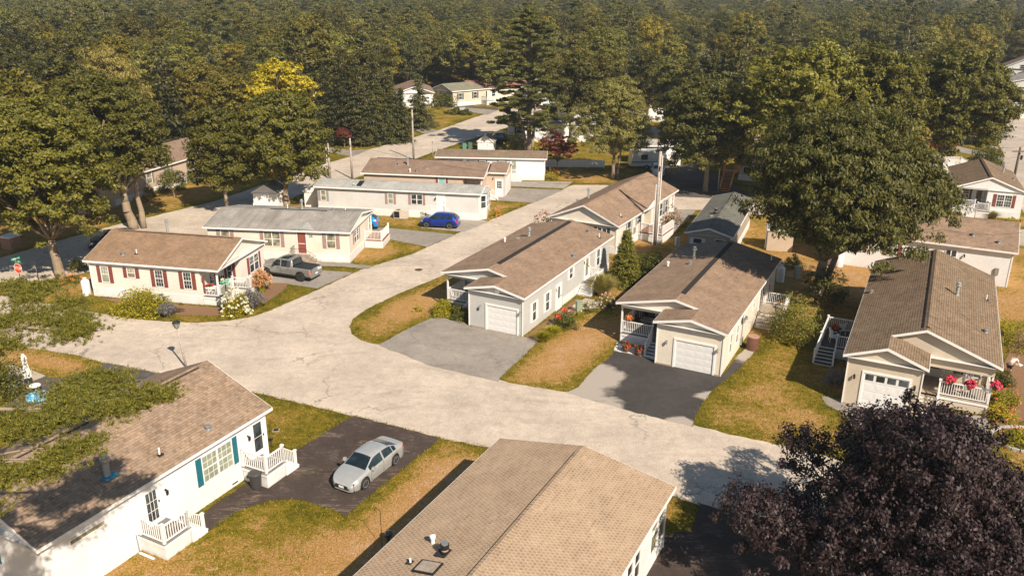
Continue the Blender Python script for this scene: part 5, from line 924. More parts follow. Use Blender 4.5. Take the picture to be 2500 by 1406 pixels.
x, y, H = at(1525, 692, 580); spruce('arborvitae', 'tall arborvitae at the back corner of the grey house', x, y, H+.6, 1.6, LF_GRN, 93, 34, 26, 60, .17, base=.0, droop=.1); bush('arborvitae', 'broad dark shrub right of the tall arborvitae', *G(1585, 690), 1.7, 3.8, LF_DSH, 94, 110, 90, .15)
for a, b, ll, s_ in ((1325, 832, 'front grass clump beside the concrete path', 95), (1345, 818, 'second grass clump beside the concrete path', 96)): grasses('daylily', ll, *G(a, b), .8, .75, LF_SHR, s_, 500, cat='plant', spread=.9)
bush('garden_plant', 'pale yarrow plants beside the green utility box', *G(1440, 757), 1.1, .7, LF_DSH, 97, 26, 26, .1, 'plant', FL_W, 14); bush('hydrangea', 'pink tinged hydrangea at the end of the stone patio', *G(1480, 748), .8, 1.1, LF_DSH, 98, 26, 36, .11, 'flowering shrub', FL_K, 40, fsz=.14)
bush('garden_plant', 'low yellow plant left of the utility box', *G(1408, 768), .6, .5, LF_SHR, 99, 14, 22, .1, 'plant')
x, y = G(1938, 832); bush('shrub', 'big leafy shrub beside the cream house side stairs', x, y+.5, 2.2, 4.2, LF_GRN, 100, 110, 80, .13); grasses('hosta', 'yellow hosta at the foot of the big leafy shrub', *G(1930, 842), .7, .5, LF_YEL, 101, 260, cat='plant', w=.05)
x, y = G(2040, 935); bush('shrub', 'dusky silvery shrub against the beige garage wall', x, y, .9, 1.7, LF_LAV, 102, 40, 50, .1)
x, y = G(2010, 745); bush('shrub', 'leafy saplings around the forked oak trunk', x+.3, y+1.0, 1.9, 4.0, LF_DSH, 103, 60, 50, .2)
for a, b, rr, hh, lm, fl, ll, s_ in ((2445, 985, 1.1, 1.3, LF_SHR, FL_O, 'yellow green garden bushes at the beige porch corner', 104), (2442, 1020, 1.0, .9, LF_YEL, FL_O, 'golden flowering plants in front of the porch corner', 105), (2440, 940, .9, 1.4, LF_DSH, None, 'green climbing shrub beside the porch post', 106), (2445, 810, 1.0, 1.3, LF_SHR, None, 'yellow green shrub at the end of the dark tan roof', 107), (2492, 850, 1.6, 2.2, LF_SHR, None, 'leafy shrub cut off by the right edge', 108), (2500, 1085, 1.5, .8, LF_SHR, FL_O, 'flowers inside the stone ringed bed', 109)):
    bush('garden_bush', ll, *G(a, b), rr, hh, lm, s_, 44, 50, .12, 'shrub', fl, 16)
bush('flowering_shrub', 'pink flowering shrub on the house corner between the two roofs', *G(1325, 575), 1.2, 2.6, LF_DSH, 110, 30, 40, .12, 'flowering shrub', FL_K, 120, fsz=.16)
bush('flowering_shrub', 'pink flowering shrub on the side deck corner', *G(1640, 548), 1.2, 2.0, LF_DSH, 111, 30, 40, .12, 'flowering shrub', FL_K, 80, fsz=.14)
bush('flower_mound', 'gold mound of flowers below the tan house', *G(350, 490), 1.3, .7, LF_ORG, 112, 30, 40, .14, 'plant')
for a, b, rr, hh, lm, ll, s_ in ((366, 480, .9, 1.7, LF_GRS, 'upright grassy plant beside the gold mound', 113), (398, 470, 1.2, 1.4, LF_DSH, 'low green shrub left of the purplish tree', 114), (475, 445, 1.4, 1.8, LF_DSH, 'dark shrub at the far end of the tan house', 115), (440, 463, .8, .8, LF_DSH, 'low dark plant under the tan house window', 133)): bush('shrub', ll, *G(a, b), rr, hh, lm, s_, 30, 40, .16)
bush('flower_clump', 'orange flower clump at the foot of the left oak', *G(178, 690), .9, .9, LF_DSH, 116, 24, 30, .12, 'plant', FL_O, 24); bush('shrub', 'dark shrub behind the left oak trunk', *G(190, 660), 1.1, 1.6, LF_DSH, 117, 30, 40, .14)
bush('shrub', 'green bush by the long grey mobile home steps', *G(1040, 532), .7, 1.1, LF_SHR, 118, 20, 30, .13); bush('flower_clump', 'orange flowering clump beside the bay window', *G(1203, 528), 1.1, .8, LF_SHR, 119, 24, 30, .12, 'plant', FL_O, 30)
bush('flower_clump', 'orange plants at the end of the white trailer', *G(1346, 438), 1.4, 1.4, LF_SHR, 120, 24, 36, .2, 'plant', FL_O, 24); bush('shrub', 'low clipped hedge left of the utility boxes', *G(1115, 277), 2.6, 1.4, LF_DSH, 121, 40, 40, .3); bush('shrub', 'round clipped bush right of the utility boxes', *G(1137, 280), 1.6, 1.3, LF_DSH, 122, 26, 40, .3)
bush('shrub', 'dark bush beside the beige house with sage roof', *G(1085, 262), 3., 4.2, LF_DSH, 123, 50, 40, .35); bush('shrub', 'tall green bush right of the pickup truck by the pine', *G(1262, 366), 1.8, 3.4, LF_SHR, 124, 50, 40, .25); bush('shrub', 'yellow green bush right of the white pine trunks', *G(1312, 372), 1.6, 2.8, LF_SHR, 125, 40, 40, .25)
grasses('ornamental_grass', 'pale grass beside the small white house porch', *G(2422, 534), 1.0, .9, LF_GRS, 126, 500); bush('shrub', 'low yellow border plants before the small white house', *G(2462, 540), 1.8, .5, LF_SHR, 127, 26, 26, .14, 'plant', sy=.4)
bush('ornamental_grass', 'tan feathery grass beyond the cream house roof', *G(1935, 655), .9, 2.0, LF_GRS, 128, 30, 40, .18)
bush('flower_clump', 'pale pink plants under the taupe trailer window', *G(1255, 300), 4., 2.2, LF_DSH, 129, 40, 40, .35)
# --- forest: prototypes, then copies, then the far mass
protos = []
def keep(o): protos.append(o); return o
FG = 'trees of the dense woods behind the homes'; FL = 'tree of the dense mixed woods behind the homes'
FX = []
def fplace(rng):
    """bands of woods beyond the homes; positions in metres"""
    out = []
    houses_xy = [(o_.location.x, o_.location.y) for o_ in bpy.data.objects if o_.parent is None and o_.get('category') in ('house', 'mobile home', 'shed')]
    y_ = 150.
    while y_ < 660:
        step = 5.0+y_*.0075; half = .64*y_+22; x_ = -half
        while x_ < half:
            xx = x_+rng.uniform(-2.4, 2.4); yy = y_+rng.uniform(-2.4, 2.4); px, py = PX(xx, yy)
            lim = np.interp(px, [-300, 600, 760, 900, 1000, 1250, 1450, 1700, 2100, 2390, 2420, 2560, 2900], [345, 345, 330, 305, 222, 228, 232, 238, 232, 232, 190, 188, 188])
            if py < lim and all((xx-a)**2+(yy-b)**2 > 11.5**2 for a, b in houses_xy): out.append((xx, yy))
            x_ += step
        y_ += step*.9
    return out
rng = random.Random(99); spots_ = fplace(rng)
spots_.sort(key=lambda p: p[1])
kinds = []
def fk(i):
    sd_ = 200+i
    if i < 3: return broad('forest_tree', FL, 0, 0, [13, 15.5, 12][i], [4.1, 4.7, 3.7][i], .15, [LF_FOR, LF_FOR, LF_FOR][i], sd_, 18, 16, 36, .42, tr=.2, group=FG, barkm=BARKD, crad=.75, rag=.3)
    if i == 3: return broad('light_forest_tree', 'lighter yellow green tree of the woods behind the homes', 0, 0, 13, 4.2, .15, LF_FOR2, sd_, 18, 16, 36, .42, tr=.2, group='light green trees of the woods', barkm=BARKD, crad=.75)
    if i == 4: return spruce('forest_spruce', 'spruce standing in the dense woods', 0, 0, 15, 3.0, LF_SPR, sd_, 18, 9, 20, .6, group='spruces of the woods')
    return pine('forest_pine', 'pine rising above the dense woods', 0, 0, 18, 4.2, .3, LF_PIN, sd_, 34, 40, .6, 'pines of the woods', False, .25)
PR = [fk(i) for i in range(6)]; used = [0]*6
def pick(rng): u = rng.random(); return 0 if u < .27 else 1 if u < .5 else 2 if u < .68 else 3 if u < .86 else 4 if u < .92 else 5
for n_, (x, y) in enumerate(spots_[:286]):
    i = pick(rng) if n_ > 5 else n_; o_ = PR[i] if not used[i] else copy_tree(PR[i]); used[i] = 1
    o_.location = (x, y, 0); o_.rotation_euler = (0, 0, rng.uniform(0, 6.28)); k_ = rng.uniform(.8, 1.2); o_.scale = (k_*rng.uniform(.9, 1.15), k_, k_*rng.uniform(.85, 1.12))
# individually standing trees between the farther homes
mid = [(1420, 322), (1580, 300), (1640, 330), (1345, 262), (1460, 262), (1540, 258), (1620, 272), (1690, 300), (1790, 300), (1860, 340), (1880, 270), (1950, 300), (2020, 340), (2050, 280), (2130, 330), (2180, 280), (2250, 270), (2330, 300), (1730, 352), (1800, 362), (1180, 232), (1240, 240), (1205, 250), (575, 372), (500, 350), (420, 368), (200, 420), (80, 420), (-40, 440), (740, 372), (1390, 352), (1905, 400), (2160, 400), (1660, 385), (90, 520), (1010, 240), (1455, 345)]
for n_, (a, b) in enumerate(mid):
    i = [1, 1, 3, 0, 1, 4, 1, 3, 1, 5][n_ % 10]; o_ = copy_tree(PR[i]); x, y = G(a, b); o_.location = (x, y, 0); o_.rotation_euler = (0, 0, rng.uniform(0, 6.28)); k_ = rng.uniform(.85, 1.1); o_.scale = (k_*1.1, k_*1.1, k_); kd = {0: 'dark green tree', 1: 'broad dark green tree', 2: 'small dark green tree', 3: 'light yellow green tree', 4: 'dark spruce', 5: 'tall pine'}[i]; o_['group'] = kd+'s between the farther homes'; o_['label'] = kd+' standing between the farther homes'
far = np.array(spots_[286:])
me = bpy.data.meshes.new('forest'); me.from_pydata([(x, y, 0) for x, y in far], [], []); fo = bpy.data.objects.new('forest', me); COL.objects.link(fo); tag(fo, 'far woods reading as one green mass up to the top of the photo', 'woods', kind='stuff')
ng = bpy.data.node_groups.new('forest', 'GeometryNodeTree'); ng.interface.new_socket('Geometry', in_out='INPUT', socket_type='NodeSocketGeometry'); ng.interface.new_socket('Geometry', in_out='OUTPUT', socket_type='NodeSocketGeometry')
gi = ng.nodes.new('NodeGroupInput'); gout = ng.nodes.new('NodeGroupOutput'); jn = ng.nodes.new('GeometryNodeJoinGeometry')
for i in (5, 2, 3, 2, 1, 0, 1, 0):
    oi = ng.nodes.new('GeometryNodeObjectInfo'); oi.inputs['Object'].default_value = KIDS[PR[i].name][0]; oi.inputs['As Instance'].default_value = True; oi.transform_space = 'ORIGINAL'; ng.links.new(oi.outputs['Geometry'], jn.inputs[0])
ip = ng.nodes.new('GeometryNodeInstanceOnPoints'); ip.inputs['Pick Instance'].default_value = True; ng.links.new(gi.outputs[0], ip.inputs['Points']); ng.links.new(jn.outputs[0], ip.inputs['Instance'])
rv = ng.nodes.new('FunctionNodeRandomValue'); rv.data_type = 'FLOAT_VECTOR'; rv.inputs[0].default_value = (0, 0, 0); rv.inputs[1].default_value = (0, 0, 6.28); ng.links.new(rv.outputs[0], ip.inputs['Rotation'])
rs = ng.nodes.new('FunctionNodeRandomValue'); rs.data_type = 'FLOAT_VECTOR'; rs.inputs[0].default_value = (.85, .85, .75); rs.inputs[1].default_value = (1.3, 1.3, 1.2); ng.links.new(rs.outputs[0], ip.inputs['Scale']); rs.inputs['Seed'].default_value = 4
ri_ = ng.nodes.new('FunctionNodeRandomValue'); ri_.data_type = 'INT'; ri_.inputs[4].default_value = 0; ri_.inputs[5].default_value = 7; ri_.inputs['Seed'].default_value = 9; ng.links.new(ri_.outputs[2], ip.inputs['Instance Index']); ng.links.new(ip.outputs[0], gout.inputs[0])
md = fo.modifiers.new('trees', 'NODES'); md.node_group = ng
# grass blades standing in the nearer lawns and fringing the paving
def inside(P, poly):
    x, y = P[:, 0], P[:, 1]; r_ = np.zeros(len(P), bool); n = len(poly); j = n-1
    for i in range(n):
        xi, yi = poly[i]; xj, yj = poly[j]
        if yi != yj: r_ ^= ((yi > y) != (yj > y)) & (x < (xj-xi)*(y-yi)/(yj-yi)+xi)
        j = i
    return r_
def blades(name, label, mat_, P, h, w, seed):
    r = np.random.default_rng(seed); n = len(P); a = r.uniform(0, 2*pi, n); s_ = np.stack([np.cos(a), np.sin(a), np.zeros(n)], 1)*w; ln_ = r.normal(size=(n, 3))*np.array([.45, .45, 0])*h; t = P+np.array([0, 0, 1.])*(h*r.uniform(.5, 1.2, (n, 1)))+ln_
    V = np.stack([P-s_, P+s_, t+s_*.3, t-s_*.3], 1).reshape(-1, 3); me = fastmesh(name, V, np.arange(len(V)).reshape(-1, 4), [mat_]); o_ = bpy.data.objects.new(name, me); COL.objects.link(o_); tag(o_, label, 'grass', kind='stuff')
LG1 = leafmat('green_grass_blades', (.10, .10, .008), (.25, .20, .02), .3); LG2 = leafmat('dry_grass_blades', (.32, .19, .06), (.58, .40, .18), .3)
r = np.random.default_rng(17); n = 420000; u = r.random(n); yy = 27+(72-27)*u**1.25; Pn = np.stack([r.uniform(-36, 42, n), yy, np.zeros(n)], 1)
ed = []
for e in EDGES:
    for i in range(len(e)):
        a = np.array(e[i]); b_ = np.array(e[(i+1) % len(e)]); L = np.hypot(*(b_-a)); m_ = (a+b_)/2
        if L > .01 and L < 120 and -45 < m_[0] < 55 and 20 < m_[1] < 110:
            k = int(L*26); t = r.random((k, 1)); d = (b_-a)/L; nn = np.array([-d[1], d[0]]); ed.append(a+(b_-a)*t+nn*r.normal(size=(k, 1))*.07)
ed = np.concatenate(ed); ins = np.zeros(len(Pn), bool); cnt = np.zeros(len(ed), int)
for e in EDGES:
    ins |= inside(Pn, e)
    q_ = np.array(e); c_ = q_.mean(0); cnt += inside(ed, [tuple(c_+(p-c_)*.985) for p in q_]).astype(int)
Pn = Pn[~ins]; ed = ed[cnt == 0]; ix = np.clip(np.searchsorted(xs, Pn[:, 0]), 0, nx-1); iy = np.clip(np.searchsorted(ys, Pn[:, 1]), 0, ny-1); dv_ = dry[iy*nx+ix]+r.normal(size=len(Pn))*.13
keep_ = r.random(len(Pn)) < .75; g1 = keep_ & (dv_ < .46); g2 = keep_ & (dv_ >= .46)
blades('grass', 'green grass blades in the near lawns and along the paving edges', LG1, np.concatenate([Pn[g1], np.column_stack([ed, np.zeros(len(ed))])]), .085, .022, 1); blades('grass', 'dry straw coloured grass blades in the sun burnt lawns', LG2, Pn[g2][::2], .06, .02, 2)
# ---------------------------------------------------------------- vehicles
def paint(name, c, metal=.35):
    def f(s):
        s.col(s.mix(s.mr(s.noise(3, 3), .3, .7), tuple(x*.93 for x in c), c)).rough(.28).spec(.5); s.p.inputs['Metallic'].default_value = metal; s.p.inputs['Coat Weight'].default_value = .6; s.p.inputs['Coat Roughness'].default_value = .08
    return M(name, f)
RUB = plain('tyre_rubber', (.018, .018, .018), .85); RIM = plain('alloy_rim', (.5, .5, .5), .35, .6); RIMK = plain('black_rim', (.03, .03, .03), .5); PLK = plain('black_car_plastic', (.02, .021, .022), .6)
TAIL = plain('red_tail_lamp', (.5, .02, .01), .2); HEAD = plain('clear_head_lamp', (.5, .5, .5), .12, .2, .8); PLATE = plain('number_plate_white', (.7, .7, .66), .5); TAILO = plain('orange_red_tail_lamp', (.75, .10, .01), .25)
def ip(x, tab): return float(np.interp(x, [a for a, b in tab], [b for a, b in tab]))
def wheel(parent, x, y, r, rim=RIM, w=.2, spokes=5):
    sg = 1 if y > 0 else -1; t = MB().mat(RUB).lathe([(r*.62, -w/2), (r*.93, -w/2), (r, -w/2+.03), (r, w/2-.03), (r*.93, w/2), (r*.62, w/2)], 22, axis='Y')
    o_ = t.build('wheel', parent, smooth=False, loc=(x, y, r)); m = MB().mat(PLK).lathe([(r*.6, -.02), (r*.6, .0)], 20, (0, sg*(w/2-.07), 0), 'Y').mat(rim)
    m.lathe([(r*.66, -.03), (r*.66, .03), (r*.6, .03), (r*.6, -.03)], 20, (0, sg*(w/2-.02), 0), 'Y'); m.lathe([(r*.16, -.04), (r*.16, .03), (r*.05, .04)], 10, (0, sg*(w/2-.04), 0), 'Y')
    for i in range(spokes):
        for d in ((-.13, .13) if spokes == 5 else (0,)):
            a = 2*pi*i/spokes+.3+d; m.bar((r*.1*cos(a), sg*(w/2-.02), r*.1*sin(a)), (r*.62*cos(a+d*.3), sg*(w/2-.025), r*.62*sin(a+d*.3)), .03, r*.12)
    m.build('rim', o_)
def vehicle(name, label, cat, x, y, hd, body, P, group=None, scale=1.):
    """P: top, belt, width, roofw, low tables; ws/rw windshield and rear window x ranges; side window range; wheels"""
    root = empty(name, label, cat, x, y, 0, hd, group); root.scale = (scale,)*3
    X0, X1 = P['top'][0][0], P['top'][-1][0]; xs_ = sorted(set([round(v, 3) for v in np.arange(X0, X1+.001, .055)]+[X1])); ar = P['ar']; wx = P['wx']
    rows = []
    for x_ in xs_:
        zt = ip(x_, P['top']); zb = min(ip(x_, P['belt']), zt-.035); w = ip(x_, P['width']); wr = ip(x_, P['roofw'])*w; zl = P['low']
        for c in wx:
            if abs(x_-c) < ar: zl = max(zl, P['wr']+math.sqrt(ar*ar-(x_-c)**2))
        zl = min(zl, zb-.06); zm = zl+(zb-zl)*.5; h = zt-zb; g = min(1, h/.38)
        k = [(w*.955, zl), (w*.985, zl+(zb-zl)*.2), (w, zm), (w*1.0, zl+(zb-zl)*.75), (w*.975, zb), (w*.955, zb+.02), (wr+(w*.955-wr)*.12 if g > .3 else w*.9, zb+h*.86), (wr*.93 if g > .3 else w*.84, zt-.012), (wr*.5 if g > .3 else w*.45, zt+.012*g+.01), (0, zt+.02*g+.014)]
        if P.get('bed') and x_ < P['bed']: k = [(a, b) for a, b in k[:5]]+[(w*.97, zt-.02), (w*.95, zt), (w*.86, zt), (w*.86, zt-.03), (0, zt-.03)]
        rows.append([(x_, a, b) for a, b in k])
    n = len(rows[0]); V = []; 
    for rw_ in rows: V += [p for p in rw_]+[(p[0], -p[1], p[2]) for p in rw_[-2::-1]]
    m_ = 2*n-1; groups = {}
    ws, rw2, sw = P['ws'], P['rw'], P['sw']
    for i in range(len(rows)-1):
        xm = (rows[i][0][0]+rows[i+1][0][0])/2; h = ip(xm, P['top'])-ip(xm, P['belt'])
        for j in range(m_-1):
            jj = j if j < n-1 else m_-2-j; side = 1 if j < n-1 else -1; key = 'body'
            if jj in (7, 8) and ws[0] < xm < ws[1]: key = 'windshield'
            elif jj in (7, 8) and rw2[0] < xm < rw2[1]: key = 'rear_window'
            elif jj == 5 and sw[0] < xm < sw[1] and all(abs(xm-p) > .045 for p in P['pil']) and h > .12: key = ('side_window', side, sum(xm > p for p in P['pil']))
            elif jj in (7, 8) and P.get('bed') and xm < P['bed']-.05 and xm > X0+.12: key = 'bed_cover'
            elif jj == 0 and P.get('clad'): key = 'cladding'
            elif jj in (3, 4) and xm < X0+P.get('tl', .22): key = ('tail_lamp', side)
            elif jj in (3, 4) and xm > X1-P.get('hl', .34) and xm < X1-.05: key = ('head_lamp', side)
            elif jj in (7, 8) and P.get('sun') and P['sun'][0] < xm < P['sun'][1]: key = 'sunroof'
            a = i*m_+j; groups.setdefault(key, []).append([a, a+1, a+m_+1, a+m_])
    mats = {'body': body, 'windshield': CARG, 'rear_window': CARG, 'side_window': CARG, 'bed_cover': PLK, 'cladding': PLK, 'tail_lamp': P.get('tm', TAIL), 'head_lamp': HEAD, 'sunroof': CARG}
    for key, fs in groups.items():
        nm = key if isinstance(key, str) else key[0]; used_ = sorted({v for f in fs for v in f}); mp = {v: i for i, v in enumerate(used_)}
        mm = MB().mat(mats[nm]); mm.v = [V[v] for v in used_]; mm.f = [[mp[v] for v in f] for f in fs]; mm.mi = [0]*len(fs)
        if nm == 'body':
            for base in (0, len(rows)-1):
                idx_ = [base*m_+j for j in range(m_)]; b0 = len(mm.v); mm.v += [V[v] for v in idx_]; mm.f.append(list(range(b0, b0+m_)) if base else list(range(b0, b0+m_))[::-1]); mm.mi.append(0)
        mm.build(nm, root, smooth=nm not in ('bed_cover',), normals=False)
    W_ = max(b for a, b in P['width']); m = MB().mat(PLK).box(X0+.15, X1-.15, -W_+.17, W_-.17, P['low']+.02, P['wr']*2.02); m.build('underbody', root)
    for c in wx:
        for sg in (-1, 1): wheel(root, c, sg*(W_-.11), P['wr'], P.get('rim', RIM), P.get('ww', .2), P.get('sp', 5))
    for sg in (-1, 1):
        mx = P['mir']; w = ip(mx, P['width']); MB().mat(P.get('mm', body)).hexa([(mx-.1, sg*w, mx*0+P['mz']-.06), (mx+.1, sg*w, P['mz']-.05), (mx+.06, sg*(w+.19), P['mz']-.05), (mx-.08, sg*(w+.19), P['mz']-.06)], [(mx-.1, sg*w, P['mz']+.08), (mx+.04, sg*w, P['mz']+.08), (mx+.02, sg*(w+.19), P['mz']+.09), (mx-.08, sg*(w+.19), P['mz']+.09)]).build('mirror', root)
        for hx in P['hand']: w = ip(hx, P['width']); MB().mat(P.get('mm', body)).box(hx-.1, hx+.1, sg*(w-.01), sg*(w+.03), ip(hx, P['belt'])-.14, ip(hx, P['belt'])-.1).build('door_handle', root)
    zf = P['gz']; g = MB().mat(PLK)
    g.hexa([(X1-.12, -P['gw'], zf-.12), (X1+.012, -P['gw']*.75, zf-.12), (X1+.012, P['gw']*.75, zf-.12), (X1-.12, P['gw'], zf-.12)], [(X1-.14, -P['gw']*.8, zf+.1), (X1+.012, -P['gw']*.55, zf+.1), (X1+.012, P['gw']*.55, zf+.1), (X1-.14, P['gw']*.8, zf+.1)]); g.build('grille', root)
    MB().mat(PLATE).box(X1+.012, X1+.025, -.16, .16, zf-.06, zf+.06).build('number_plate', root); MB().mat(PLATE).box(X0-.025, X0-.003, -.16, .16, P['pz']-.06, P['pz']+.06).build('number_plate', root)
    m = MB().mat(PLK)
    for px_ in P['seams']:
        w = ip(px_, P['width'])
        for sg in (-1, 1): m.box(px_-.006, px_+.006, sg*(w*.95), sg*(w+.003), P['low']+.1, ip(px_, P['belt'])-.01)
    m.build('door_seam', root); return root
SED = dict(top=[(-2.31, .55), (-2.29, .86), (-2.2, 1.02), (-1.95, 1.07), (-1.72, 1.09), (-1.1, 1.33), (-.75, 1.41), (-.25, 1.45), (.2, 1.43), (.45, 1.38), (1.12, 1.0), (1.6, .93), (2.0, .82), (2.2, .70), (2.31, .5)],
           belt=[(-2.31, .5), (-2.25, .9), (-1.7, .98), (-1, .965), (.5, .9), (1.2, .87), (2., .72), (2.31, .46)], width=[(-2.31, .62), (-2.25, .76), (-2.0, .85), (-1.3, .89), (1.3, .89), (1.9, .84), (2.15, .72), (2.27, .56), (2.31, .45)],
           roofw=[(-2.3, .9), (-1.72, .8), (-1.1, .68), (.4, .68), (1.12, .84), (1.5, .9)], low=.2, wr=.33, ar=.385, wx=(-1.34, 1.36), ws=(.42, 1.13), rw=(-1.72, -.98), sw=(-1.45, .95), pil=(-.28, -1.12), mir=.78, mz=.96, hand=(-.95, .1), gz=.42, gw=.66, pz=.75, seams=(-1.0, -.22, .85), rim=RIM, sp=8, hl=.42, tl=.2)
SUV = dict(SED, top=[(-2.14, .6), (-2.12, .95), (-2.02, 1.12), (-1.75, 1.36), (-1.5, 1.5), (-1.1, 1.56), (-.2, 1.6), (.3, 1.57), (.5, 1.5), (1.15, 1.08), (1.6, 1.0), (1.95, .88), (2.1, .72), (2.15, .55)], belt=[(-2.14, .55), (-2.05, .98), (-1.6, 1.08), (.5, .98), (1.2, .95), (1.9, .8), (2.15, .5)], width=[(-2.14, .66), (-2.05, .8), (-1.7, .87), (-1.2, .89), (1.2, .89), (1.7, .84), (2.0, .7), (2.15, .5)],
           roofw=[(-2.2, .88), (-1.8, .76), (-1.3, .7), (.45, .7), (1.15, .84), (1.5, .9)], low=.24, wr=.345, ar=.4, wx=(-1.28, 1.32), ws=(.5, 1.15), rw=(-2.0, -1.5), sw=(-1.55, .98), pil=(-.2, -1.0), mz=1.05, pz=.9, gz=.52, clad=True, hand=(.1,), seams=(-.95, -.18, .88), sp=5)
TRK = dict(SED, top=[(-2.97, .8), (-2.95, 1.24), (-1.06, 1.26), (-1.0, 1.3), (-.98, 1.84), (-.85, 1.9), (-.2, 1.93), (.45, 1.9), (.7, 1.83), (1.3, 1.36), (1.5, 1.3), (2.5, 1.2), (2.85, 1.08), (2.95, .9)], belt=[(-2.97, .75), (-2.9, 1.16), (-1, 1.18), (.5, 1.22), (1.3, 1.2), (2.7, 1.05), (2.95, .8)], width=[(-2.97, .93), (-2.85, .99), (2.2, 1.0), (2.7, .94), (2.88, .82), (2.95, .7)],
           roofw=[(-3, .9), (-1.05, .8), (-.98, .76), (.7, .76), (1.3, .86), (1.6, .92)], low=.42, wr=.42, ar=.5, wx=(-1.86, 1.86), ws=(.7, 1.32), rw=(-1.06, -.95), sw=(-.85, 1.12), pil=(.22,), mir=.95, mz=1.3, hand=(-.6, .45), gz=.85, gw=.8, pz=.72, seams=(-.92, .2, 1.15), rim=RIMK, sp=8, ww=.28, clad=True, bed=-1.0, tl=.1, sun=(-.5, .35), tm=TAILO, mm=PLK)
P_SIL = paint('silver_paint', (.42, .43, .42)); P_BLU = paint('deep_blue_paint', (.005, .03, .26), .3); P_LBL = paint('bright_sky_blue_paint', (.01, .22, .52), .2); P_BLK = paint('black_paint', (.008, .009, .012), .2); P_RED = paint('red_paint', (.45, .01, .015), .1); P_WHI = paint('white_paint', (.6, .6, .58), 0); P_CHM = paint('warm_silver_paint', (.25, .245, .23)); P_NAV = paint('dark_navy_paint', (.01, .018, .035), .3)
HD = atan2(-2.23, -1.22)
c1, c2 = np.array([-7.43, 37.1]), np.array([-6.21, 39.33]); dv = (c1-c2)/np.linalg.norm(c1-c2); nv = np.array([dv[1], -dv[0]]); 
if nv[0] > 0: nv = -nv
mc = (c1+c2)/2+nv*.8
vehicle('sedan', 'silver sedan parked on the dark driveway', 'car', mc[0], mc[1], HD, P_SIL, SED, scale=.96)
a, b = np.array(G(735.4, 687.5)), np.array(G(653.4, 675.3)); dv = (b-a)/np.linalg.norm(b-a); nv = np.array([-dv[1], dv[0]]); nv = nv if nv[1] > 0 else -nv; ctr = a+dv*1.78+nv*.85
vehicle('pickup_truck', 'silver pickup truck with black bed cover in front of the grey roofed house', 'pickup truck', ctr[0], ctr[1], atan2(dv[1], dv[0]), P_CHM, TRK, scale=.95)
a, b = np.array(G(1096.7, 559.3)), np.array(G(1043.4, 556.2)); dv = (b-a)/np.linalg.norm(b-a); nv = np.array([-dv[1], dv[0]]); nv = nv if nv[1] > 0 else -nv; ctr = (a+b)/2+nv*.75
vehicle('hatchback', 'deep blue hatchback parked beside the long grey mobile home', 'car', ctr[0], ctr[1], atan2(dv[1], dv[0]), P_BLU, SUV, scale=.97)
dv = np.array([-cos(R(-6)), -sin(R(-6))]); x, y = G(930, 560); vehicle('hatchback', 'bright sky blue car nosed in behind the grey roofed house', 'car', x-2.3, y+.5, atan2(dv[1], dv[0])+.12, P_LBL, SUV, scale=.95)
x, y = G(1219, 353); vehicle('pickup_truck', 'black pickup truck parked beside the tall white pine', 'pickup truck', x, y+.8, R(176), P_BLK, dict(TRK, rim=RIM, tm=TAIL, bed=-1.0, sun=None), scale=.93)
x, y = G(1609, 432); vehicle('hatchback', 'white car with its tail towards us in the shade behind the utility pole', 'car', x, y+1.6, R(84), P_WHI, SUV)
x, y = G(2318, 361); vehicle('sedan', 'red car whose tail shows from under the large gold flecked tree', 'car', x-1.2, y+.5, R(172), P_RED, SED)
x, y = G(200, 620); vehicle('suv', 'dark navy car driving on the shaded road at the left', 'car', x+2.2, y+2.2, R(205), P_NAV, SUV, scale=1.08)
x, y = G(350, 1000); vehicle('suv', 'dark car behind the white house roof, only its roof and tail lamp showing', 'car', x, y, R(62), P_NAV, SUV, scale=1.1)
x, y = G(2268, 540); vehicle('hatchback', 'grey car half hidden by the huge oak, beside the small white house', 'car', x, y+1, R(250), P_CHM, SUV)
x, y = G(1604, 424); m = MB().mat(P_WHI).hexa([(-2.6, -1.1, .5), (2.6, -1.1, .5), (2.6, 1.1, .5), (-2.6, 1.1, .5)], [(-2.4, -1.05, 2.5), (2.3, -1.05, 2.6), (2.3, 1.05, 2.6), (-2.4, 1.05, 2.5)]); rt = empty('camper_trailer', 'pale blue camper trailer behind the white car', 'trailer', x-.8, y+3.6, 0, R(5)); m.build('body', rt)
MB().mat(GLASS).box(-1.2, -.3, -1.13, -1.1, 1.4, 2.1).build('window', rt); MB().mat(P_LBL).box(-2.5, 2.5, -1.12, -1.1, 1.0, 1.15).build('stripe', rt)
for sx_ in (-.4, .5): wheel(rt, sx_, -1.05, .34); wheel(rt, sx_, 1.05, .34)
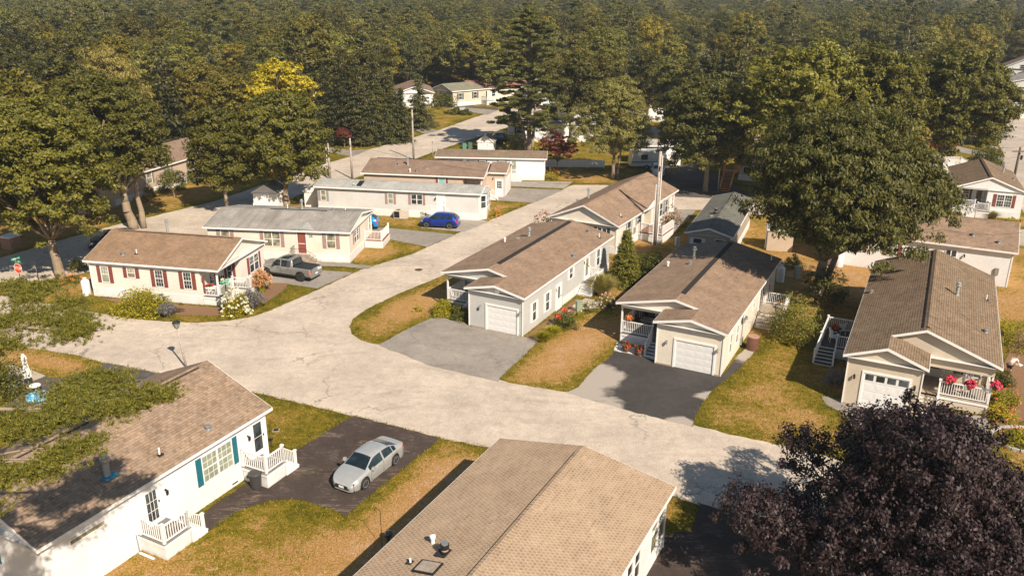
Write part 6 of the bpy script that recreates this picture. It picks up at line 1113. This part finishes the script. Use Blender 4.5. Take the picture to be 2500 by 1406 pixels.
# ---------------------------------------------------------------- street furniture
def pole(px, py, ty, r, label, mat_=POLEM, arms=False, name='utility_pole'):
    x, y, H = at(px, py, ty); root = empty(name, label, 'pole', x, y); MB().mat(mat_).tube((0, 0, 0), (0, 0, H), r*1.15, r*.8, 10).build('shaft', root, smooth=True, normals=False)
    m = MB().mat(DARKM).box(-.05, .05, -r-.06, -r, H*.8, H*.85)
    if arms: m.mat(mat_).box(-.9, .9, -.08, .08, H-.6, H-.48); m.mat(DARKM).lathe([(.14, 0), (.14, .55)], 10, (.3, -.2, H-1.6))
    m.build('hardware', root); return root, H
bp, BH = pole(1598, 597, 370, .17, 'tall pale utility pole with white conduits standing in front of the side deck')
MB().mat(PVC).tube((-.24, -.12, 0), (-.24, -.1, BH-3.2), .05).tube((.2, -.16, 0), (.2, -.14, BH-.4), .05).build('conduit', bp)
pole(1010, 390, 268, .13, 'pale pole standing behind the tan row home'); pole(806, 437, 350, .14, 'leaning pale pole behind the roof of the long grey mobile home'); r_, hh = pole(860, 437, 338, .13, 'weathered pole to the right of the leaning pale pole')
pole(801, 436, 360, .05, 'thin white conduit mast beside the leaning pale pole', PVC, name='conduit_mast'); pole(1057, 391, 338, .07, 'slim meter pole beside the road behind the brown trailer'); pole(976, 328, 280, .08, 'short slim pole in front of the spruces')
pole(1752, 470, 385, .07, 'slim pale pole beside the small yellow green tree'); pole(2474, 442, 360, .15, 'dark utility pole with a transformer at the right edge', POLED, True); pole(2472, 300, 250, .06, 'slim pole in front of the pale siding house', GALV)
def wire(label, pts, sag=.6, r=.013):
    m = MB().mat(DARKM); P_ = [Vector(p) for p in pts]
    for a, b in zip(P_, P_[1:]):
        q = [a+(b-a)*(i/10)-Vector((0, 0, sag*4*(i/10)*(1-i/10))) for i in range(11)]
        for c, d in zip(q, q[1:]): m.tube(c, d, r, n=4, cap=False)
    tag(m.build('overhead_wire', None), label, 'wire', 'overhead wires')
g3 = lambda px, py, h: (*G(px, py, h), h)
wire('overhead wire running from the far road down to the tan row home', [g3(905, 366, 5), g3(1186, 418, 3.4)], .2); wire('overhead wire crossing the crossing road behind the grey house', [g3(1310, 445, 3), g3(1600, 430, 5)], .5); wire('overhead wire from the shaded lot to the right past the oak trunk', [g3(1600, 432, 4.5), g3(1760, 470, 4)], .4)
wire('overhead wire over the tan roof beside the small white house', [g3(2190, 560, 5.2), g3(2300, 560, 5.0), g3(2495, 568, 5.2)], .3); wire('upper overhead wire across the right hand road', [g3(2380, 360, 6), g3(2540, 350, 7)], .3); wire('lower overhead wire across the right hand road', [g3(2430, 385, 6), g3(2540, 372, 7)], .3)
# lamp post
x, y = G(464, 897); rt = empty('lamp_post', 'lamp post with black lantern in front of the lower left white house', 'street lamp', x-.2, y-.1, 0, .3); H = HG(464, 897, 800)
MB().mat(POLEM).tube((0, 0, 0), (-.25, 0, H), .07, .05, 10).build('post', rt, smooth=True, normals=False)
l = MB().mat(DARKM); l.lathe([(.06, 0), (.07, .04), (.12, .05)], 6, (-.25, 0, H)); l.lathe([(.27, .42), (.24, .48), (.08, .6), (.03, .66)], 6, (-.25, 0, H))
for i in range(6): t = 2*pi*i/6; l.tube((-.25+.12*cos(t), .12*sin(t), H+.05), (-.25+.26*cos(t), .26*sin(t), H+.43), .012, n=4)
l = l.build('lantern', rt); MB().mat(BLIND).lathe([(.11, .06), (.24, .42)], 6, (-.25, 0, H)).build('pane', l)
# signs
SGRED = plain('stop_sign_red', (.62, .06, .012), .5); SGG = plain('street_sign_green', (.03, .30, .17), .5); SGW = plain('sign_white', (.75, .75, .72), .5); SGB = plain('sign_back_grey', (.30, .28, .24), .5, .4)
def octa(m, r, y0, y1, z): 
    p = [(r*cos(R(22.5+45*i)), r*sin(R(22.5+45*i))+z) for i in range(8)]; m.poly([(a, y0, b) for a, b in p]); m.poly([(a, y1, b) for a, b in p][::-1])
    for i in range(8): a, b = p[i], p[(i+1) % 8]; m.poly([(a[0], y0, a[1]), (b[0], y0, b[1]), (b[0], y1, b[1]), (a[0], y1, a[1])])
def stop(px, py, label, rz, back=False, H=2.2, blades=True):
    x, y = G(px, py); rt = empty('stop_sign', label, 'traffic sign', x, y, 0, rz); MB().mat(DARKM).box(-.03, .03, -.02, .02, 0, H+1.0).build('post', rt)
    m = MB().mat(SGW); octa(m, .48, -.03, -.024, H); m.mat(SGRED); octa(m, .44, -.034, -.029, H); m.mat(SGB); octa(m, .48, -.022, -.018, H); pl = m.build('sign_plate', rt); text_mesh('STOP', .36, SGW, 'lettering', pl, (0, -.04, H), 0)
    if blades:
        for k, (z, a) in enumerate(((H+.62, 0), (H+.85, R(80)))):
            b = MB().mat(SGG).box(-.42, .42, -.012, .012, -.1, .1).mat(SGW)
            for q in (-1, 1):
                for i in range(6): b.box(-.3+.1*i, -.24+.1*i, q*.014-.001, q*.014+.001, -.035, .035)
            b.build('street_name_sign', rt, loc=(0, 0, z), rz=a)
    return rt
stop(55, 706, 'red stop sign with two green street name signs at the left edge', R(-22), H=1.85); stop(559, 770, 'stop sign seen from behind with green street name signs, by the white hydrangea', R(168), H=2.0)
x, y, H = at(96, 690, 640); rt = empty('notice_sign', 'narrow notice sign on a dark post right of the stop sign', 'sign', x, y, 0, R(-60)); MB().mat(DARKM).box(-.03, .03, -.03, .03, 0, H).build('post', rt); MB().mat(SGB).box(-.22, .22, -.05, -.03, H-.8, H).mat(SGW).box(-.18, .18, -.056, -.05, H-.75, H-.35).build('sign_plate', rt)
# brick pier with name board
x, y = G(30, 605); rt = empty('brick_pier_sign', 'red brick pier with stone cap holding a wooden name board at the left edge', 'sign', x, y, 0, R(-18)); H = 1.15
MB().mat(BRICK).box(-.62, .62, -.62, .62, 0, H).build('pier', rt); MB().mat(PVC).box(-.7, .7, -.7, .7, H, H+.12).build('cap', rt); b = MB().mat(plain('brown_sign_board', (.16, .07, .04), .7)).box(-3.0, -.62, -.08, .08, .35, 1.0).build('name_board', rt)
m = MB().mat(SGW)
for i in range(12): m.box(-2.8+.17*i, -2.72+.17*i, -.09, -.082, .72, .86)
for i in range(7): m.box(-2.6+.2*i, -2.5+.2*i, -.09, -.082, .48, .6)
m.build('lettering', b)
# tanks, bins, utility boxes
def tank(x, y, label, H=1.4, r=.34, group=None):
    rt = empty('propane_tank', label, 'propane tank', x, y, 0, 0, group); MB().mat(PVC).lathe([(r*.96, .0), (r, .05), (r, H*.82), (r*.9, H*.9), (r*.6, H*.96), (r*.25, H)], 20).build('tank', rt, smooth=True)
    MB().mat(PVC).lathe([(r*.42, H*.95), (r*.45, H*1.08), (r*.38, H*1.08)], 14).mat(DARKM).lathe([(r*.2, H*.97), (r*.2, H*1.04)], 8).build('collar', rt); MB().mat(DARKM).lathe([(r*.85, .0), (r*.85, .12)], 16).build('foot_ring', rt)
tank(*G(213, 720), 'white propane tank at the left end of the red shuttered cream house'); tank(*G(2046, 650), 'white propane tank right of its twin behind the oak trunk', 1.4, .42); tank(*G(2031, 645), 'white propane tank left of its twin behind the oak trunk', 1.4, .4)
tank(*G(1904, 688), 'white propane tank behind the satellite dish house', 1.45)
def ubox(px, py, w, d, h, label, c=(.22, .27, .19), rz=.3, name='utility_box'):
    x, y = G(px, py); rt = empty(name, label, 'utility box', x, y, 0, rz); mm = plain('utility_%d_%d' % (px, py), c, .6); MB().mat(mm).box(-w/2, w/2, -d/2, d/2, 0, h).build('cabinet', rt); MB().mat(mm).box(-w/2-.02, w/2+.02, -d/2-.02, d/2+.02, h, h+.04).build('lid', rt)
ubox(1413, 763, .45, .35, .95, 'green utility pedestal beside the stone patio'); ubox(938, 350, .9, .8, 1.1, 'pale green utility box beside the long road', (.36, .38, .3)); ubox(1128, 277, 1.2, 1.0, 1.1, 'green utility box between two clipped bushes', (.36, .38, .3))
ubox(1653, 600, .4, .3, .85, 'pale utility pedestal right of the side deck', (.5, .5, .46)); ubox(1911, 685, .3, .3, 1.2, 'dark grey utility pedestal left of the pair near the oak', (.13, .16, .17)); ubox(1944, 680, .45, .35, 1.1, 'weathered grey utility pedestal right of the pair near the oak', (.3, .3, .26)); ubox(1133, 363, .6, .6, .8, 'teal utility box on the grass behind the brown trailer', (.07, .2, .17)); ubox(1147, 363, .6, .6, .9, 'dark green utility box beside the teal one', (.06, .12, .1))
x, y = G(980, 533); rt = empty('air_conditioner', 'beige air conditioning unit on the grass by the grey mobile home', 'air conditioner', x, y, 0, R(-8)); MB().mat(plain('beige_enamel', (.5, .44, .36), .5)).box(-.75, .75, -.4, .4, .05, .95).build('cabinet', rt); MB().mat(DARKM).box(-.7, -.1, -.415, -.4, .15, .85).lathe([(.25, .95), (.25, .97)], 12, (-.3, 0, 0)).build('grille', rt)
x, y = -18.711+10.95*cos(R(63.08))+.78*sin(R(63.08)), 27.689+10.95*sin(R(63.08))-.78*cos(R(63.08))
rt = empty('trash_can', 'dark grey lidded trash can by the white entry deck', 'trash can', x, y); BIN = plain('bin_plastic', (.045, .043, .04), .5); MB().mat(BIN).lathe([(.24, 0), (.27, .1), (.32, .78), (.34, .8), (.34, .84)], 20).build('bin', rt, smooth=False); MB().mat(BIN).lathe([(.36, .82), (.36, .87), (.3, .92), (.1, .95)], 20).build('lid', rt); MB().mat(BIN).box(-.42, -.3, -.06, .06, .6, .7).build('handle', rt)
x, y = G(1836, 853); rt = empty('barrel', 'brown rain barrel at the side of the cream house', 'barrel', x, y); BRB = plain('brown_barrel', (.13, .055, .035), .6); MB().mat(BRB).lathe([(.36, 0), (.4, .1), (.42, .5), (.4, .9), (.38, 1.0)], 20).build('body', rt); MB().mat(plain('brown_barrel_lid', (.33, .2, .15), .6)).lathe([(.41, 1.0), (.41, 1.04), (.38, 1.06)], 20).build('lid', rt)
for px, py, ll, fm in ((1528, 858, 'planter of bright red geraniums left on the white gravel', FL_R), (1559, 866, 'planter of dark red flowers right on the white gravel', FL_R)):
    x, y = G(px, py); rt = empty('planter', ll, 'planter', x, y); MB().mat(BRB).lathe([(.2, 0), (.29, .25), (.27, .45), (.24, .45)], 16).build('tub', rt); b = bush('x', 'x', 0, 0, .34, .42, LF_DSH, px, 18, 30, .08, flowers=fm, fn=16 if px < 1540 else 9, z=.4, fsz=.1, stems=False)
    for c in list(bpy.data.objects):
        if c.parent == b: c.parent = rt; c.location.z += .4
    bpy.data.objects.remove(b)
def pot_flowers(name, label, x, y, z, fm, rr=.35, hh=.35, fn=40, seed=1, pot=True, sy=1.):
    rt = empty(name, label, 'flowers', x, y, z); b = bush('x', 'x', 0, 0, rr, hh, LF_DSH, seed, 20, 30, .08, flowers=fm, fn=fn, fsz=.14, stems=False, sy=sy)
    for c in list(bpy.data.objects):
        if c.parent == b: c.parent = rt
    bpy.data.objects.remove(b)
    if pot: MB().mat(BRB).lathe([(.12, -.22), (.2, .02)], 12).build('basket', rt)
def hl(hx, hy, hd, u, v): a = R(hd); return hx+u*cos(a)-v*sin(a), hy+u*sin(a)+v*cos(a)
H9 = (13.927, 49.974, 62.73); H10 = (27.753, 42.758, 63.12); H3_ = (-34.72, 64.66, -11.4); H11 = (10.007, 76.478, 60.85)
pot_flowers('hanging_basket', 'orange hanging flower basket in the cream house porch', *hl(*H9, 2.75, 7.6), 1.85, FL_O, .24, .36, 34, 3); 
for i, (u, v, z, ll) in enumerate(((2.7, 2.55, 1.75, 'pink flower basket left above the beige porch rail'), (2.7, 1.45, 1.7, 'pink flower basket in the middle above the beige porch rail'), (2.6, .15, 2.0, 'pink flower basket right at the beige porch post'))): pot_flowers('hanging_basket', ll, *hl(*H10, u, v), z, FL_P, .3, .36, 42, 20+i)
pot_flowers('window_box_flowers', 'red and white flowers in the box on the cream porch rail', *hl(*H3_, 10.85, .28), 1.62, FL_R, .38, .22, 10, 31, False, .3); pot_flowers('window_box_flowers', 'white flowers on the street side rail of the cream porch', *hl(*H3_, 11.5, 1.5), 1.6, FL_W, .3, .3, 30, 32, False); pot_flowers('rail_flowers', 'pink flowers on the table of the upper white house deck', *hl(*H11, 9.3, -2.0), 1.7, FL_K, .45, .5, 60, 33, False)
# chairs and tables
WICK = plain('white_wicker', (.68, .67, .64), .6); WICKD = plain('dark_wicker', (.035, .025, .02), .7)
def chair(label, x, y, z, rz, m, name='patio_chair'):
    rt = empty(name, label, 'chair', x, y, z, rz)
    MB().mat(m).box(-.26, .26, -.26, .26, .38, .44).build('seat', rt); b = MB().mat(m)
    for i in range(7): a = pi*(.0+i/6); b.bar((.26*cos(a), -.22*-sin(a)*1.1, .44), (.3*cos(a), .26*sin(a)+.06, .7 if i in (0, 6) else .98), .09, .03)
    b.build('backrest', rt)
    for sx_ in (-1, 1):
        for sy_ in (-1, 1): MB().mat(m).tube((.24*sx_, .24*sy_, 0), (.22*sx_, .22*sy_, .38), .022).build('leg', rt)
        MB().mat(m).box(.26*sx_-.03, .26*sx_+.03, -.26, .2, .62, .66).build('armrest', rt)
def table(label, x, y, z, r, m, h=.72, name='patio_table'):
    rt = empty(name, label, 'table', x, y, z); MB().mat(m).lathe([(r, h-.03), (r, h)], 20).build('tabletop', rt); MB().mat(m).lathe([(.22, 0), (.05, .05), (.05, h-.03)], 10).build('pedestal', rt)
a10 = R(63.12)
chair('white wicker chair nearest the deck steps of the beige house', *hl(*H10, 8.1, 9.9), .8, a10+.3, WICK); chair('white wicker chair at the back of the beige house deck', *hl(*H10, 9.7, 9.6), .8, a10+2.4, WICK); table('round table with red flowers on the beige house deck', *hl(*H10, 9.0, 9.9), .8, .42, DARKM); pot_flowers('table_flowers', 'red flowers on the deck table of the beige house', *hl(*H10, 9.0, 9.95), 1.55, FL_R, .25, .22, 14, 41, False)
def umb(label, x, y, z, h, m, name='patio_umbrella', r0=.12, r1=.25, pole_=True):
    rt = empty(name, label, 'umbrella', x, y, z); b = MB().mat(m); n = 16; V = []
    prof = [(.05, h*.28), (r1, h*.3), (r1*.9, h*.5), (r0*1.1, h*.78), (r0*1.6, h*.86), (r0*1.5, h*.88), (.04, h)]
    k = len(b.v)
    for r_, z_ in prof:
        for i in range(n): t = 2*pi*i/n; q = r_*(1 if i % 2 else .72); b.v.append((q*cos(t), q*sin(t), z_))
    for a in range(len(prof)-1):
        for i in range(n): j = (i+1) % n; b.f.append([k+a*n+i, k+a*n+j, k+(a+1)*n+j, k+(a+1)*n+i]); b.mi.append(0)
    b.build('canopy', rt); MB().mat(GALV).tube((0, 0, 0), (0, 0, h*1.02), .025).build('pole', rt); MB().mat(CONC).lathe([(.25, 0), (.25, .08), (.05, .12)], 14).build('base', rt)
CANV = plain('white_canvas', (.66, .63, .57), .9); PINKC = plain('pink_canvas', (.55, .22, .17), .9)
x, y = G(72, 945); umb('closed white patio umbrella at the left edge', x, y, 0, 2.35, CANV); x, y = G(1606, 400); umb('closed pink patio umbrella on the deck behind the utility pole', x, y, 1.0, 2.6, PINKC)
x, y = G(1600, 402); d_ = empty('wooden_deck', 'weathered white railed deck under the pink umbrella', 'deck', x, y, 0, .1); MB().mat(CONC).box(-2, 2.4, -2, 1.5, .9, 1.0).build('floor', d_); m = MB().mat(TRIM); rail(m, (-2, -2, 1), (2.4, -2, 1)); rail(m, (2.4, -2, 1), (2.4, 1.5, 1)); m.build('railing', d_)
x, y = G(78, 952); rt = empty('side_table', 'small white round table beside the closed white umbrella', 'table', x+.5, y-.4); MB().mat(PVC).lathe([(.32, .5), (.34, .53), (.32, .56)], 16).build('tabletop', rt); MB().mat(PVC).lathe([(.18, 0), (.04, .05), (.04, .5)], 10).build('pedestal', rt)
def _pool(s): s.col(s.mix(s.mr(s.noise(7, 3), .45, .55), (.02, .28, .55), (.35, .6, .7))).rough(.3)
x, y = G(100, 968); rt = empty('kiddie_pool', 'small blue patterned paddling pool at the left edge', 'paddling pool', x, y-.3); MB().mat(M('blue_patterned_vinyl', _pool)).lathe([(.6, 0), (.7, .12), (.66, .26), (.58, .24), (.55, .1)], 24).build('tub', rt)
chair('dark wicker chair left at the back of the cream house porch', *hl(*H9, 4.6, 7.5), .8, R(62)-1.6, WICKD); chair('dark wicker chair right at the back of the cream house porch', *hl(*H9, 4.2, 6.0), .8, R(62)-1.2, WICKD); table('glass topped wicker table on the cream house porch', *hl(*H9, 4.3, 6.9), .8, .42, CONC, .6)
chair('white rocking chair left on the beige house porch', *hl(*H10, 4.5, 2.7), .8, R(63)-1.57, WICK); chair('white chair in the middle of the beige house porch', *hl(*H10, 4.2, 1.5), .8, R(63)-1.4, WICK); chair('dark chair in the corner of the red shuttered porch', *hl(*H3_, 10.8, 2.4), .75, R(60), WICKD)
chair('pale chair on the side deck behind the utility pole', *hl(*H11, 8.4, -.9), .8, .6, WICK)
# hooks
def hook(px, py, H, label, rz, feeder=True):
    x, y = G(px, py); rt = empty('shepherd_hook', label, 'garden hook', x, y, 0, rz); m = MB().mat(DARKM).tube((0, 0, 0), (0, 0, H), .014, n=5); p0 = Vector((0, 0, H))
    for i in range(1, 8): a = pi*i/7; q = Vector((.16-.16*cos(a), 0, H+.16*sin(a))); m.tube(p0, q, .012, n=4, cap=False); p0 = q
    m.build('hook', rt)
    if feeder: m = MB().mat(CONC).box(.17, .53, -.16, .16, H-.3, H-.27).mat(DARKM).box(.22, .48, -.11, .11, H-.265, H-.25).tube((.32, 0, H), (.32, 0, H-.27), .006, n=4).lathe([(.02, H*.5+.02), (.13, H*.5), (.02, H*.5-.04)], 10); m.build('feeder_tray', rt)
hook(664, 1108, 1.75, 'black hook with bird feeder tray beyond the white entry deck', .1); hook(933, 1335, 1.9, 'plain black hook on the orange lawn beside the large tan roof', 2.9, False)
x, y = G(955, 1320); rt = empty('glass_ornament', 'dark glass garden ball in the shadow of the large tan roof', 'garden ornament', x-.1, y-.1); MB().mat(GLASS).lathe([(.02, .25), (.14, .3), (.2, .42), (.2, .5), (.12, .62), (.02, .65)], 16).build('ball', rt, smooth=True); MB().mat(DARKM).lathe([(.12, 0), (.05, .05), (.05, .27)], 10).build('stand', rt)
x, y = G(1022, 659); m = MB().mat(plain('rusty_iron', (.13, .06, .04), .8)).lathe([(.36, .013), (.36, .026), (.3, .028)], 24).mat(DARKM)
for i in range(5): m.box(-.2, .2, -.22+.1*i, -.19+.1*i, .028, .032)
o_ = m.build('manhole_cover', None, loc=(x, y, 0)); tag(o_, 'round rusty manhole cover in the pale side street', 'manhole cover')
# stone ring, fence, stairs, ramp
x, y = G(2510, 1075); rg_ = np.random.default_rng(3); m = MB().mat(plain('grey_edging_stone', (.36, .35, .32), .9, var=.2))
for i in range(26): a = 2*pi*i/26; q = (x+2.0*cos(a), y+1.5*sin(a)); b_ = (x+2.0*cos(a+.21), y+1.5*sin(a+.21)); m.bar((*q, .06), (*b_, .06), .16, .12+rg_.uniform(0, .03))
tag(m.build('stone_edging', None), 'curved stone edging of the flower bed at the right edge', 'garden edging')
rt = empty('white_fence', 'low white vinyl fence in the shade behind the red maple', 'fence', *G(1398, 410)); m = MB().mat(PVC).box(-5.2, 4.4, -.03, .03, .1, 1.15).build('panel', rt)
for i in range(5):
    pp_ = MB().mat(TRIM).box(-5.2+2.4*i-.06, -5.2+2.4*i+.06, -.07, .07, 0, 1.25).build('post', rt)
x, y = G(1778, 455); rt = empty('wooden_stairs', 'orange stained wooden stairs leading up to the pale grey house', 'stairs', x, y, 0, R(68)); m = MB().mat(WOODO)
for i in range(9): m.box(-3.0+.36*i, -2.62+.36*i, -.55, .55, .2*i, .2*i+.06)
m.box(.25, 1.9, -.9, .9, 1.75, 1.82); m.build('steps', rt); m = MB().mat(WOODO)
for sg in (-1, 1): m.bar((-3.0, sg*.6, .3), (.25, sg*.6, 1.9), .06, .25); m.bar((-3.0, sg*.62, 1.0), (.25, sg*.62, 2.7), .06, .1); m.bar((-3.0, sg*.62, .6), (.25, sg*.62, 2.3), .03, .35)
rail(m, (.3, -.85, 1.8), (1.85, -.85, 1.8)); rail(m, (.3, .85, 1.8), (1.85, .85, 1.8)); m.build('railing', rt)
x, y = G(2318, 418); rt = empty('white_deck', 'white railed deck with stairs beside the right hand driveway', 'deck', x, y, 0, R(-10)); MB().mat(TRIM).box(-1.5, 1.6, -1.2, 1.2, .8, .88).box(-1.5, 1.6, -1.2, -1.15, 0, .8).build('floor', rt); m = MB().mat(TRIM)
for p, q in (((-1.5, -1.2), (1.6, -1.2)), ((1.6, -1.2), (1.6, 1.2)), ((1.6, 1.2), (-1.5, 1.2))): rail(m, (*p, .88), (*q, .88))
rail(m, (-1.5, -1.2, .88), (-2.9, -1.2, .1)); rail(m, (-1.5, .2, .88), (-2.9, .2, .1)); m.build('railing', rt); m = MB().mat(TRIM)
for i in range(4): m.box(-1.5-.35*(i+1), -1.5-.35*i, -1.2, .2, 0, .7-.18*i)
m.build('steps', rt)
x, y = G(2290, 500); rt = empty('grey_deck', 'grey railed landing between the grey car and the small white house', 'deck', x+1.3, y+.8, 0, R(67)); MB().mat(DECKG).box(-1.2, 1.2, -1, 1, .8, .86).build('floor', rt); m = MB().mat(TRIM); rail(m, (-1.2, -1, .86), (1.2, -1, .86)); rail(m, (-1.2, 1, .86), (-1.2, -1, .86)); m.build('railing', rt); m = MB().mat(DECKG)
for i in range(4): m.box(-1.0, 1.0, 1+.3*i, 1.3+.3*i, 0, .68-.17*i)
m.build('steps', rt)
m = MB().mat(plain('red_canvas', (.6, .03, .01), .7)).lathe([(.25, 0), (.35, .4), (.3, 1.2), (.1, 1.9)], 10); o_ = m.build('red_umbrella', None, loc=(*G(1155, 250), .2)); tag(o_, 'closed red umbrella between the two far houses', 'umbrella')
# ---------------------------------------------------------------- person bending over the garden, partly behind the beige house corner
SKIN = plain('skin', (.42, .23, .15), .6); SHIRT = plain('white_top', (.62, .58, .54), .9); SHORT = plain('dark_blue_shorts', (.015, .02, .035), .9); HAIR = plain('grey_brown_hair', (.2, .15, .11), .9)
def skin(name, nodes, edges, root, mat_, sub=1):
    me = bpy.data.meshes.new(name); me.from_pydata([n[0] for n in nodes], edges, []); o_ = bpy.data.objects.new(name, me); COL.objects.link(o_); o_.parent = root
    sk = o_.modifiers.new('skin', 'SKIN'); lay = me.skin_vertices[0] if me.skin_vertices else None
    if lay is None:
        bm = bmesh.new(); bm.from_mesh(me); bm.verts.layers.skin.verify(); bm.to_mesh(me); bm.free(); lay = me.skin_vertices[0]
    for i, n in enumerate(nodes): lay.data[i].radius = (n[1], n[1]); lay.data[i].use_root = (i == 0)
    sb = o_.modifiers.new('sub', 'SUBSURF'); sb.levels = sb.render_levels = sub; dg = bpy.context.evaluated_depsgraph_get(); m2 = bpy.data.meshes.new_from_object(o_.evaluated_get(dg)); o_.modifiers.clear(); o_.data = m2; m2.materials.clear(); m2.materials.append(mat_)
    m2.polygons.foreach_set('use_smooth', [True]*len(m2.polygons)); return o_
x, y = G(2457, 922); ps = empty('person', 'person in white top and dark shorts bending over beside the beige house', 'person', x+.1, y+.1, 0, R(20))
# facing +x, bending forward: joints (x, y, z), radius
B = [((0, 0, .92), .13), ((.1, 0, 1.1), .13), ((.26, 0, 1.24), .14), ((.40, 0, 1.30), .12), ((.50, 0, 1.32), .05), ((.60, 0, 1.31), .085), ((.66, 0, 1.24), .075),
     ((0, .1, .86), .085), ((.05, .11, .48), .058), ((-.02, .11, .09), .04), ((.1, .11, .04), .035), ((0, -.1, .86), .085), ((.03, -.11, .48), .058), ((-.05, -.11, .09), .04), ((.07, -.11, .04), .035),
     ((.38, .17, 1.27), .05), ((.44, .2, 1.0), .04), ((.62, .14, .84), .028), ((.69, .12, .82), .03), ((.38, -.17, 1.27), .05), ((.44, -.2, 1.0), .04), ((.62, -.14, .84), .028), ((.69, -.12, .82), .03)]
for s_, k in ((.12, 18), (-.12, 22)):
    pass
Ed = [(0, 1), (1, 2), (2, 3), (3, 4), (4, 5), (5, 6), (0, 7), (7, 8), (8, 9), (9, 10), (0, 11), (11, 12), (12, 13), (13, 14), (3, 15), (15, 16), (16, 17), (17, 18), (3, 19), (19, 20), (20, 21), (21, 22)]
for hnd, sg in ((18, 1), (22, -1)):
    hx, hy, hz = B[hnd][0]
    for f in range(5):
        i = len(B); dy = (-.03+.015*f) if f < 4 else -.035*sg; L = [.06, .07, .075, .06, .045][f]
        B.append(((hx+.03, hy+dy, hz), .010)); B.append(((hx+.03+L*.6, hy+dy*1.2, hz-.01), .009)); B.append(((hx+.03+L, hy+dy*1.25, hz-.03), .008)); Ed += [(hnd, i), (i, i+1), (i+1, i+2)]
skin('body', B, Ed, ps, SKIN)
skin('white_top', [((.02, 0, 1.0), .145), ((.1, 0, 1.1), .15), ((.26, 0, 1.24), .16), ((.41, 0, 1.30), .13), ((.38, .19, 1.26), .07), ((.42, .22, 1.1), .06), ((.38, -.19, 1.26), .07), ((.42, -.22, 1.1), .06)], [(0, 1), (1, 2), (2, 3), (3, 4), (4, 5), (3, 6), (6, 7)], ps, SHIRT)
skin('shorts', [((0, 0, .93), .15), ((0, .1, .84), .105), ((.03, .11, .62), .09), ((0, -.1, .84), .105), ((.02, -.11, .62), .09)], [(0, 1), (1, 2), (0, 3), (3, 4)], ps, SHORT)
MB().mat(HAIR).lathe([(.04, -.02), (.09, .0), (.1, .05), (.07, .1), (.02, .12)], 12).build('hair', ps, smooth=True, loc=(.57, 0, 1.33))
m = MB().mat(SKIN).box(.725, .75, -.015, .015, 1.25, 1.29).mat(DARKM).box(.70, .715, -.05, -.03, 1.28, 1.295).box(.70, .715, .03, .05, 1.28, 1.295).box(.72, .735, -.025, .025, 1.2, 1.21); m.build('face', ps)
m = MB().mat(PLATE).hexa([(.70, -.2, .74), (.98, -.2, .8), (.98, .2, .8), (.70, .2, .74)], [(.70, -.2, .76), (.98, -.2, .82), (.98, .2, .82), (.70, .2, .76)]); o_ = m.build('paper_sheet', None, loc=ps.location, rz=R(20)); tag(o_, 'white sheet held by the bending person', 'paper')
